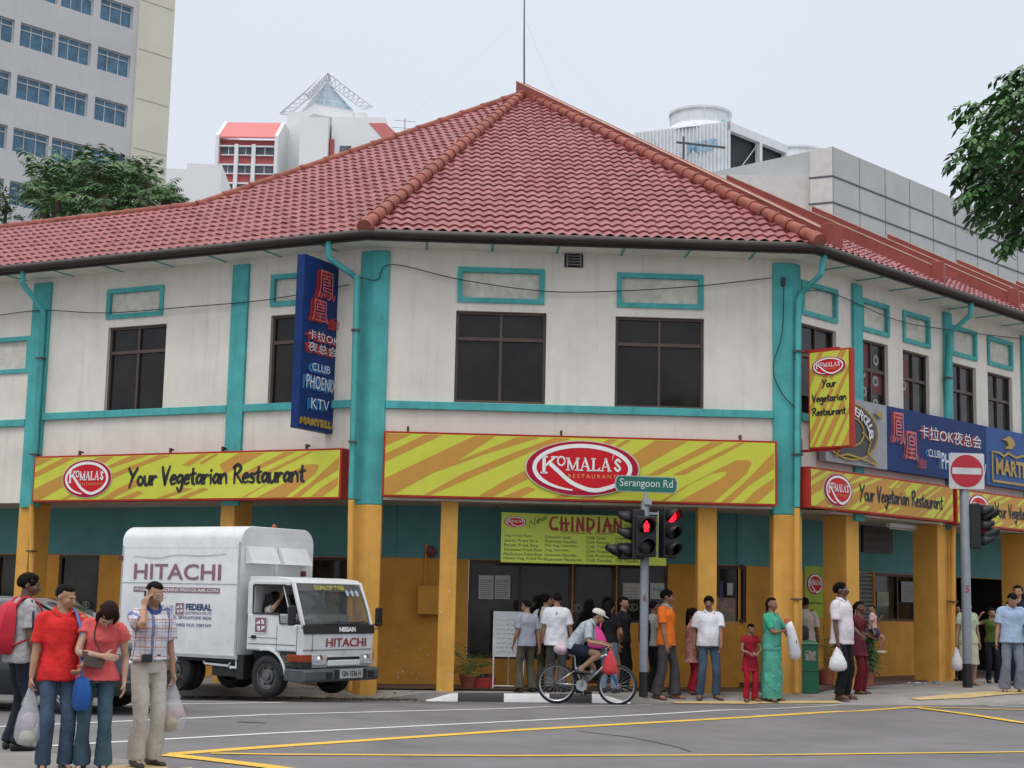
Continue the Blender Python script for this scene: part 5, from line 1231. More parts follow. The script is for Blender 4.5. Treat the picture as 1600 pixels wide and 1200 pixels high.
mb = MB(); mb.tube([(-.30, 1.70, -.012), (.34, 1.70, -.012), (.44, 1.40, -.006), (.50, 1.12, -.006), (.26, 1.12, -.006), (.235, 1.265, -.006), (-.30, 1.265, -.006), (-.31, 1.70, -.012)], .014, 6); mb.build('window_seal', BLACK, tk)
mb = MB(); n = 8; rings = []
for v_, u_ in ((1.715, .455), (1.5, .56), (1.3, .635), (1.12, .69)): rings.append([(u_+.05*sin(pi*k/n), v_, lerp(-.07, -WT+.07, k/n)) for k in range(n+1)])
mb.loft(rings, cap=False, closed=False); mb.build('windscreen', mat('windscreen_glass', (.09, .10, .11), .06, var=.3, scale=2, spec=.8, alpha=.62), tk, smooth=True)
mb = MB()
for k in range(n):
    pass
mb.loft([[(.445+.05*sin(pi*k/12), 1.735, lerp(-.06, -WT+.06, k/12)) for k in range(13)], [(.505+.052*sin(pi*k/12), 1.62, lerp(-.08, -WT+.08, k/12)) for k in range(13)]], cap=False, closed=False)
mb.build('sun_strip', mat('sun_strip', (.10, .10, .10), .4), tk)
mb = MB(); mb.geo(tx('DUNLOP TYRE', .72, .07, .02), FR @ T3(.42, 1.645, .575) @ Matrix.Rotation(-.45, 4, 'X')); mb.build('strip_lettering', mat('strip_yellow', (.50, .50, .04), .5), tk)
mb = MB()
for x, s_ in ((1.18, .06), (1.30, .05), (1.42, .06)): mb.geo(([(.04*cos(a/8*pi), .055*sin(a/8*pi), 0) for a in range(16)], [tuple(range(16))]), FR @ T3(x, 1.60, .60) @ Matrix.Rotation(-.45, 4, 'X'))
mb.build('licence_disc', mat('disc_blue', (.35, .45, .55), .5), tk)
mb = MB(); mb.prism([(-.30, .9), (-.10, 1.0), (-.05, 1.28), (-.16, 1.56), (-.28, 1.56), (-.34, 1.28)], -.75, -.25); mb.prism([(-.30, .9), (-.10, 1.0), (-.05, 1.28), (-.16, 1.56), (-.28, 1.56), (-.34, 1.28)], -1.5, -.9); mb.bb(-.38, .66, 1.10, 1.115, -WT+.06, -.06); mb.bb(.42, .66, 1.1, 1.15, -WT+.08, -.08); mb.build('seats', CHAS, tk)
mb = MB(); mb.M = T3(.30, 1.28, -.42) @ Matrix.Rotation(radians(55), 4, 'Z') @ Matrix.Rotation(pi/2, 4, 'X'); mb.tube([(.17*cos(a/10*2*pi), .17*sin(a/10*2*pi), 0) for a in range(11)], .014, 6); mb.build('steering_wheel', BLACK, tk)
mb = MB(); mb.ell((.56, 1.19, -.30), (.07, .05, .10)); mb.box((.58, 1.165, -.52), (.10, .03, .22)); mb.box((.55, 1.17, -.36), (.12, .04, .2)); mb.build('dashboard_papers', mat('papers', (.50, .49, .47), .8, var=.2, scale=12), tk)
mb = MB(); mb.lathe([(.005, 0), (.10, .0), (.11, .03), (.005, .035)], (.50, 1.50, -1.02), 12, Matrix.Rotation(pi/2, 3, 'Y')); mb.build('inner_mirror', BLACK, tk)
# front face
mb = MB(); mb.prism([(.705, 1.12), (.735, 1.10), (.752, .985), (.72, .97)], -WT+.02, -.02); mb.build('cowl_panel', BLACK, tk, bevel=.006)
def front(x, v, z): return FR @ T3(x, v, z)
mb = MB(); mb.geo(tx('NISSAN', .40, .075, .05), front(.83, 1.005, .757) @ Matrix.Rotation(-.12, 4, 'X')); mb.build('badge_lettering', WHITE, tk)
mb = MB(); mb.geo(tx('HITACHI', .98, .135, .012), front(.55, .775, .735)); mb.build('front_lettering', TRED, tk)
mb = MB(); mb.bb(.70, .731, .730, .738, -WT+.05, -.03); mb.bb(.70, .729, .70, .97, -.235, -.229); mb.bb(.2, .2+.004, .7, 1.1, -.012, -.004); mb.bb(-.415, -.408, .71, 1.26, -.012, -.004); mb.bb(.60, .606, .7, 1.1, -.012, -.004)
mb.bb(-.38, .22, .895, .90, -.012, -.004); mb.bb(-.38, .58, .80, .808, -.012, -.002); mb.build('shut_line', SEAM, tk)
mb = MB(); mb.ribbon(arc(.98, .69, .045, .03, 0, 360, 16), .008, .733); mb.v = [tuple((FR @ V(p))) for p in mb.v]; mb.build('round_badge', GREY, tk)
mb = MB(); mb.bb(.69, .728, .545, .62, -1.38, -.60); mb.build('grille_slot', BLACK, tk)
mb = MB(); mb.bb(.69, .745, .485, .575, -1.38, -.60); mb.build('grille_bar', TW, tk, bevel=.015)
for w0, w1 in ((-.27, -.58), (-1.41, -1.72)):
    mb = MB(); mb.prism([(.66, .665), (.725, .665), (.735, .50), (.66, .48)], w1, w0); mb.build('headlight', LAMP, tk, bevel=.012)
    mb = MB(); mb.lathe([(.02, .0), (.06, .004), (.075, .03)], (.70, .58, (w0+w1)/2), 14, Matrix.Rotation(pi/2, 3, 'Y')); mb.build('reflector', CHROME, COL.objects[-1], smooth=True)
for w0, w1 in ((.004, -.24), (-WT+.03, -WT-.012)):
    mb = MB(); mb.bb(.42 if w1 > -1 else .55, .725, .555, .665, w1, w0); mb.build('indicator', AMB, tk, bevel=.012)
mb = MB(); mb.bb(.42, .722, .47, .552, -.24, .0); mb.build('lamp_base', CHAS, tk)
mb = MB(); mb.prism([(.40, .45), (.80, .45), (.83, .41), (.83, .29), (.78, .25), (.40, .27)], -WT-.03, .03); mb.build('bumper', mat('bumper_grey', (.075, .085, .095), .5, var=.1, dirt=.3), tk, bevel=.02)
mb = MB()
for w_ in (-.52, -1.55): mb.bb(.82, .838, .30, .40, w_-.07, w_+.07)
mb.bb(.82, .836, .29, .43, -.76, -.66); mb.bb(.82, .836, .29, .43, -1.44, -1.34); mb.build('bumper_recess', CHAS, tk)
mb = MB(); mb.bb(.835, .845, .30, .44, -1.33, -.77); mb.build('number_plate', mat('plate_pale', (.42, .43, .42), .5), tk)
mb = MB(); mb.geo(tx('GN 1536 H', .46, .085, .02), front(.82, .328, .849)); mb.build('plate_lettering', INK, tk)
mb = MB(); mb.bb(.28, .60, .34, .695, -.06, -.005); mb.bb(-.5, .6, .34, .70, -WT+.01, -.25); mb.build('step_panel', CHAS, tk)
mb = MB()
for i, t in enumerate(('MAX LADEN 2000 KG', 'UL 1680', 'PASSENGERS 2', 'SPEED LIMIT 60')): mb.geo(tx(t, .2, .025), T3(.33, .62-.04*i, .0))
mb.build('side_notice', mat('letter_dim', (.35, .35, .35), .6), tk)
mb = MB(); q = [(.41*cos(radians(a)), .32+.41*sin(radians(a))) for a in range(8, 112, 8)]; mb.ribbon(q, .035, .012, .10); mb.build('wheel_arch', TW, tk)
mb = MB(); mb.box((-.26, .905, .004), (.09, .05, .02)); mb.build('door_handle', BLACK, tk, bevel=.006)
side2 = MB(); emblem(side2, -.24, .97, .235, .004); side2.v = [(a, b, c-.004) for a, b, c in side2.v]; de = side2.build('door_emblem', TMAUVE, tk)
s2 = MB(); emblem2(s2, -.24, .97, .235, .004); s2.build('emblem', mat('letter_white', (0, 0, 0)), de)
# chassis and wheels
mb = MB(); mb.bb(-3.1, .5, .40, .56, -1.25, -.5); mb.bb(-1.15, -.55, .28, .55, -.5, -.06); mb.bb(-3.22, -.6, .50, .56, -WT+.03, -.03); mb.bb(-2.9, -2.2, .33, .5, -.5, -.15); mb.bb(-.60, -.46, .25, .62, -.5, -.02); mb.build('chassis', CHAS, tk)
mb = MB(); mb.tube([(-1.35, .555, -.05), (-1.30, .46, -.05), (-.80, .44, -.05), (-.72, .555, -.05)], .02, 6); mb.tube([(-.75, .42, -.04), (-.62, .42, -.04), (-.62, .56, -.04)], .025, 6); mb.build('side_guard', TW, tk)
def wheel(par, u, w_, r, wd, sgn, rim=STEEL, hub=True, vc=None):
    vc = r if vc is None else vc
    R = Matrix.Identity(3) if sgn > 0 else Matrix.Rotation(pi, 3, 'X')
    mb = MB(); mb.lathe([(r*.58, -wd), (r*.86, -wd), (r*.97, -wd*.88), (r, -wd*.7), (r, -wd*.3), (r*.97, -wd*.12), (r*.88, 0), (r*.70, .006), (r*.60, -.01), (r*.58, -.03)], (u, vc, w_), 32, R, cap=False); t = mb.build('wheel', RUBBER, par, smooth=35)
    mb = MB(); mb.lathe([(r*.60, -.01), (r*.57, -.012), (r*.53, -.05), (r*.36, -.07), (r*.34, -.03), (r*.2, -.03), (r*.19, .01), (r*.01, .015)], (u, vc, w_), 28, R, cap=False)
    k = mb.build('rim', rim, t, smooth=35)
    mb = MB()
    for a in range(6): th = a*pi/3; mb.ell((u+r*.42*cos(th), vc+r*.42*sin(th), w_-.055*sgn), (r*.055, r*.055, .018), nu=8, nv=5)
    mb.build('rim_hole', CHAS, k)
    return t
RIMG = mat('rim_grey', (.22, .22, .22), .45, .6, var=.25, scale=8, dirt=.4)
wheel(tk, 0, -.03, .32, .19, 1, RIMG); wheel(tk, 0, -WT+.03, .32, .19, -1, RIMG)
for w_ in (-.05, -.27): wheel(tk, -1.95, w_, .32, .18, 1, RIMG)
for w_ in (-WT+.05, -WT+.27): wheel(tk, -1.95, w_, .32, .18, -1, RIMG)
for s_, w_, vv in ((1, .0, 1.12), (-1, -WT, 1.1)):
    mb = MB(); mb.tube([(.66, vv, w_), (.74, vv+.04, w_+.10*s_), (.68, vv+.08, w_+.18*s_)], .012, 6)
    if s_ < 0: mb.tube([(.66, vv-.06, w_), (.74, vv-.05, w_+.12*s_), (.68, vv+.06, w_+.18*s_)], .012, 6)
    a = mb.build('mirror_arm', BLACK, tk); mb = MB(); mb.box((.66, vv+.13, w_+.19*s_), (.06, .30, .15)); mb.build('mirror', BLACK, a, bevel=.025)
mb = MB(); mb.tube([(.72, 1.12, -.5), (.70, 1.16, -.9), (.705, 1.15, -1.05)], .008, 5); mb.tube([(.74, 1.12, -1.1), (.73, 1.17, -1.5)], .008, 5); mb.build('wiper', BLACK, tk)

# ------------------------------------------------------------------ dark saloon car behind the waiting group
CPX = at_y(190, 1090, 19.6); CPX.z = .03; CPX += V((cos(radians(9)), -sin(radians(9)), 0))*.12
car = veh(CPX, 9, 'parked_car', 'dark blue grey saloon car in the road behind the four waiting people', 'car')
CB = mat('car_paint', (.022, .026, .034), .22, .3, var=.08, coat=.8); CG = mat('car_glass', (.05, .06, .065), .05, var=.2, spec=.9); CW = 1.70
def ring_(u, vs, hw, top):
    """half-height cross section of the car body at u: lower sill, belt, top"""
    lo, be, tp = vs; c = -CW/2
    P = [(hw*.93, lo), (hw, lo+.12), (hw*1.0, (lo+be)/2), (hw*.96, be), (top, tp-.05), (top*.86, tp), (0, tp+.02)]
    P = P + [(-a, b) for a, b in P[-2::-1]]
    return [(u, b, c+a) for a, b in P]
S_ = [(-4.4, (.45, .80, .86), .70, .60), (-4.32, (.30, .85, .92), .80, .70), (-3.9, (.22, .90, .97), .85, .74), (-3.6, (.22, .92, 1.05), .85, .66), (-3.0, (.22, .92, 1.38), .85, .58), (-2.2, (.22, .92, 1.44), .85, .57), (-1.55, (.22, .92, 1.42), .85, .57), (-1.2, (.22, .92, 1.29), .85, .60), (-.62, (.22, .88, .96), .85, .70), (-.45, (.22, .82, .90), .84, .72), (-.25, (.24, .76, .84), .80, .68), (-.06, (.28, .70, .76), .74, .60), (.0, (.38, .62, .66), .66, .50)]
mb = MB(); mb.loft([ring_(u, v, h, t) for u, v, h, t in S_]); mb.build('body', CB, car, smooth=50)
mb = MB()
for sgn in (1, -1):
    c = -CW/2
    o_ = lambda u, v, hw: (u, v, c+sgn*(hw+.004))
    mb.poly([o_(-3.55, .94, .82), o_(-2.45, .94, .822), o_(-2.45, 1.36, .63), o_(-3.0, 1.33, .64)]); mb.poly([o_(-2.38, .94, .822), o_(-.85, .93, .82), o_(-1.38, 1.30, .655), o_(-1.6, 1.36, .63), o_(-2.38, 1.37, .63)])
mb.build('side_window', CG, car)
mb = MB(); mb.poly([(-1.53, 1.405, -CW/2+.53), (-.68, .985, -CW/2+.68), (-.68, .985, -CW/2-.68), (-1.53, 1.405, -CW/2-.53)]); mb.v = [(a+.012, b+.02, c) for a, b, c in mb.v]; mb.build('windscreen', CG, car)
mb = MB(); mb.poly([(-3.08, 1.37, -CW/2+.53), (-3.6, 1.06, -CW/2+.62), (-3.6, 1.06, -CW/2-.62), (-3.08, 1.37, -CW/2-.53)]); mb.v = [(a-.012, b+.02, c) for a, b, c in mb.v]; mb.build('rear_window', CG, car)
for sgn in (1, -1):
    mb = MB(); mb.ell((-.10, .66, -CW/2+sgn*.58), (.13, .075, .16)); mb.build('headlight', LAMP, car, smooth=True)
mb = MB()
for k in range(5): mb.bb(-.02, .03, .54+k*.035, .56+k*.035, -CW/2-.36, -CW/2+.36)
mb.build('grille', CHROME, car)
mb = MB(); mb.bb(-.2, .06, .26, .46, -CW+.06, -.06); mb.build('bumper', mat('car_bumper', (.012, .013, .016), .4), car, bevel=.05)
for u in (-.85, -3.55):
    wheel(car, u, .0, .30, .18, 1, STEEL); wheel(car, u, -CW, .30, .18, -1, STEEL)
mb = MB(); mb.ell((-.98, .98, .09), (.07, .06, .11)); mb.build('door_mirror', CB, car, smooth=True)
mb = MB(); mb.bb(-4.2, -.1, 1.0, 1.0, 0, 0) if 0 else mb.bb(-3.9, -.9, .895, .905, .0, .008); mb.build('waist_trim', CHROME, car)

# ------------------------------------------------------------------ traffic lights
SIGB = mat('signal_black', (.012, .013, .015), .5, var=.15); POLEM = mat('pole_grey', (.24, .27, .31), .5, .2, var=.08, scale=6, dirt=.25)
REDL = mat('red_light', (1.0, .012, .03), .4, emit=2.2, var=0); LENS = mat('dark_lens', (.03, .035, .035), .25, var=.2)
def head(par, loc, yaw, n=2, lit=None, man=False, s=1.0):
    """signal head facing yaw (0 = towards the viewer), lit one counted from the top"""
    M = Matrix.Translation(loc) @ Matrix.Rotation(yaw, 4, 'Z'); p = .30*s; w_ = .30*s; mb = MB(); mb.M = M
    mb.bb(-w_/2, w_/2, -.06*s, .16*s, -p*n/2, p*n/2); b = mb.build('signal_head', SIGB, par, bevel=.02)
    for i in range(n):
        z = p*n/2-p*(i+.5); r = .115*s; mb = MB(); mb.M = M @ Matrix.Translation((0, -.06*s, z)) @ Matrix.Rotation(pi/2, 4, 'X')
        # hood: tube cut away below
        rings = []
        for d_, k in ((0, 1.06), (.10*s, 1.06), (.26*s, 1.0)):
            a0 = -55 if d_ < .05 else (-35 if d_ < .2 else 15)
            rings.append([(r*k*cos(radians(lerp(a0, 180-a0, j/14))), r*k*sin(radians(lerp(a0, 180-a0, j/14))), d_) for j in range(15)])
        mb.loft(rings, cap=False, closed=False); h_ = mb.build('hood', SIGB, b, smooth=True); so_ = h_.modifiers.new('thick', 'SOLIDIFY'); so_.thickness = .008
        mb = MB(); mb.M = M @ Matrix.Translation((0, -.062*s, z)) @ Matrix.Rotation(pi/2, 4, 'X'); on = lit == i
        if on and man:
            mb.ell((0, .062*s, .01), (.018*s, .018*s, .008), nu=10, nv=6); mb.prism([(-.035*s, .04*s), (.035*s, .04*s), (.045*s, -.02*s), (.032*s, -.02*s), (.035*s, -.085*s), (.006*s, -.085*s), (0, -.03*s), (-.006*s, -.085*s), (-.035*s, -.085*s), (-.032*s, -.02*s), (-.045*s, -.02*s)], .004, .012)
            mb.build('red_man', REDL, b); mb = MB(); mb.M = M @ Matrix.Translation((0, -.062*s, z)) @ Matrix.Rotation(pi/2, 4, 'X'); on = False
        mb.lathe([(.005, .012), (r*.6, .008), (r*.97, 0)], n=20); mb.build('lens', REDL if on else LENS, b, smooth=True)
    return b
def pole_thing(name, P, h, r, label, blk=.48):
    e = empty(name, label, 'traffic light', P); mb = MB(); mb.lathe([(r, blk), (r, h-.02), (r*.8, h), (.01, h)], n=18); mb.build('pole', POLEM, e, smooth=40)
    mb = MB(); mb.lathe([(.01, 0), (r*1.03, 0), (r*1.03, blk), (r, blk+.002)], n=18); mb.build('black_base', SIGB, e, smooth=40); return e
P1 = foot(1007, 1087); Y1 = 25.72; P1 = V((at_y(1007, 900, Y1).x, Y1, ground_z(2.2, Y1))); top1 = at_y(1005, 784, Y1).z-P1.z
tl = pole_thing('traffic_light', P1, top1, .072, 'grey traffic light pole with red man lit, under the green street name sign', (at_y(1007, 1050, Y1).z-P1.z))
zc = at_y(1007, 838, Y1-.2).z-P1.z
head(tl, (0, -.16, zc), radians(4), 2, 0, True, 1.12)
zr = at_y(1045, 833, Y1).z-P1.z; head(tl, (.40, -.05, zr), radians(28), 3, 0, False, .92)
zl = at_y(985, 835, Y1).z-P1.z; head(tl, (-.17, -.02, zl), radians(-88), 3, None, False, .92); head(tl, (-.36, .05, zl-.28), radians(-75), 1, None, False, .9)
mb = MB(); mb.bb(.0, .4, -.02, .02, zr+.3, zr+.34); mb.bb(.0, .4, -.02, .02, zr-.36, zr-.32); mb.bb(-.2, 0, -.02, .02, zl+.3, zl+.34); mb.bb(-.36, 0, -.02, .02, zl-.3, zl-.26); mb.bb(-.03, .1, -.1, -.02, top1-.05, top1+.03)
mb.bb(.205, .22, -.1, -.09, zr-.42, zr+.36); mb.build('bracket', GREY, tl)
mb = MB(); mb.M = Matrix.Translation((-.03, -.077, at_y(1007, 940, Y1).z-P1.z)) @ Matrix.Rotation(pi/2, 4, 'X'); mb.geo(tx('6', .06, .12, .01)); mb.build('number', mat('num_red', (.35, .03, .04), .5), tl)
# street name sign on the pole
zs = at_y(1009, 757, Y1).z; xs_ = [at_y(x, 757, Y1).x for x in (961, 1058)]
sg = empty('street_name_sign', 'green street name sign with white lettering on top of the traffic light pole', 'sign', ((xs_[0]+xs_[1])/2, Y1-.04, zs-.135))
hw = (xs_[1]-xs_[0])/2; hh = .135
def rsign(w_, h_): # bowed ends
    return [(w_*.93, -h_), (w_, -h_*.5), (w_*1.01, 0), (w_, h_*.5), (w_*.93, h_), (-w_*.93, h_), (-w_, h_*.5), (-w_*1.01, 0), (-w_, -h_*.5), (-w_*.93, -h_)]
MV = Matrix.Translation((0, 0, .135)) @ Matrix.Rotation(pi/2, 4, 'X') @ Matrix.Rotation(radians(-1), 4, 'Z')
mb = MB(); mb.M = MV; mb.prism(rsign(hw, hh), -.04, .0); mb.build('plate_edge', mat('sign_edge', (.45, .46, .46), .4, .4), sg)
mb = MB(); mb.M = MV; mb.prism(rsign(hw*.965, hh*.90), -.02, .004); mb.build('plate', mat('sign_green', (.008, .13, .095), .4, var=.04), sg)
mb = MB(); mb.M = MV; mb.geo(tx('Serangoon Rd', hw*1.7, hh*1.25, .0), T3(-hw*.85, -hh*.62, .0075)); mb.build('lettering', mat('letter_pale', (.66, .70, .68), .5), sg)
mb = MB(); mb.tube([(0, .02, .0), (0, .02, -.14)], .03, 8); mb.box((.02, .02, -.14), (.16, .1, .05)); mb.build('post', GREY, sg)
# right hand pole with the no entry sign
Y2 = 28.4; q = at_y(1509, 900, Y2); P2 = V((q.x, Y2, ground_z(q.x, Y2))); top2 = at_y(1508, 763, Y2).z-P2.z
t2 = pole_thing('traffic_light', P2, top2, .085, 'grey traffic light pole below the no entry sign at the right', at_y(1508, 1037, Y2).z-P2.z)
z2 = at_y(1538, 822, Y2).z-P2.z; head(t2, (.26, .05, z2), radians(72), 3, 1, False, .92); head(t2, (.28, .16, z2+.01), radians(60), 2, None, False, 1.2)
mb = MB(); mb.bb(0, .26, -.02, .02, z2+.3, z2+.34); mb.bb(0, .26, -.02, .02, z2-.4, z2-.36); mb.build('bracket', GREY, t2)
mb = MB(); mb.M = Matrix.Translation((-.035, -.09, at_y(1508, 926, Y2).z-P2.z)) @ Matrix.Rotation(pi/2, 4, 'X'); mb.geo(tx('5', .065, .13, .01)); mb.build('number', mat('num_red', (0, 0, 0)), t2)
a, b = at_y(1483, 736, Y2-.1), at_y(1538, 736, Y2-.1); hz = (at_y(1510, 707, Y2-.1).z-at_y(1510, 763, Y2-.1).z)/2
ne = empty('no_entry_sign', 'square white sign with a red no entry disc on the right pole', 'sign', ((a.x+b.x)/2, Y2-.1, (a.z+b.z)/2-hz)); w_ = (b.x-a.x)/2
MV = Matrix.Translation((0, 0, hz)) @ Matrix.Rotation(pi/2, 4, 'X') @ Matrix.Rotation(radians(-.5), 4, 'Z')
def rr(w_, h_, r): return arc(w_-r, h_-r, r, r, 0, 90, 5)+arc(-w_+r, h_-r, r, r, 90, 180, 5)+arc(-w_+r, -h_+r, r, r, 180, 270, 5)+arc(w_-r, -h_+r, r, r, 270, 360, 5)
mb = MB(); mb.M = MV; mb.prism(rr(w_, hz, .04), -.02, 0); mb.build('plate', mat('sign_white', (.62, .62, .64), .4), ne)
mb = MB(); mb.M = MV; mb.prism(arc(0, 0, w_*.92, w_*.92, 0, 360, 40)[:-1], -.01, .004); mb.build('disc', mat('no_entry_red', (.45, .015, .03), .4, var=.04), ne)
mb = MB(); mb.M = MV; mb.prism(rr(w_*.83, w_*.185, .02), -.01, .008); mb.build('bar', mat('sign_white', (0, 0, 0)), ne)

# ------------------------------------------------------------------ things on the walkway
def put(px, py, Y): q = at_y(px, py, Y); return V((q.x, Y, ground_z(q.x, Y)))
GB_ = mat('bin_green', (.012, .13, .065), .4, var=.1, dirt=.2)
P = put(1261, 1078, 26.75); bn_ = empty('litter_bin', 'green litter bin between the right corner pillar and the walkway', 'bin', P); hgt_ = at_y(1261, 1000, 26.75).z-P.z
mb = MB(); mb.bb(-.17, .17, -.17, .17, 0, hgt_*.42); mb.bb(-.165, .165, -.165, .165, hgt_*.42, hgt_*.9); mb.bb(-.18, .18, -.18, .18, hgt_*.42, hgt_*.45); mb.build('body', GB_, bn_, bevel=.03)
mb = MB(); mb.lathe([(.25, hgt_*.9), (.25, hgt_*.93), (.2, hgt_*.98), (.01, hgt_)], n=4, R=Matrix.Rotation(pi/4, 3, 'Z')); mb.build('lid', GB_, bn_, bevel=.02)
mb = MB(); mb.bb(-.06, .12, -.172, -.166, hgt_*.62, hgt_*.80); mb.build('notice', mat('bin_notice', (.35, .33, .30), .6, var=.5, scale=30), bn_)
TERRA = mat('terracotta', (.33, .10, .06), .8, var=.12)
P = put(731, 1078, 27.0); P.z += .02; e = empty('potted_palm', 'terracotta pot with a feathery little palm beside the thin ochre pillar', 'potted plant', P)
mb = MB(); mb.lathe([(.01, 0), (.11, 0), (.155, .2), (.165, .2), (.165, .24), (.14, .24), (.12, .2), (.01, .19)], n=20); mb.build('pot', TERRA, e, smooth=40)
lf = MB()
def frond(lf, c, az, el, L_, n=10, wd=.35):
    p = V(c); d = V((cos(az)*cos(el), sin(az)*cos(el), sin(el)))
    for k in range(n):
        q = p+d*L_/n; d = (d+V((0, 0, -.13))).normalized(); sd_ = d.cross(V((0, 0, 1))).normalized()
        lf.poly([p, p+sd_*.006, q, q-sd_*.006])
        for s_ in (-1, 1):
            ll = L_*wd*sin(pi*(k+1.5)/(n+2)); t = (sd_*s_+d*.8+V((0, 0, random.uniform(-.3, .1)))).normalized(); wv = d*ll*.06; lf.poly([q-wv, q+t*ll*.5+wv, q+t*ll-V((0, 0, ll*.2)), q+t*ll*.5-wv])
        p = q
for i in range(20): frond(lf, (0, 0, .22), i*2.4, random.uniform(.5, 1.3), random.uniform(.4, .68))
lf.build('foliage', LEAF2, e, fix=False)
P = put(752, 1074, 27.15); P.z += .02; e = empty('red_planter', 'low red planter trough with small brown pots beside the potted palm', 'planter', P); mb = MB(); mb.prism([(-.22, 0), (.22, 0), (.25, .17), (-.25, .17)], -.1, .1); mb.v = [(a, c, b) for a, b, c in mb.v]; mb.build('trough', mat('planter_red', (.42, .015, .015), .45), e, bevel=.012)
mb = MB()
for x in (-.12, .02, .14): mb.lathe([(.02, .16), (.07, .17), (.06, .24), (.02, .22)], (x, 0, 0), 12)
mb.build('small_pots', mat('pot_brown', (.10, .04, .03), .7), e, smooth=40)
# white board on an easel
a, b = at_y(771, 955, 27.0), at_y(820, 1027, 27.0); P = put(795, 1080, 27.1); e = empty('menu_easel', 'white menu board with faint handwriting on a thin white easel', 'board', P); w_ = b.x-a.x; x0 = a.x-P.x
z0, z1 = b.z-P.z, a.z-P.z
mb = MB(); mb.loft([[(x0, -.10, z0), (x0+w_, -.10, z0), (x0+w_, -.02, z1), (x0, -.02, z1)], [(x0, -.085, z0), (x0+w_, -.085, z0), (x0+w_, -.005, z1), (x0, -.005, z1)]]); mb.build('board', mat('whiteboard', (.56, .59, .62), .4, var=.05), e)
mb = MB(); hnd = [('N', .2), ('s', .2)]
for i in range(8):
    x = x0+.06
    while x < x0+w_*.85:
        k = random.uniform(.03, .09); zz = lerp(z0, z1, .10+.8*i/8); yy = lerp(-.10, -.02, .10+.8*i/8)-.004; mb.tube(cat([(x+k*t/4, yy, zz+random.uniform(-.012, .02)) for t in range(5)], 3), .003, 4); x += k+.025
mb.build('handwriting', mat('pen_faded', (.30, .33, .45), .6), e)
mb = MB(); mb.tube([(x0+.02, -.12, 0), (x0+.02, -.06, z0+.3)], .014, 6); mb.tube([(x0+w_-.02, -.12, 0), (x0+w_-.02, -.06, z0+.3)], .014, 6); mb.tube([(x0+.02, -.12, .06), (x0+w_-.02, -.12, .06)], .012, 6); mb.tube([(x0+w_/2, .3, 0), (x0+w_/2, 0, z1)], .012, 6); mb.build('stand', WHITE, e)
# plants at the right
P = put(1352, 1062, 28.1); P.z = .2; e = empty('potted_shrub', 'bushy dark green potted shrub behind the man in the white shirt', 'potted plant', P); mb = MB(); mb.lathe([(.01, 0), (.14, 0), (.17, .25), (.15, .25), (.01, .22)], n=16); mb.build('pot', TERRA, e, smooth=40)
leaf = MB()
for k in range(330):
    o = V((random.gauss(0, 1), random.gauss(0, 1), random.gauss(0, 1))).normalized(); z = random.random(); r = .26*(1-.55*z)*random.random()**.3; spray(V((o.x*r, o.y*r, .25+z*.75)), o, 3, .1, sz=.07)
leaf.build('foliage', LEAF, e, fix=False)
P = put(1291, 1050, 28.0); P.z = .2; e = empty('potted_plant', 'dark leafy plant against the green poster wall near the bin', 'potted plant', P); mb = MB(); mb.lathe([(.01, 0), (.12, 0), (.15, .25), (.13, .25), (.01, .22)], n=16); mb.build('pot', TERRA, e, smooth=40)
lf = MB()
for i in range(26): frond(lf, (0, 0, .2+.45*random.random()), i*2.4, random.uniform(.3, 1.3), random.uniform(.35, .6), 8, .3)
lf.build('foliage', LEAF2, e, fix=False)
# litter
def litter(px, py, Y, m, label, sx=.12):
    q = at_y(px, py, Y); P = V((q.x, Y, .197)); e = MB(); n = 6; g = [[e.vert((sx*(i/n-.5), .1*(j/n-.5), abs(noise.noise(V((i*.7+px, j*.7, 0))))*.05+.002)) for j in range(n+1)] for i in range(n+1)]
    for i in range(n):
        for j in range(n): e.face((g[i][j], g[i+1][j], g[i+1][j+1], g[i][j+1]))
    o = e.build('litter', m); o.location = P; tag(o, label, 'litter', 'litter on the walkway')
litter(1432, 1068, 29.1, mat('litter_pale', (.50, .55, .62), .6, var=.3, scale=30), 'pale crumpled paper on the dark walkway floor', .35); litter(1461, 1067, 29.3, mat('litter_blue', (.10, .28, .50), .5), 'blue crumpled wrapper on the dark walkway floor', .16)
mb = MB()
for k in range(60):
    x = random.uniform(-3.8, -1.3); y = kerb_y(x)+random.uniform(-.25, .5); z = ground_z(x, y)+.004; r = random.uniform(.015, .05); a = random.uniform(0, 3); mb.poly([(x+r*cos(a), y+r*sin(a), z), (x-r*sin(a)*.5, y+r*cos(a)*.5, z+.01), (x-r*cos(a), y-r*sin(a), z), (x+r*sin(a)*.5, y-r*cos(a)*.5, z+.008)])
tag(mb.build('dead_leaves', mat('dead_leaf', (.16, .10, .05), .8, var=.4, scale=20)), 'scattered dead leaves and litter along the kerb by the truck', 'leaves', kind='stuff')

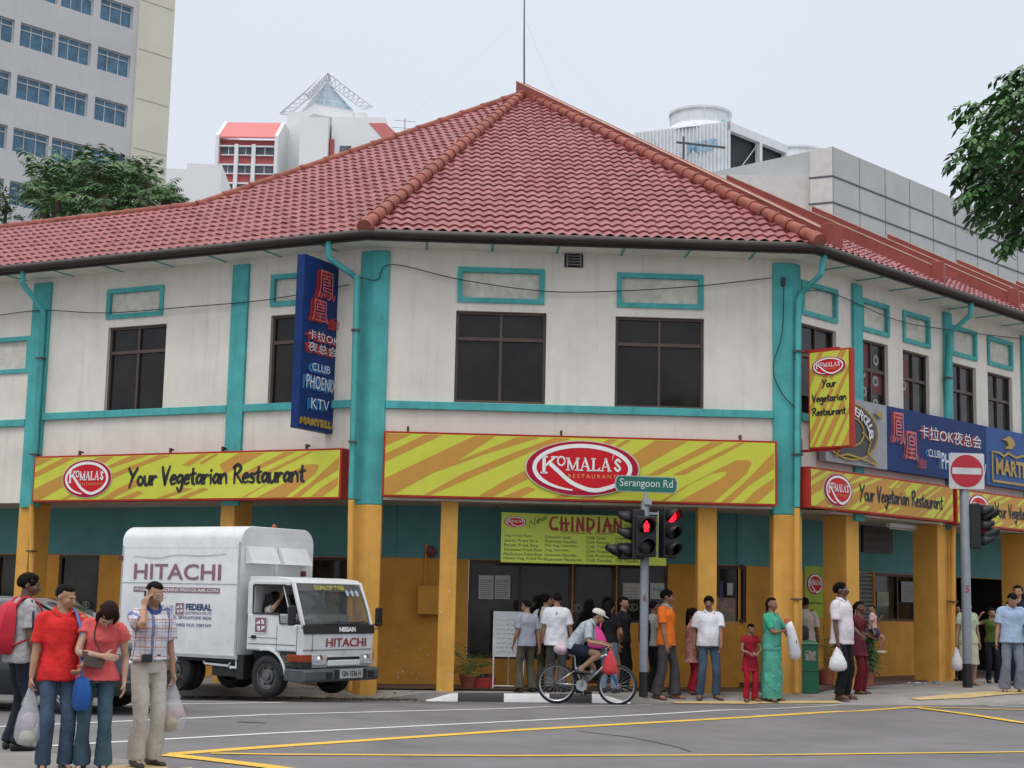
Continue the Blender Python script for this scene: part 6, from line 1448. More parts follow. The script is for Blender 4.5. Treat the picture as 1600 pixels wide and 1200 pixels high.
# ------------------------------------------------------------------ bicycle
BP = at_y(869, 1098, 25.0); BP.z = road_z(25.0, BP.x); qf = at_y(964, 1099, 24.85)
bk = empty('bicycle', 'silver mountain bicycle with a blue fork, ridden past the kerb', 'bicycle', BP, atan2(qf.y-BP.y, qf.x-BP.x))
WB = (V((qf.x, qf.y, 0))-V((BP.x, BP.y, 0))).length; WR = .322
BSIL = mat('bike_silver', (.50, .52, .55), .25, .7, var=.05); BBLU = mat('bike_blue', (.02, .10, .42), .35)
def bwheel(x):
    R = Matrix.Rotation(pi/2, 3, 'X'); mb = MB(); mb.M = Matrix.Translation((x, 0, WR)) @ Matrix.Rotation(pi/2, 4, 'X')
    mb.lathe([(WR-.045, -.016), (WR-.02, -.026), (WR, 0), (WR-.02, .026), (WR-.045, .016)], n=40, cap=False); w_ = mb.build('wheel', RUBBER, bk, smooth=True)
    mb = MB(); mb.M = Matrix.Translation((x, 0, WR)) @ Matrix.Rotation(pi/2, 4, 'X'); mb.lathe([(WR-.045, -.013), (WR-.062, -.008), (WR-.062, .008), (WR-.045, .013)], n=40, cap=False); mb.lathe([(.02, -.03), (.02, .03)], n=10); mb.build('rim', BSIL, w_, smooth=True)
    mb = MB()
    for k in range(28): a = 2*pi*k/28; s_ = 1 if k % 2 else -1; mb.tube([(x+.02*cos(a+.6*s_), .025*s_, WR+.02*sin(a+.6*s_)), (x+(WR-.06)*cos(a), 0, WR+(WR-.06)*sin(a))], .0018, 4)
    mb.build('spoke', BSIL, w_)
bwheel(0); bwheel(WB)
bbk = (WB*.42, .0, WR-.02); seat_t = (WB*.29, 0, .78); headt = (WB*.815, 0, .80); headb = (WB*.845, 0, .66)
mb = MB(); mb.tube([bbk, (WB*.31, 0, .60)], .018, 8); mb.tube([(WB*.33, 0, .56), headt], .020, 8); mb.tube([bbk, headb], .024, 8); mb.tube([headt, headb], .024, 8)
for s_ in (-.06, .06): mb.tube([(0, s_, WR), (WB*.33, s_*.3, .55)], .011, 6); mb.tube([(0, s_, WR), (bbk[0], s_*.5, bbk[2])], .011, 6)
mb.build('frame', BSIL, bk, smooth=True)
mb = MB()
for s_ in (-.055, .055): mb.tube([(WB*.85, s_, .62), (WB*.93, s_, .46), (WB, s_, WR)], [.017, .016, .012], 7)
mb.tube([(WB*.845, -.055, .63), (WB*.845, .055, .63)], .018, 7); mb.build('fork', BBLU, bk, smooth=True)
mb = MB(); mb.tube([headt, (WB*.80, 0, .88), (WB*.84, 0, .90)], .016, 7); mb.tube([(WB*.80, -.27, .93), (WB*.84, -.08, .90), (WB*.84, .08, .90), (WB*.80, .27, .93)], .012, 7); mb.build('handlebar', BSIL, bk, smooth=True)
mb = MB(); mb.tube([(WB*.31, 0, .58), seat_t], .013, 7); mb.build('seat_post', STEEL, bk)
mb = MB(); mb.loft([[(seat_t[0]+x, y*wd, .81+dz) for y, dz in ((-1, -.02), (-.6, .02), (0, .03), (.6, .02), (1, -.02), (0, -.03))] for x, wd in ((-.13, .07), (-.08, .075), (.02, .04), (.13, .02))]); mb.build('saddle', BLACK, bk, smooth=True)
mb = MB(); mb.M = Matrix.Translation((bbk[0], -.05, bbk[2])) @ Matrix.Rotation(pi/2, 4, 'X'); mb.lathe([(.03, -.004), (.09, -.004), (.09, .004), (.03, .004)], n=26, cap=False)
for k in range(5): a = 2*pi*k/5; mb.box((.05*cos(a), .05*sin(a), 0), (.09, .014, .006), Matrix.Rotation(a, 3, 'Z'))
mb.build('chainring', BSIL, bk)
PED = [(bbk[0]+.03, -.13, bbk[2]+.155), (bbk[0]-.03+.05, .13, bbk[2]-.155)]
mb = MB(); mb.tube([(bbk[0], -.07, bbk[2]), (PED[0][0], -.08, PED[0][2])], .011, 6); mb.tube([(bbk[0], .07, bbk[2]), (PED[1][0], .08, PED[1][2])], .011, 6); mb.build('crank', BSIL, bk)
for p in PED: mb = MB(); mb.box(p, (.09, .09, .022)); mb.build('pedal', BLACK, bk, bevel=.004)
mb = MB(); mb.tube([(0, -.045, WR+.035), (bbk[0], -.045, bbk[2]+.085)], .005, 4); mb.tube([(0, -.045, WR-.035), (bbk[0], -.045, bbk[2]-.085)], .005, 4); mb.lathe([(.02, -.01), (.045, -.005), (.045, .005), (.02, .01)], (0, -.045, WR), 16, Matrix.Rotation(pi/2, 3, 'X')); mb.build('chain', mat('chain', (.10, .10, .10), .4, .7), bk)
mb = MB(); mb.tube([(WB*.52, -.02, .43), (WB*.60, -.02, .55)], .034, 10); mb.build('bottle', mat('bottle_grey', (.35, .37, .42), .3), bk, smooth=40)
mb = MB(); mb.tube([(WB*.80, -.27, .93), (WB*.815, -.17, .917)], .017, 8); mb.tube([(WB*.80, .27, .93), (WB*.815, .17, .917)], .017, 8); mb.build('grip', RUBBER, bk)
# ------------------------------------------------------------------ people
def remesh(mb, vox, smooth=2, wr=0.0, seed=0, wscale=9.0, fade=None):
    """union of overlapping lofts into one continuous skin"""
    me = bpy.data.meshes.new('t'); me.from_pydata(mb.v, [], mb.f)
    bm = bmesh.new(); bm.from_mesh(me); bmesh.ops.recalc_face_normals(bm, faces=bm.faces); bm.to_mesh(me); bm.free()
    o = bpy.data.objects.new('t', me); COL.objects.link(o)
    r = o.modifiers.new('r', 'REMESH'); r.mode = 'VOXEL'; r.voxel_size = vox; r.adaptivity = 0
    s_ = o.modifiers.new('s', 'SMOOTH'); s_.iterations = smooth; s_.factor = .5
    dg = bpy.context.evaluated_depsgraph_get(); out = bpy.data.meshes.new_from_object(o.evaluated_get(dg))
    bpy.data.objects.remove(o); bpy.data.meshes.remove(me)
    if wr:
        out.update(); ns = [v.normal.copy() for v in out.vertices]
        for v, n in zip(out.vertices, ns):
            p = v.co; q = V((p.x*wscale+seed, p.y*wscale, p.z*wscale*.75+p.x*3))
            k_ = fade(p) if fade else 1.0
            v.co += n*wr*k_*(noise.noise(q)+.6*abs(noise.noise(q*2.3))-.2)
    out.polygons.foreach_set('use_smooth', [True]*len(out.polygons)); out.update(); return out
def mesh_obj(name, me, m, par=None):
    me.name = name; me.materials.clear()
    for k in (m if isinstance(m, list) else [m]): me.materials.append(k)
    o = bpy.data.objects.new(name, me); COL.objects.link(o); o.parent = par; return o
def ik(a, b, l1, l2, hint):
    a, b = V(a), V(b); d = b-a; L_ = min(d.length, (l1+l2)*.999); d.normalize()
    x = (l1*l1-l2*l2+L_*L_)/(2*L_); h = sqrt(max(0, l1*l1-x*x)); hv = V(hint); hv = hv-d*hv.dot(d)
    if hv.length < 1e-4: hv = d.orthogonal()
    return a+d*x+hv.normalized()*h, a+d*L_
def cloth(name, c, **k):
    kk = dict(rough=.85, var=.07, scale=8, bump=.25, bscale=70, spec=.2); kk.update(k); return mat(name, c, **kk)
SKINS = {'tan': (.38, .21, .13), 'brown': (.25, .125, .078), 'dark': (.125, .064, .042), 'light': (.48, .29, .20)}
def skin(k): return mat('skin_'+k, SKINS[k], .5, var=.06, scale=12, spec=.4)
HAIRM = mat('black_hair', (.009, .007, .007), .75, var=.3, scale=40, bump=.6, bscale=90, spec=.12); HAIRB = mat('brown_hair', (.026, .009, .009), .7, var=.3, scale=40, bump=.6, bscale=90, spec=.15)
EYEW = mat('eye_white', (.30, .27, .25), .4); LIP = mat('lip', (.22, .07, .06), .5); SHOE = mat('shoe_black', (.015, .014, .014), .5); SANDAL = mat('sandal_brown', (.10, .05, .03), .6)
PEOPLE = {}
def person(key, label, px, hy, fy, face, Y=None, sk='tan', top=None, bot=None, pose=None, hair='short', vox=.013, build=1.0, belly=0.0, hf=1.0, woman=False, group=None, hm=None, shoes=None, barefeet=False, base=None, scale=None):
    """px: photo column, hy/fy: photo rows of the head top and feet, face: 0 looks at the viewer, 90 to the right, 180 away.
    The figure is laid out for 1.70 m and then scaled."""
    P = pose or {}
    if base is not None: G, sc_ = base, scale
    else:
        if Y is None: G = foot(px, fy)
        else: q = at_y(px, fy, Y); G = V((q.x, Y, ground_z(q.x, Y)))
        sc_ = (at_y(px, hy, G.y).z-G.z)/1.70*hf
    # spine table
    lean, side_, bend, tw = radians(P.get('lean', 0)), radians(P.get('side', 0)), radians(P.get('bend', 0)), radians(P.get('twist', 0))
    pel = V(P.get('pelvis', (0, 0, 0))); ptilt = radians(P.get('ptilt', 0))
    tab = []; o = V((0, 0, .86))+pel; z = .86
    while z < 1.52:
        a = ptilt+lean*sm(.9, 1.2, z)+bend*sm(1.15, 1.42, z); R = Matrix.Rotation(tw*sm(.95, 1.3, z), 3, 'Z') @ Matrix.Rotation(side_*sm(.9, 1.25, z), 3, 'Y') @ Matrix.Rotation(a, 3, 'X')
        tab.append((z, o.copy(), R)); o = o+R @ V((0, 0, .01)); z += .01
    def sp(p):
        i = min(len(tab)-1, max(0, int(round((p[2]-.86)/.01)))); z_, o_, R_ = tab[i]
        return o_+R_ @ V((p[0], p[1], p[2]-z_))
    hz, hx, hr = P.get('head', (0, 0, 0)); nb = tab[-1]
    RH = nb[2] @ Matrix.Rotation(radians(hz), 3, 'Z') @ Matrix.Rotation(radians(hr), 3, 'Y') @ Matrix.Rotation(radians(hx), 3, 'X')
    hc = nb[1]+nb[2] @ V((0, .0, 0)); H_ = lambda x, y, z_: hc+RH @ V((x, y-.012, z_-1.515))
    wf = .93 if woman else 1.0; shw = .172*wf*(.5+.5*build)
    sh = {s_: sp((shw*s_, .012, 1.378)) for s_ in (1, -1)}
    R5 = tab[50][2]
    # legs
    hip = {s_: sp((.088*s_, 0, .90)) for s_ in (1, -1)}
    fts = {1: P.get('lf', (.10, .0, .07)), -1: P.get('rf', (-.10, .0, .07))}; kh = {1: P.get('lk', (.05, -1, 0)), -1: P.get('rk', (-.05, -1, 0))}
    knee, ank = {}, {}
    for s_ in (1, -1): knee[s_], ank[s_] = ik(hip[s_], fts[s_], .43, .415, kh[s_])
    arms = {1: P.get('lh', (.24, -.03, .82)), -1: P.get('rh', (-.24, -.03, .82))}; eh = {1: P.get('le', (.25, 1, 0)), -1: P.get('re', (-.25, 1, 0))}
    elb, wri = {}, {}
    for s_ in (1, -1): elb[s_], wri[s_] = ik(sh[s_], arms[s_], .285, .25, eh[s_])
    b = build
    mb = MB()
    TR = [(.84, .115, .085), (.92, .146, .098), (1.0, .140, .096), (1.08, .136*(.95 if woman else 1), .098), (1.2, .148, .105), (1.3, .160, .112), (1.37, .142, .095), (1.42, .095, .07), (1.46, .058, .058), (1.53, .052, .054)]
    def torso(m_, rows, n=20, grow=0.0, nd=0.0):
        rings = []
        for z_, rx, ry in rows:
            by = belly*math.exp(-((z_-1.06)/.13)**2); kx = b if z_ < 1.44 else 1
            rings.append([sp(((rx*kx+grow)*cos(2*pi*j/n)*(1 if z_ < .99 or not woman else wf), (ry*kx+grow)*sin(2*pi*j/n)*(1+(by/ry if sin(2*pi*j/n) < 0 else 0)), z_-nd*max(0, -sin(2*pi*j/n))**2*sm(1.38, 1.46, z_))) for j in range(n)])
        m_.loft(rings)
    torso(mb, TR)
    for s_ in (1, -1):
        a = sp((shw*.5*s_, .005, 1.385)); e = elb[s_]; w_ = wri[s_]; af = (.86 if woman else 1.0)*(.6+.4*b)
        mb.tube(cat([a, sh[s_], sh[s_].lerp(e, .5), e, e.lerp(w_, .4), w_], 4), [lerp(*q) for q in []] or [r*af for r in _arm_r], 12)
        k = knee[s_]; f_ = ank[s_]
        mb.tube(cat([hip[s_]+V((0, 0, .03)), hip[s_].lerp(k, .35), k, k.lerp(f_, .35), f_], 5), [r*(.75+.25*b) for r in _leg_r], 12)
        fy_ = radians(P.get('lfy' if s_ > 0 else 'rfy', 8*s_)); fd = V((sin(fy_), -cos(fy_), 0)); fp = radians(P.get('lfp' if s_ > 0 else 'rfp', 0)); fd = V((fd.x*cos(fp), fd.y*cos(fp), -sin(fp)))
        mb.tube([f_+fd*-.055+V((0, 0, -.035)), f_+fd*.03+V((0, 0, -.03)), f_+fd*.12+V((0, 0, -.045)), f_+fd*.175+V((0, 0, -.05))], [.032, .04, .036, .02], 10, ax=fd.cross(V((0, 0, 1))))
        # hand: palm, four fingers, thumb from the side of the palm
        d = (w_-e).normalized(); hd = P.get('lhd' if s_ > 0 else 'rhd')
        if hd: d = V(hd).normalized()
        pn = V(P.get('lpn' if s_ > 0 else 'rpn', (-s_, .0, 0))); pn = (pn-d*pn.dot(d)).normalized(); td = pn.cross(d)*(-1 if s_ < 0 else 1)
        if td.y > .3 and not hd: td = -td
        curl = P.get('lc' if s_ > 0 else 'rc', .35); fr = .0095 if vox < .011 else .0115
        mb.tube([w_-d*.02, w_+d*.035, w_+d*.085], [(.024, .018), (.037, .017), (.038, .014)], 10, ax=td)
        for i, fl in enumerate((.068, .076, .071, .056)):
            p = w_+d*.082+td*(.028-.019*i); dd = d.copy(); pts = [p-d*.02]
            for sg_ in (.45, .32, .25):
                pts.append(p.copy()); ang = curl*(.9 if sg_ == .45 else 1.0); dd = (dd*cos(ang)+pn*sin(ang)).normalized(); p = p+dd*fl*sg_*1.05
            pts.append(p); mb.tube(pts, [fr, fr, fr*.95, fr*.9, fr*.7], 7)
        p = w_+d*.025+td*.028; t1 = (d*.7+td*.75+pn*.25).normalized(); t2 = (d*.9+td*.25+pn*(.3+.5*curl)).normalized(); mb.tube([p-td*.015, p+t1*.03, p+t1*.055+t2*.0, p+t1*.055+t2*.03], [.015, .013, .011, .008], 7)
    # head
    mb.tube([nb[1]-nb[2] @ V((0, -.005, .05)), hc+RH @ V((0, .0, .03)), H_(0, -.01, 1.56)], [.054, .052, .05], 12)
    mb.ell(H_(0, .012, 1.625), (.074, .094, .080), RH); mb.ell(H_(0, -.022, 1.572), (.060, .072, .070), RH); mb.ell(H_(0, -.058, 1.527), (.034, .030, .026), RH, 12, 8)
    mb.ell(H_(0, -.080, 1.612), (.046, .016, .012), RH, 12, 6)  # brow
    for s_ in (1, -1): mb.ell(H_(.038*s_, -.068, 1.572), (.022, .022, .022), RH, 10, 6); mb.ell(H_(.077*s_, .012, 1.588), (.010, .020, .032), RH, 10, 6)
    mb.tube([H_(0, -.088, 1.608), H_(0, -.102, 1.583), H_(0, -.112, 1.562), H_(0, -.092, 1.553)], [.009, .011, .016, .010], 8); mb.ell(H_(0, -.088, 1.535), (.024, .014, .010), RH, 10, 6)
    body = mesh_obj('person', remesh(mb, vox, 2), skin(sk)); body.location = G; body.rotation_euler.z = radians(face); body.scale = (sc_,)*3
    tag(body, label, 'person', group)
    # face
    fm = MB()
    for s_ in (1, -1): fm.mi = 0; fm.ell(H_(.031*s_, -.0855, 1.596), (.012, .005, .0045), RH, 10, 6); fm.mi = 1; fm.ell(H_(.031*s_, -.0895, 1.596), (.005, .003, .0045), RH, 8, 6); fm.mi = 1; fm.tube([H_(.014*s_, -.096, 1.616), H_(.034*s_, -.094, 1.621), H_(.052*s_, -.080, 1.615)], [.002, .0026, .0012], 6)
    fm.build('eyes', [EYEW, HAIRM], body, smooth=True)
    fm = MB(); fm.tube([H_(-.024, -.096, 1.538), H_(0, -.104, 1.540), H_(.024, -.096, 1.538)], [.003, .0065, .003], 6); fm.build('lips', LIP, body, smooth=True)
    if P.get('moustache'): fm = MB(); fm.tube([H_(-.03, -.092, 1.547), H_(0, -.106, 1.552), H_(.03, -.092, 1.547)], [.004, .008, .004], 6); fm.build('moustache', HAIRM, body, smooth=True)
    if P.get('glasses'):
        fm = MB()
        for s_ in (1, -1): fm.tube([H_((.032+.021*cos(a))*s_, -.100, 1.594+.016*sin(a)) for a in [k*pi/6 for k in range(13)]], .0025, 5); fm.tube([H_(.053*s_, -.098, 1.598), H_(.080*s_, .0, 1.602)], .0025, 5)
        fm.tube([H_(-.011, -.104, 1.596), H_(.011, -.104, 1.596)], .0025, 5); fm.build('glasses', CHROME, body)
    # hair
    hb_ = MB(); nu, nv = 48, 34; rings = []
    for i in range(nv+1):
        th = .02+(pi-.04)*i/nv; ring = []
        for j in range(nu):
            ph_ = 2*pi*j/nu; d = V((sin(th)*cos(ph_), sin(th)*sin(ph_), cos(th)))
            jit = .07*noise.noise(V((d.x*5+px, d.y*5, d.z*5)))
            line = (.47 if hair != 'high' else .58) if d.y < -.22 else ((.47-(d.y+.22)*2.5) if d.y < .1 else -.33-.45*(d.y-.1))
            if hair in ('long', 'bob'): line = line if d.y < -.35 else (-.15 if d.y < -.05 else -.95)
            k = 1.0 if d.z > line+jit else .80; k = k if d.z > line+jit+.16 else (k*.935 if k == 1 else k)
            th_ = {'short': 1.12, 'high': 1.09, 'crop': 1.08, 'long': 1.13, 'bob': 1.18, 'bun': 1.09, 'full': 1.20}[hair]+.035*noise.noise(V((d.x*6+px, d.y*6, d.z*6)))+.05*noise.noise(V((d.x*16+px, d.y*16, d.z*16)))
            ring.append(H_(d.x*.076*th_*k, .010+d.y*.096*th_*k, 1.622+d.z*.083*th_*k))
        rings.append(ring)
    hb_.loft(rings); hm = hm or HAIRM
    if hair == 'long': hb_.tube([H_(0, .07, 1.66), H_(0, .10, 1.58), H_(0, .10, 1.46), H_(0, .11, 1.34)], [.07, (.085, .05), (.085, .04), (.05, .02)], 12, ax=RH @ V((1, 0, 0)))
    if hair == 'bun': hb_.ell(H_(0, .105, 1.60), (.04, .035, .04), RH); hb_.tube([H_(0, .10, 1.58), H_(.01, .11, 1.45), H_(.02, .12, 1.30)], [.03, .026, .014], 8)
    if hair == 'bob':
        for s_ in (1, -1): hb_.tube([H_(.06*s_, .0, 1.66), H_(.085*s_, -.02, 1.58), H_(.082*s_, -.05, 1.50)], [.03, .03, .015], 8)
        hb_.tube([H_(0, .06, 1.60), H_(0, .09, 1.50)], [(.09, .05), (.07, .03)], 12, ax=RH @ V((1, 0, 0)))
    hb_.build('hair', hm, body, smooth=True)
    # trousers or skirt
    T_ = bot or {}; wv = max(vox, .012)
    if T_:
        mb = MB(); hw = T_.get('w', 1.0)
        if T_.get('skirt'):
            rows = [(.99, .152, .112), (.92, .180, .130), (.84, .185, .14)]; torso(mb, rows, 24, .012); n = 30; rings = []
            for z_, rx, ry in [(.90, .178, .130), (.7, .19, .15), (.4, .20, .17), (T_.get('hem', .04), T_.get('hw', .22), T_.get('hw', .22)*.85)]:
                cx = V((0, 0, z_))+pel*sm(0, .9, z_); rings.append([cx+V((rx*b*cos(2*pi*j/n)*(1+.05*sin(j*5+z_*4)*(1-z_)), ry*b*sin(2*pi*j/n)*(1+.06*sin(j*7)*(1-z_)), 0)) for j in range(n)])
            mb.loft(rings)
        else:
            torso(mb, [(.85, .140, .110), (.92, .162, .114), (1.0, .150, .107), (1.03, .144, .104)], 22, .006)
            for s_ in (1, -1):
                k = knee[s_]; f_ = ank[s_]; hem = T_.get('hem', 1.0); en = k.lerp(f_, hem) if hem <= 1 else f_+(f_-k).normalized()*.04*(hem-1)*10
                kk = T_.get('knee', .070)*hw; hr_ = T_.get('cuff', .076)*hw
                if T_.get('short'): e2 = hip[s_].lerp(k, T_['short']); mb.tube(cat([hip[s_]+V((.0, 0, .05)), hip[s_].lerp(e2, .5), e2], 4), [.105*hw]*4+[.10*hw]*4+[.098*hw], 14)
                else: q = cat([hip[s_]+V((-.006*s_, 0, .02)), hip[s_].lerp(k, .4), k, k.lerp(en, .5), en], 4); n_ = len(q); mb.tube(q, [lerp(.091*hw, kk, min(1, i/(n_*.5))) if i < n_*.5 else lerp(kk, hr_, (i/(n_-1)-.5)*2) for i in range(n_)], 14)
        mesh_obj(T_.get('name', 'trousers'), remesh(mb, wv, 2, T_.get('wr', .013), px, fade=lambda p, zz=pel.z: 1-.85*sm(.70, .84, p.z-zz)), T_['m'], body)
        if T_.get('belt'):
            mb = MB(); torso(mb, [(.985, .156, .114), (1.025, .154, .113)], 24, .018); mb.build('belt', SHOE, body, smooth=40)
    # shirt
    if top:
        mb = MB(); ease = top.get('ease', .016); hz_ = top.get('hem', .86); rows = [(hz_, .176+top.get('flare', 0), .128+top.get('flare', 0))]+([(hz_+.06, .174+top.get('flare', 0)*.6, .125)] if hz_ < .93 else [])+[(1.02, .160, .116), (1.1, .150 if not woman else .138, .108), (1.2, .156, .112), (1.3, .164, .120 if not woman else .128), (1.36, .148, .104), (1.40, .118, .086), (1.435, .080, .070), (1.455, .062, .062), (1.468, .056, .058)]
        torso(mb, [r for r in rows if r[0] >= hz_], 24, ease, nd=top.get('nd', .050))
        sl = top.get('sleeve', .62)
        if sl:
            for s_ in (1, -1):
                a = sp((shw*.45*s_, .005, 1.392)); e = elb[s_]; w_ = wri[s_]
                pts = [a, sh[s_], sh[s_].lerp(e, min(sl, 1))] if sl <= 1 else [a, sh[s_], e, e.lerp(w_, sl-1)]
                q = cat(pts, 4); n_ = len(q); r0, r1 = .066*(.6+.4*b)*(.88 if woman else 1), top.get('cuff', .068)*(.6+.4*b)*(.88 if woman else 1)
                mb.tube(q, [lerp(.052, r0, min(1, i/4)) if i < 4 else lerp(r0, r1, (i-4)/(n_-4)) for i in range(n_)], 14)
        mesh_obj(top.get('name', 'shirt'), remesh(mb, wv, 2, top.get('wr', .012 if vox > .011 else .018), px+3, 10.0), top['m'], body)
        if top.get('collar'):
            mb = MB(); n = 20; rings = []
            for z_, r_ in ((1.45, .068), (1.485, .070), (1.492, .078), (1.455, .092)): rings.append([sp((r_*cos(2*pi*j/n), r_*.95*sin(2*pi*j/n)-(.012 if sin(2*pi*j/n) < 0 else 0), z_-(.062*max(0, -sin(2*pi*j/n))**2))) for j in range(n)])
            mb.loft(rings, cap=False); mb.build('collar', top.get('cm', top['m']), body, smooth=True)
    # shoes
    if shoes is not None:
        for s_ in (1, -1):
            f_ = ank[s_]; fy_ = radians(P.get('lfy' if s_ > 0 else 'rfy', 8*s_)); fp = radians(P.get('lfp' if s_ > 0 else 'rfp', 0)); fd = V((sin(fy_)*cos(fp), -cos(fy_)*cos(fp), -sin(fp))); ax_ = fd.cross(V((0, 0, 1)))
            mb = MB()
            if barefeet: mb.tube([f_+fd*-.06+V((0, 0, -.066)), f_+fd*.06+V((0, 0, -.066)), f_+fd*.19+V((0, 0, -.068))], [(.04, .012), (.045, .012), (.04, .010)], 12, ax=ax_); mb.tube([f_+fd*.09+ax_*.045+V((0, 0, -.05)), f_+fd*.10+V((0, 0, -.008)), f_+fd*.09-ax_*.045+V((0, 0, -.05))], .012, 6)
            else: mb.tube([f_+fd*-.075+V((0, 0, -.03)), f_+fd*-.02+V((0, 0, -.025)), f_+fd*.08+V((0, 0, -.038)), f_+fd*.17+V((0, 0, -.05)), f_+fd*.20+V((0, 0, -.055))], [(.034, .036), (.044, .044), (.047, .034), (.04, .022), (.02, .012)], 12, ax=ax_)
            mb.build('shoe', shoes, body, smooth=True)
    W = Matrix.Translation(G) @ Matrix.Rotation(radians(face), 4, 'Z') @ Matrix.Scale(sc_, 4)
    PEOPLE[key] = dict(o=body, sp=sp, H=H_, RH=RH, wri=wri, elb=elb, sh=sh, W=W, sc=sc_, hip=hip, knee=knee, ank=ank, G=G)
    return PEOPLE[key]
def _res(anchor, n):
    k = len(anchor)-1; out = []
    for i in range(k):
        for j in range(n): out.append(lerp(anchor[i], anchor[i+1], j/n))
    return out+[anchor[-1]]
_arm_r = _res([.036, .054, .045, .038, .039, .025], 4); _leg_r = _res([.070, .064, .046, .050, .033], 5)

# patterned cloth
def plaid(name):
    m = mat(name, (.58, .57, .60), .85, var=.04, bump=.2, bscale=70); t = m.node_tree; N = t.nodes; L = t.links; b = N['Principled BSDF']; src = b.inputs['Base Color'].links[0].from_socket
    tc = N.new('ShaderNodeTexCoord'); sx = N.new('ShaderNodeSeparateXYZ'); L.new(tc.outputs['Object'], sx.inputs[0])
    def line(ax, per, off, wd, col, src):
        a = N.new('ShaderNodeMath'); a.operation = 'MULTIPLY_ADD'; a.inputs[1].default_value = 1/per; a.inputs[2].default_value = off; L.new(sx.outputs[ax], a.inputs[0])
        f = N.new('ShaderNodeMath'); f.operation = 'FRACT'; L.new(a.outputs[0], f.inputs[0]); c = N.new('ShaderNodeMath'); c.operation = 'LESS_THAN'; c.inputs[1].default_value = wd; L.new(f.outputs[0], c.inputs[0])
        k = N.new('ShaderNodeMath'); k.operation = 'MULTIPLY'; k.inputs[1].default_value = .85; L.new(c.outputs[0], k.inputs[0])
        mx = N.new('ShaderNodeMix'); mx.data_type = 'RGBA'; L.new(k.outputs[0], mx.inputs['Factor']); L.new(src, mx.inputs[6]); mx.inputs[7].default_value = (*col, 1); return mx.outputs[2]
    for q in (('X', .19, .30, .17, (.06, .11, .30)), ('X', .095, .1, .05, (.25, .16, .16)), ('X', .095, .45, .04, (.16, .18, .30)), ('Z', .085, .2, .11, (.40, .14, .09)), ('Z', .085, .5, .05, (.20, .16, .22)), ('Y', .13, .3, .12, (.06, .11, .30))): src = line(*q, src)
    L.new(src, b.inputs['Base Color']); return m
JEAN = cloth('denim_blue', (.060, .095, .150), var=.14, scale=4); JEAND = cloth('denim_dark', (.018, .022, .036), var=.12, scale=4); JEANT = cloth('denim_teal', (.055, .105, .14), var=.16, scale=4)
OLIVE = cloth('olive_cotton', (.095, .085, .060), var=.12); GREYT = cloth('grey_trouser', (.085, .085, .088)); DGREY = cloth('dark_grey_trouser', (.062, .058, .062)); BLK = cloth('black_cotton', (.014, .014, .017)); BEIGE = cloth('beige_cotton', (.47, .43, .385), var=.05); LGREY = cloth('blue_grey_trouser', (.17, .20, .25))
WCOT = cloth('white_cotton', (.70, .70, .75), var=.03); PINKW = cloth('pale_pink_cotton', (.66, .60, .66), var=.03)
def bag(key, label, hand_, size, m, inner=None, name='plastic_bag', drop=.0, grp=None):
    """knotted carrier bag hanging from a hand"""
    p = PEOPLE[key]; w_ = p['W'] @ (p['wri'][hand_]+V((0, 0, -.085))); rx, ry, h = size; e = empty(name, label, 'bag', w_, 0, grp)
    mb = MB(); n = 20; rings = []
    for t, k in ((0, .10), (.08, .16), (.25, .42), (.45, .75), (.65, .97), (.85, 1.0), (.96, .72), (1, .2)):
        rings.append([V((rx*k*cos(2*pi*j/n)*(1+.10*noise.noise(V((j*.9, t*5, rx*40)))), ry*k*sin(2*pi*j/n)*(1+.12*noise.noise(V((j*.8, t*6, 7)))), -h*t-drop)) for j in range(n)])
    mb.loft(rings); mb.ribbon([(0, 0), (0, .001)], .001, 0) if 0 else None
    for s_ in (-1, 1): mb.tube([(0, 0, .03), (rx*.25*s_, 0, -h*.14-drop), (rx*.5*s_, 0, -h*.32-drop)], [.008, .012, .02], 6)
    mb.build('film', m, e, smooth=True)
    if inner:
        for c, sz, mm in inner: mb = MB(); mb.ell(V(c)*1.0, sz); mb.build('contents', mm, e, smooth=True)
    return e
FILM = mat('bag_film', (.62, .62, .66), .35, var=.06, scale=14, alpha=.42, bump=.4, bscale=25); WFILM = mat('bag_white', (.68, .68, .72), .45, var=.05, scale=14, bump=.5, bscale=25)
NEARV = .0095
# --- the four waiting at the lower left
pk = person('pack', 'man in a grey tee shirt and dark jeans wearing a red backpack', 22, 896, 1172, 128, sk='dark', vox=NEARV, hair='full', build=1.03, top=dict(m=cloth('grey_tee', (.36, .36, .37)), hem=.84, sleeve=.75, cuff=.078, ease=.024), bot=dict(m=JEAND, w=1.05, cuff=.088), shoes=SHOE, pose=dict(head=(-28, 4, 0), lh=(.25, -.08, .84), rh=(-.24, -.08, .86), lean=3))
rd = person('red', 'man in a bright red polo shirt and blue jeans looking down to the right', 82, 912, 1206, 28, sk='tan', vox=NEARV, hair='crop', top=dict(m=cloth('red_polo', (.66, .030, .030), bump=.35, bscale=140), hem=.82, sleeve=.78, cuff=.074, ease=.02, collar=True), bot=dict(m=JEAN, w=.98), shoes=SHOE, pose=dict(head=(38, 14, -4), rh=(-.25, -.02, .80), lh=(.16, -.22, .96), le=(1, .5, 0), rc=1.0, lc=1.0, lean=2))
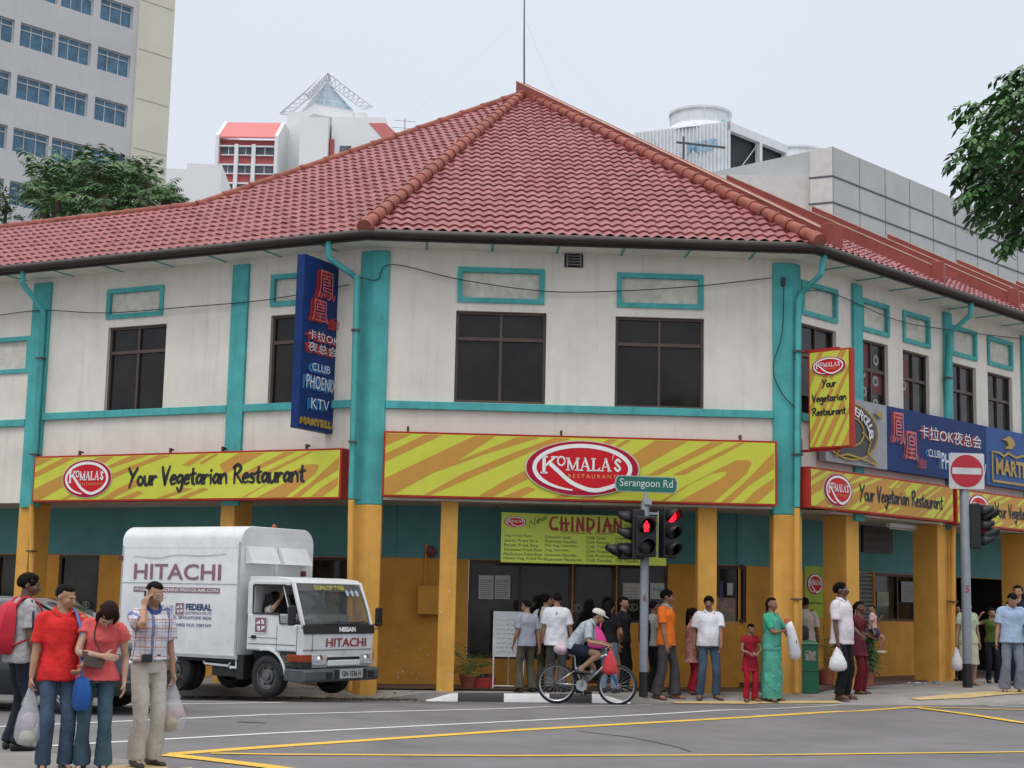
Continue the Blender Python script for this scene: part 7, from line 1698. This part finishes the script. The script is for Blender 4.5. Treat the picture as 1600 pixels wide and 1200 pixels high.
cw_ = person('coral', 'woman in a coral blouse and jeans bending her head down beside the man in red', 143, 957, 1206, 10, sk='light', vox=NEARV, hair='bob', hm=HAIRB, woman=True, hf=1.13, build=1.04, top=dict(m=cloth('coral_blouse', (.62, .105, .105), var=.06), hem=.86, sleeve=.36, cuff=.088, flare=.02, ease=.018, wr=.018), bot=dict(m=JEANT, w=1.0, knee=.064, cuff=.090), shoes=SHOE, pose=dict(lean=7, bend=20, side=9, head=(14, 42, 6), rh=(.06, -.23, 1.10), re=(-1, .2, -.2), rhd=(1, -.15, -.15), rpn=(0, 1, 0), lh=(.26, -.05, .84)))
pl = person('plaid', 'man in a checked shirt and beige trousers holding a phone to his ear', 224, 908, 1197, 40, sk='tan', vox=NEARV, hair='high', build=.98, top=dict(m=plaid('checked_shirt'), hem=.97, sleeve=.80, cuff=.078, ease=.024, collar=True, cm=cloth('blue_collar', (.035, .08, .22)), name='checked_shirt'), bot=dict(m=BEIGE, w=1.02, belt=True, cuff=.086), shoes=SHOE, pose=dict(glasses=True, head=(8, 20, 0), rh=(-.125, -.095, 1.46), re=(-.35, -.9, -.6), rhd=(.22, .10, 1), rpn=(.9, .3, 0), rc=.6, lh=(.25, -.02, .82), lc=1.0, rf=(-.10, -.02, .07), lf=(.10, .03, .07)))
# --- driver of the truck
DW = tk.matrix_world @ V((-.10, .29, -.42)); q = tk.matrix_world.to_3x3() @ V((1, 0, 0)); fz = math.degrees(atan2(q.y, q.x))+90
person('driver', 'truck driver in a pale shirt with one arm raised to his head', 0, 0, 0, fz, base=V((DW.x, DW.y, DW.z-.10)), scale=.88, sk='tan', vox=.013, top=dict(m=cloth('pale_shirt', (.50, .50, .50)), hem=.9, sleeve=.7, collar=True), bot=dict(m=DGREY), pose=dict(pelvis=(0, .10, -.10), lean=-6, lf=(.1, -.5, .42), rf=(-.1, -.5, .42), rh=(-.13, -.12, 1.50), re=(-1, -.5, -.6), rhd=(.3, 0, 1), rpn=(1, 0, 0), lh=(.15, -.42, 1.18), head=(-5, 5, 0)))
# --- the group outside the shop door
person('m1', 'young man in a grey blue tee shirt and olive cargo trousers, back turned', 821, 938, 1083, 205, Y=26.2, sk='tan', hair='crop', build=.93, top=dict(m=cloth('blue_grey_tee', (.32, .34, .40)), hem=.85, sleeve=.75, cuff=.08, ease=.026), bot=dict(m=OLIVE, w=1.02, cuff=.095), shoes=SHOE, pose=dict(head=(20, 8, 0), lh=(.22, -.10, .88), rh=(-.26, .0, .84), lf=(.12, .0, .07), rf=(-.15, .0, .07)))
person('m2', 'man in a cream shirt with a dark shoulder strap between two men in tee shirts', 851, 930, 1078, 160, Y=26.75, sk='tan', build=.95, top=dict(m=cloth('cream_shirt', (.52, .52, .48)), hem=.85, collar=True), bot=dict(m=OLIVE), shoes=SHOE, pose=dict(head=(-40, 4, 0), rh=(.0, -.3, .98), rhd=(1, -.4, 0)))
person('m3', 'man in a white tee shirt and grey trousers, back turned, behind the bicycle', 868, 927, 1080, 176, Y=26.3, sk='tan', build=1.02, top=dict(m=WCOT, hem=.80, sleeve=.78, cuff=.085, ease=.03, flare=.02), bot=dict(m=GREYT, w=1.05, cuff=.09), shoes=SHOE, pose=dict(head=(25, 2, 0), lh=(.27, -.05, .84), rh=(-.28, -.06, .86), lf=(.11, 0, .07), rf=(-.11, 0, .07)))
person('pinkbag', 'woman in a black top and pale jeans, back turned, behind the cyclist', 951, 938, 1083, 165, Y=26.15, sk='tan', hair='long', woman=True, build=.95, top=dict(m=BLK, hem=.93, sleeve=.6), bot=dict(m=cloth('pale_denim', (.16, .23, .30)), w=.92), shoes=SHOE, pose=dict(head=(-20, 6, 0), lh=(.18, -.18, 1.0), rh=(-.2, -.2, 1.0)))
person('akimbo', 'person in a black shirt with one hand on the hip beside the pink shoulder bag', 973, 933, 1080, 60, Y=26.6, sk='tan', woman=True, hair='long', build=.95, top=dict(m=cloth('black_shirt', (.022, .022, .026)), hem=.88, sleeve=.75), bot=dict(m=BLK, w=.95), shoes=SHOE, pose=dict(lh=(.20, -.02, .98), le=(1, .6, 0), lhd=(-1, -.2, -.3), head=(-30, 4, 0)))
person('behindpole', 'man in a pale shirt with a dark backpack, mostly hidden by the traffic light pole', 1020, 940, 1082, 120, Y=26.5, sk='brown', top=dict(m=cloth('pale_grey_shirt', (.40, .40, .38)), hem=.86), bot=dict(m=BLK), shoes=SHOE, pose=dict(head=(-10, 4, 0)))
# --- cyclist
LBK = Matrix.Translation(bk.location) @ Matrix.Rotation(bk.rotation_euler.z, 4, 'Z'); cyf = math.degrees(bk.rotation_euler.z)+90; CS = .97
cg = LBK @ V((WB*.30, 0, 0)); inv = (Matrix.Translation(cg) @ Matrix.Rotation(radians(cyf), 4, 'Z') @ Matrix.Scale(CS, 4)).inverted()
lb = lambda p: inv @ (LBK @ V(p))
cy = person('cyclist', 'cyclist in a white cap, pale blue shirt and navy shorts riding the silver bicycle', 0, 0, 0, cyf, base=cg, scale=CS, sk='tan', vox=.011, hair='crop', build=.93, top=dict(m=cloth('pale_blue_shirt', (.40, .44, .50), var=.1, scale=20), hem=.90, sleeve=.85, cuff=.078, ease=.024, collar=True, flare=.01), bot=dict(m=cloth('navy_shorts', (.014, .018, .035)), short=.62, name='shorts', w=1.05),
 shoes=SHOE, pose=dict(pelvis=(0, .03, .81/CS+.05-.90), ptilt=14, lean=26, bend=8, head=(4, -28, 0), rh=tuple(lb((WB*.80, -.235, .955))), lh=tuple(lb((WB*.80, .235, .955))), re=(-.6, .3, -1), le=(.6, .3, -1), rhd=(.1, -1, -.25), lhd=(-.1, -1, -.25), rpn=(0, 0, -1), lpn=(0, 0, -1), rc=1.0, lc=1.0,
 rf=tuple(lb((PED[0][0]-.06, -.12, PED[0][2]+.085))), lf=tuple(lb((PED[1][0]-.06, .12, PED[1][2]+.085))), rfy=0, lfy=0, rk=(-.1, -1, .3), lk=(.1, -1, .3)))
# --- right of the pole
person('orange', 'man in an orange polo shirt with a grey collar and grey trousers, turned right', 1040, 922, 1087, 62, Y=25.95, sk='brown', hair='full', top=dict(m=cloth('orange_polo', (.78, .175, .022)), hem=.83, sleeve=.72, cuff=.076, ease=.02, collar=True, cm=cloth('grey_collar', (.35, .35, .36))), bot=dict(m=DGREY, w=1.05, cuff=.10), shoes=SANDAL, barefeet=True, pose=dict(head=(12, 4, 0), rh=(-.23, -.10, .84), lh=(.23, -.02, .84), rf=(-.12, .12, .07), lf=(.12, -.10, .07)))
person('redprint', 'woman in a red and white print dress behind the man in the white polo shirt', 1081, 950, 1083, 100, Y=26.28, sk='brown', hair='long', woman=True, top=dict(m=mat('red_print', (.36, .03, .045), .8, var=.5, scale=14, tint=(.50, .40, .32)), hem=.62, sleeve=.6, flare=.05, name='tunic'), bot=dict(m=cloth('red_trousers', (.36, .02, .03))), shoes=SANDAL, barefeet=True, pose=dict(head=(0, 6, 0)))
person('whitepolo', 'stout man in a white polo shirt and blue jeans with his hands hanging in front', 1107, 932, 1086, 8, Y=25.95, sk='brown', hair='full', build=1.16, belly=.035, top=dict(m=WCOT, hem=.87, sleeve=.72, cuff=.082, ease=.016, collar=True, flare=.0), bot=dict(m=JEAN, w=.98), shoes=SANDAL, barefeet=True, pose=dict(moustache=True, head=(-22, 4, 0), lh=(.16, -.22, .84), rh=(-.25, .02, .86), lhd=(-.3, -.1, -1), lf=(.13, 0, .07), rf=(-.15, .0, .07), lfy=18, rfy=-20))
DRED = cloth('dark_red_cotton', (.27, .012, .028)); 
person('girl', 'little girl in a dark red tunic and red trousers looking down at her hands', 1172, 974, 1093, 12, Y=25.75, sk='brown', hair='crop', woman=True, build=.92, top=dict(m=DRED, hem=.66, sleeve=.42, flare=.03, name='tunic', ease=.012), bot=dict(m=cloth('bright_red_cotton', (.40, .012, .03)), w=.92, cuff=.08), shoes=SHOE, barefeet=True, pose=dict(head=(10, 22, 0), lh=(.05, -.22, 1.02), rh=(-.04, -.23, 1.02), le=(1, .3, -.5), re=(-1, .3, -.5), lhd=(-1, -.4, 0), rhd=(1, -.4, 0), lfy=40))
SARI = mat('sari_green', (.055, .36, .235), .7, var=.16, scale=9, bump=.3, bscale=40, tint=(.08, .27, .25)); SARIP = cloth('blouse_green', (.05, .36, .225))
sa = person('sari', 'smiling woman in a sea green sari holding a long white bag', 1206, 934, 1091, 48, Y=25.8, sk='brown', hair='bun', woman=True, build=1.02, top=dict(m=SARIP, hem=1.05, sleeve=.78, cuff=.062, name='blouse'), bot=dict(m=SARI, skirt=True, hw=.185, hem=.035, name='sari_skirt', wr=.02), shoes=SHOE, barefeet=True, pose=dict(head=(-8, -2, 0), rh=(.06, -.22, 1.16), re=(-1, .2, -.4), rhd=(1, -.3, .2), rpn=(0, 1, 0), lh=(.20, -.26, .98), le=(1, .4, -.3), lhd=(-.2, -1, 0)))
# sari drape over the left shoulder
mb = MB(); spf = sa['sp']; rows = []
for t in range(15):
    k = t/14; z_ = lerp(.90, 1.44, k); a0 = lerp(200, 290, k); w0 = lerp(170, 46, k); rx, ry = (.185, .145) if z_ < 1.2 else ((.185, .15) if z_ < 1.36 else (.13, .10)); rows.append([spf((rx*cos(radians(a0+w0*(j/8-.5)))*1.02, ry*sin(radians(a0+w0*(j/8-.5)))*1.06, z_+.02*sin(j*.9))) for j in range(9)])
for t in range(1, 14):
    k = t/13; z_ = lerp(1.44, .72, k); rows.append([spf((lerp(.12, .04, k)+.10*(j/8-.5), .07+.09*sin(min(1, k*4)*pi/2)+.01*sin(j*2.2+t), z_)) for j in range(9)])
mb.loft(rows, cap=False, closed=False); dr = mb.build('sari_drape', SARI, sa['o'], smooth=True); m_ = dr.modifiers.new('thick', 'SOLIDIFY'); m_.thickness = .012
person('binman', 'man in a beige shirt with a grey shoulder bag, back turned behind the green bin', 1258, 934, 1066, 168, Y=27.9, sk='dark', build=1.05, top=dict(m=cloth('beige_shirt', (.40, .35, .29)), hem=.84, sleeve=.78, cuff=.082, ease=.026, collar=True), bot=dict(m=cloth('fawn_trousers', (.20, .16, .12))), shoes=SHOE, pose=dict(head=(-20, 2, 0)))
person('whiteshirt', 'dark haired man in a white shirt and black trousers looking up', 1316, 911, 1089, 50, Y=25.95, sk='dark', hair='full', build=1.05, belly=.03, top=dict(m=PINKW, hem=.80, sleeve=.80, cuff=.084, ease=.024, collar=True, flare=.01), bot=dict(m=BLK, w=1.05), shoes=SANDAL, barefeet=True, pose=dict(moustache=True, glasses=True, head=(14, -10, 0), rh=(-.24, -.06, .82), rc=1.0, lh=(.18, -.2, .95)))
mo = person('mother', 'woman in maroon trousers behind the man in the white shirt, carrying a child', 1343, 940, 1086, 55, Y=26.6, sk='dark', hair='bun', woman=True, top=dict(m=cloth('maroon_top', (.12, .02, .03)), hem=.70, flare=.03), bot=dict(m=cloth('maroon_trousers', (.13, .012, .018)), cuff=.09), shoes=SANDAL, barefeet=True, pose=dict(lh=(.12, -.30, 1.02), rh=(.02, -.30, 1.02), lhd=(-1, -.3, 0), rhd=(1, -.3, 0), head=(5, 4, 0)))
cpos = mo['W'] @ V((.06, -.25, .70))
person('child', 'small child in a patterned top carried on the woman\'s hip', 0, 0, 0, 75, base=cpos, scale=.52, sk='brown', hair='short', build=1.0, top=dict(m=mat('print_top', (.50, .38, .32), .8, var=.5, scale=14, tint=(.30, .08, .12)), hem=.92), bot=dict(m=cloth('navy_child', (.03, .03, .09)), short=.6, name='shorts', w=1.05), shoes=mat('shoe_pale', (.45, .40, .35), .6), pose=dict(pelvis=(0, 0, -.05), lf=(.12, -.25, .20), rf=(-.12, -.2, .18), head=(-150, 0, 0), lh=(.15, -.25, 1.25)))
# --- far right
person('skirt', 'woman in a pale green blouse and cream skirt partly behind the no entry pole', 1514, 938, 1068, 10, Y=29.2, sk='tan', hair='short', woman=True, build=1.1, top=dict(m=cloth('pale_green_blouse', (.46, .54, .38)), hem=.86, sleeve=.6, collar=True), bot=dict(m=cloth('cream_skirt', (.52, .48, .36)), skirt=True, hem=.42, hw=.20, name='skirt'), shoes=SANDAL, barefeet=True, pose=dict(rh=(-.27, -.02, .80), lh=(.25, .0, .80), rc=1.0))
person('wave', 'young woman in an olive vest and dark jeans with one hand raised to her head', 1551, 950, 1064, 2, Y=30.2, sk='tan', hair='long', woman=True, build=.92, top=dict(m=cloth('olive_vest', (.085, .13, .03)), hem=.92, sleeve=.2, ease=.01), bot=dict(m=JEAND, w=.9), shoes=SHOE, pose=dict(rh=(-.30, -.10, 1.50), re=(-1, .1, -.5), rhd=(.5, -.2, .9), head=(8, 6, 0)))
person('blueshirt', 'man in a light blue shirt and grey trousers looking down at the right edge', 1583, 930, 1087, -6, Y=27.0, sk='tan', hair='short', build=1.08, hf=1.03, top=dict(m=cloth('light_blue_shirt', (.36, .47, .64)), hem=.84, sleeve=.76, cuff=.082, ease=.026, collar=True), bot=dict(m=LGREY, w=1.08, cuff=.10), shoes=SANDAL, barefeet=True, pose=dict(head=(10, 30, 0), bend=6, rh=(-.27, -.03, .82), lh=(.2, -.2, .95), lf=(.12, 0, .07), rf=(-.14, 0, .07)))
person('longhair', 'long haired person behind the man in the light blue shirt', 1594, 915, 1066, -30, Y=29.4, sk='tan', hair='long', woman=True, top=dict(m=BLK, hem=.86), bot=dict(m=JEAND), shoes=SHOE)
person('bystander', 'dark haired woman in a faded pink top in the shade behind the pale green blouse', 1496, 945, 1064, 20, Y=30.8, sk='brown', hair='bun', woman=True, top=dict(m=cloth('faded_pink', (.40, .14, .16)), hem=.80, flare=.03), bot=dict(m=BLK), shoes=SHOE)

# ------------------------------------------------------------------ what they carry
def worn_thing(name, label, ctg, key):
    p = PEOPLE[key]; e = empty(name, label, ctg, p['G'], p['o'].rotation_euler.z); e.scale = (p['sc'],)*3; return e, p
BRED = cloth('backpack_red', (.50, .025, .045), rough=.6)
e, p = worn_thing('backpack', 'red and grey backpack on the back of the man in the grey tee shirt', 'backpack', 'pack'); sp = p['sp']
mb = MB(); mb.loft([[sp((x*k, .13+y*k2, z)) for x, y in ((-.14, 0), (-.12, .13), (0, .17), (.12, .13), (.14, 0), (0, -.02))] for z, k, k2 in ((.92, .7, .6), (.96, 1, 1), (1.1, 1.05, 1.1), (1.28, 1, .9), (1.38, .8, .6), (1.42, .3, .3))]); mb.build('pack', BRED, e, smooth=50)
mb = MB(); mb.loft([[sp((x*k, .26+y*k, z)) for x, y in ((-.10, 0), (-.08, .05), (.08, .05), (.10, 0))] for z, k in ((.97, .9), (1.05, 1), (1.14, .9))]); mb.build('pocket', cloth('pack_grey', (.16, .16, .17)), e, smooth=40)
for s_ in (1, -1):
    mb = MB(); mb.tube(cat([sp((.09*s_, .13, 1.38)), sp((.10*s_, .06, 1.465)), sp((.12*s_, -.07, 1.43)), sp((.145*s_, -.145, 1.28)), sp((.17*s_, -.08, 1.12)), sp((.14*s_, .14, 1.0))], 4), [(.030, .010)]*21, 8); mb.build('strap', BRED, e, smooth=True)
BLUEB = cloth('bag_blue', (.02, .09, .32), rough=.5)
e, p = worn_thing('shoulder_bag', 'blue shoulder bag with a light blue strap hanging beside the man in red', 'bag', 'red'); sp = p['sp']; hd_ = p['wri'][1]
c = V((.16, -.26, .72)); mb = MB(); mb.loft([[c+V((x*k, y*k, z)) for x, y in ((-.06, -.11), (.06, -.11), (.08, 0), (.06, .11), (-.06, .11), (-.08, 0))] for z, k in ((-.15, .75), (-.10, 1), (.05, .95), (.14, .7))]); mb.build('body', BLUEB, e, smooth=50)
mb = MB(); mb.tube(cat([sp((.05, .10, 1.40)), sp((.10, .0, 1.475)), sp((.14, -.14, 1.32)), sp((.16, -.17, 1.1)), c+V((0, .02, .13))], 5), [(.020, .006)]*21, 6); mb.build('strap', cloth('strap_blue', (.10, .20, .45)), e, smooth=True)
bag('red', 'thin see-through carrier bag with a pale round melon held by the man in red', -1, (.115, .09, .48), FILM, [((0, 0, -.41), (.075, .07, .07), mat('melon', (.50, .52, .35), .5)), ((.0, 0, -.28), (.07, .05, .08), mat('bag_lilac', (.45, .30, .45), .6))])
bag('plaid', 'see-through carrier bag full of groceries held by the man in the checked shirt', 1, (.135, .11, .44), FILM, [((-.05, -.03, -.30), (.06, .05, .055), mat('grocery_red', (.42, .08, .06), .5)), ((.02, -.05, -.35), (.06, .05, .05), mat('grocery_yellow', (.50, .36, .06), .5)), ((.06, 0, -.27), (.055, .05, .05), mat('grocery_pink', (.55, .25, .22), .5)), ((-.02, .03, -.39), (.08, .06, .04), mat('grocery_pale', (.42, .40, .34), .6))])
p = PEOPLE['plaid']; e = empty('mobile_phone', 'small silver mobile phone at the ear of the man in the checked shirt', 'phone', p['W'] @ p['H'](-.10, -.005, 1.585)); e.rotation_euler.z = p['o'].rotation_euler.z
mb = MB(); mb.box((0, 0, 0), (.018, .05, .10)); mb.build('case', STEEL, e, bevel=.006); mb = MB(); mb.box((-.010, 0, .015), (.003, .035, .045)); mb.build('screen', BLACK, e)
e, p = worn_thing('belt_pouch', 'black phone pouch on the belt of the man in the checked shirt', 'pouch', 'plaid'); sp = p['sp']; mb = MB(); mb.loft([[sp((-.10+x*1.0, -.135-y, z)) for x, y in ((-.05, 0), (.05, -.02), (.05, .025), (-.05, .045))] for z in (.955, 1.03)]); mb.build('case', SHOE, e, bevel=.006)
e, p = worn_thing('clutch_bag', 'grey brown clutch bag on a thin strap held by the woman in coral', 'bag', 'coral'); sp = p['sp']; w_ = p['wri'][-1]
c = w_+V((-.06, .05, -.02)); mb = MB(); mb.loft([[c+V((x, -.02+y, z)) for x, z in ((-.14, .07), (.10, .03), (.06, -.10), (-.10, -.08))] for y in (-.015, .03)]); mb.build('body', cloth('taupe', (.10, .075, .065)), e, bevel=.01)
mb = MB(); mb.tube(cat([sp((-.05, .08, 1.43)), sp((-.07, -.02, 1.47)), sp((-.06, -.15, 1.32)), c+V((.04, -.03, .05))], 4), .006, 5); mb.build('strap', SHOE, e)
p = PEOPLE['cyclist']
H_ = p['H']; mb = MB(); RHm = p['RH']; rings = []
for z_, k in ((1.635, 1.13), (1.66, 1.15), (1.69, 1.05), (1.715, .75), (1.725, .2)): rings.append([H_(.078*k*cos(2*pi*j/20), .008+.098*k*sin(2*pi*j/20), z_) for j in range(20)])
mb.loft(rings); mb.loft([[H_(x, y, z_+dz) for x, y, z_ in ((-.075, -.06, 1.64), (-.06, -.14, 1.632), (0, -.175, 1.628), (.06, -.14, 1.632), (.075, -.06, 1.64))] for dz in (0, .008)]); mb.build('cap', cloth('cap_white', (.60, .57, .50)), p['o'], smooth=50)
PNK = cloth('hot_pink', (.70, .06, .28), rough=.5)
e, p = worn_thing('pink_bag', 'hot pink shoulder bag of the woman in the black top', 'bag', 'pinkbag'); sp = p['sp']
c = V((.20, .12, .98)); mb = MB(); mb.loft([[c+V((x*k, y*k, z)) for x, y in ((-.16, -.05), (.16, -.05), (.18, .04), (0, .09), (-.18, .04))] for z, k in ((-.17, .6), (-.12, 1), (.0, .95), (.14, .55), (.22, .2))]); mb.build('body', PNK, e, smooth=50)
mb = MB(); mb.tube(cat([c+V((-.05, .02, .2)), sp((.13, .05, 1.42)), sp((.15, 0, 1.45)), sp((.16, -.09, 1.38)), c+V((.05, -.02, .18))], 4), [(.022, .008)]*17, 6); mb.build('strap', PNK, e, smooth=True)
q = LBK @ V((WB*.88, -.20, .86)); e = empty('shopping_bag', 'red plastic bag hanging from the bicycle handlebar', 'bag', q, bk.rotation_euler.z); mb = MB(); n = 14
mb.loft([[V((.02+rx*cos(2*pi*j/n)*(1+.1*sin(j*3)), ry*sin(2*pi*j/n), z)) for j in range(n)] for z, rx, ry in ((.04, .015, .02), (-.05, .05, .04), (-.15, .09, .05), (-.30, .12, .06), (-.36, .10, .05), (-.37, .03, .02))]); mb.build('film', cloth('bag_red', (.62, .06, .07), rough=.45), e, smooth=True)
q = LBK @ V((-.02+WB*.10, 0, .86)); e = empty('bundle', 'pale pink plastic bundle tied behind the bicycle saddle', 'bag', q); mb = MB(); mb.ell((0, 0, 0), (.13, .11, .09), nu=16, nv=10); mb.v = [tuple(V(v)*(1+.18*noise.noise(V(v)*14))) for v in mb.v]; mb.tube([(.0, 0, 0), (.1, 0, -.06), (.2, 0, -.09)], .03, 8); mb.build('film', cloth('pink_film', (.60, .42, .50), rough=.4), e, smooth=True)
e, p = worn_thing('long_bag', 'long white cloth bag with an orange top held by the woman in the green sari', 'bag', 'sari')
mb = MB(); mb.tube([(.10, -.26, 1.30), (.13, -.28, 1.2), (.18, -.30, 1.0), (.24, -.30, .80), (.27, -.29, .72), (.28, -.29, .68)], [.06, .07, .085, .10, .085, .03], 16); mb.build('cloth', WCOT, e, smooth=True)
mb = MB(); mb.tube([(.085, -.25, 1.28), (.08, -.25, 1.36)], .05, 12); mb.build('roll_end', cloth('orange_roll', (.60, .16, .08)), e, smooth=50)
bag('whiteshirt', 'knotted white carrier bag held by the man in the white shirt', -1, (.15, .11, .40), WFILM)
bag('skirt', 'white carrier bag hanging from the hand of the woman in the cream skirt', -1, (.11, .10, .45), WFILM)
for key, lb_, m_ in (('binman', 'grey bag with a pale strap at the side of the man in beige', cloth('dark_bag', (.05, .055, .06))), ('behindpole', 'dark backpack of the man behind the traffic light pole', BLK)):
    e, p = worn_thing('shoulder_bag' if key == 'binman' else 'backpack', lb_, 'bag' if key == 'binman' else 'backpack', key); sp = p['sp']; x0_ = .05
    mb = MB(); mb.loft([[sp((x*k+x0_, .12+y*k, z)) for x, y in ((-.13, 0), (-.1, .12), (.1, .12), (.13, 0))] for z, k in ((.88, .8), (.95, 1), (1.12, 1) if key == 'binman' else (1.28, 1), (1.18, .7) if key == 'binman' else (1.36, .6))]); mb.build('body', m_, e, smooth=40)
    mb = MB(); mb.tube(cat([sp((.15, .14, 1.05)), sp((.14, .08, 1.40)), sp((.12, 0, 1.46)), sp((.10, -.13, 1.36)), sp((.17, -.12, 1.0))], 4), [(.016, .006)]*17, 6); mb.build('strap', m_ if key != 'binman' else cloth('strap_pale', (.5, .5, .46)), e, smooth=True)
e, p = worn_thing('shoulder_bag', 'bag on a navy shoulder strap of the man in the cream shirt', 'bag', 'm2'); sp = p['sp']; mb = MB(); mb.tube(cat([sp((.10, .15, 1.0)), sp((.10, .13, 1.25)), sp((.10, .08, 1.43)), sp((.10, -.04, 1.46)), sp((.10, -.15, 1.3))], 4), [(.022, .008)]*17, 6); mb.build('strap', cloth('navy_strap', (.012, .015, .035)), e, smooth=True)
mb = MB(); mb.ell(sp((.16, .12, .95)), (.05, .10, .12)); mb.build('body', BLK, e, smooth=True)
# the mark below the neck of the white tee shirt, stripes of the grey one
p = PEOPLE['m3']; mb = MB(); sp = p['sp']
for k in range(4): mb.tube([sp((-.012, .142-.004*k*0, 1.375-.022*k)), sp((.012, .142, 1.375-.022*k))], .006, 5)
mb.build('shirt_mark', cloth('mark_navy', (.03, .04, .10)), p['o'])
p = PEOPLE['pack']; mb = MB()
for s_ in (1, -1): a, b = p['sh'][s_], p['elb'][s_]; o = V((.055*s_, .0, .02)); mb.tube([p['sp']((.09*s_, 0, 1.465)), a+V((.02*s_, 0, .066)), a.lerp(b, .3)+V((.078*s_, 0, .01)), a.lerp(b, .72)+V((.082*s_, 0, .0))], [(.012, .006)]*4, 6)
mb.build('sleeve_stripe', cloth('stripe_navy', (.03, .035, .06)), p['o'], smooth=True)
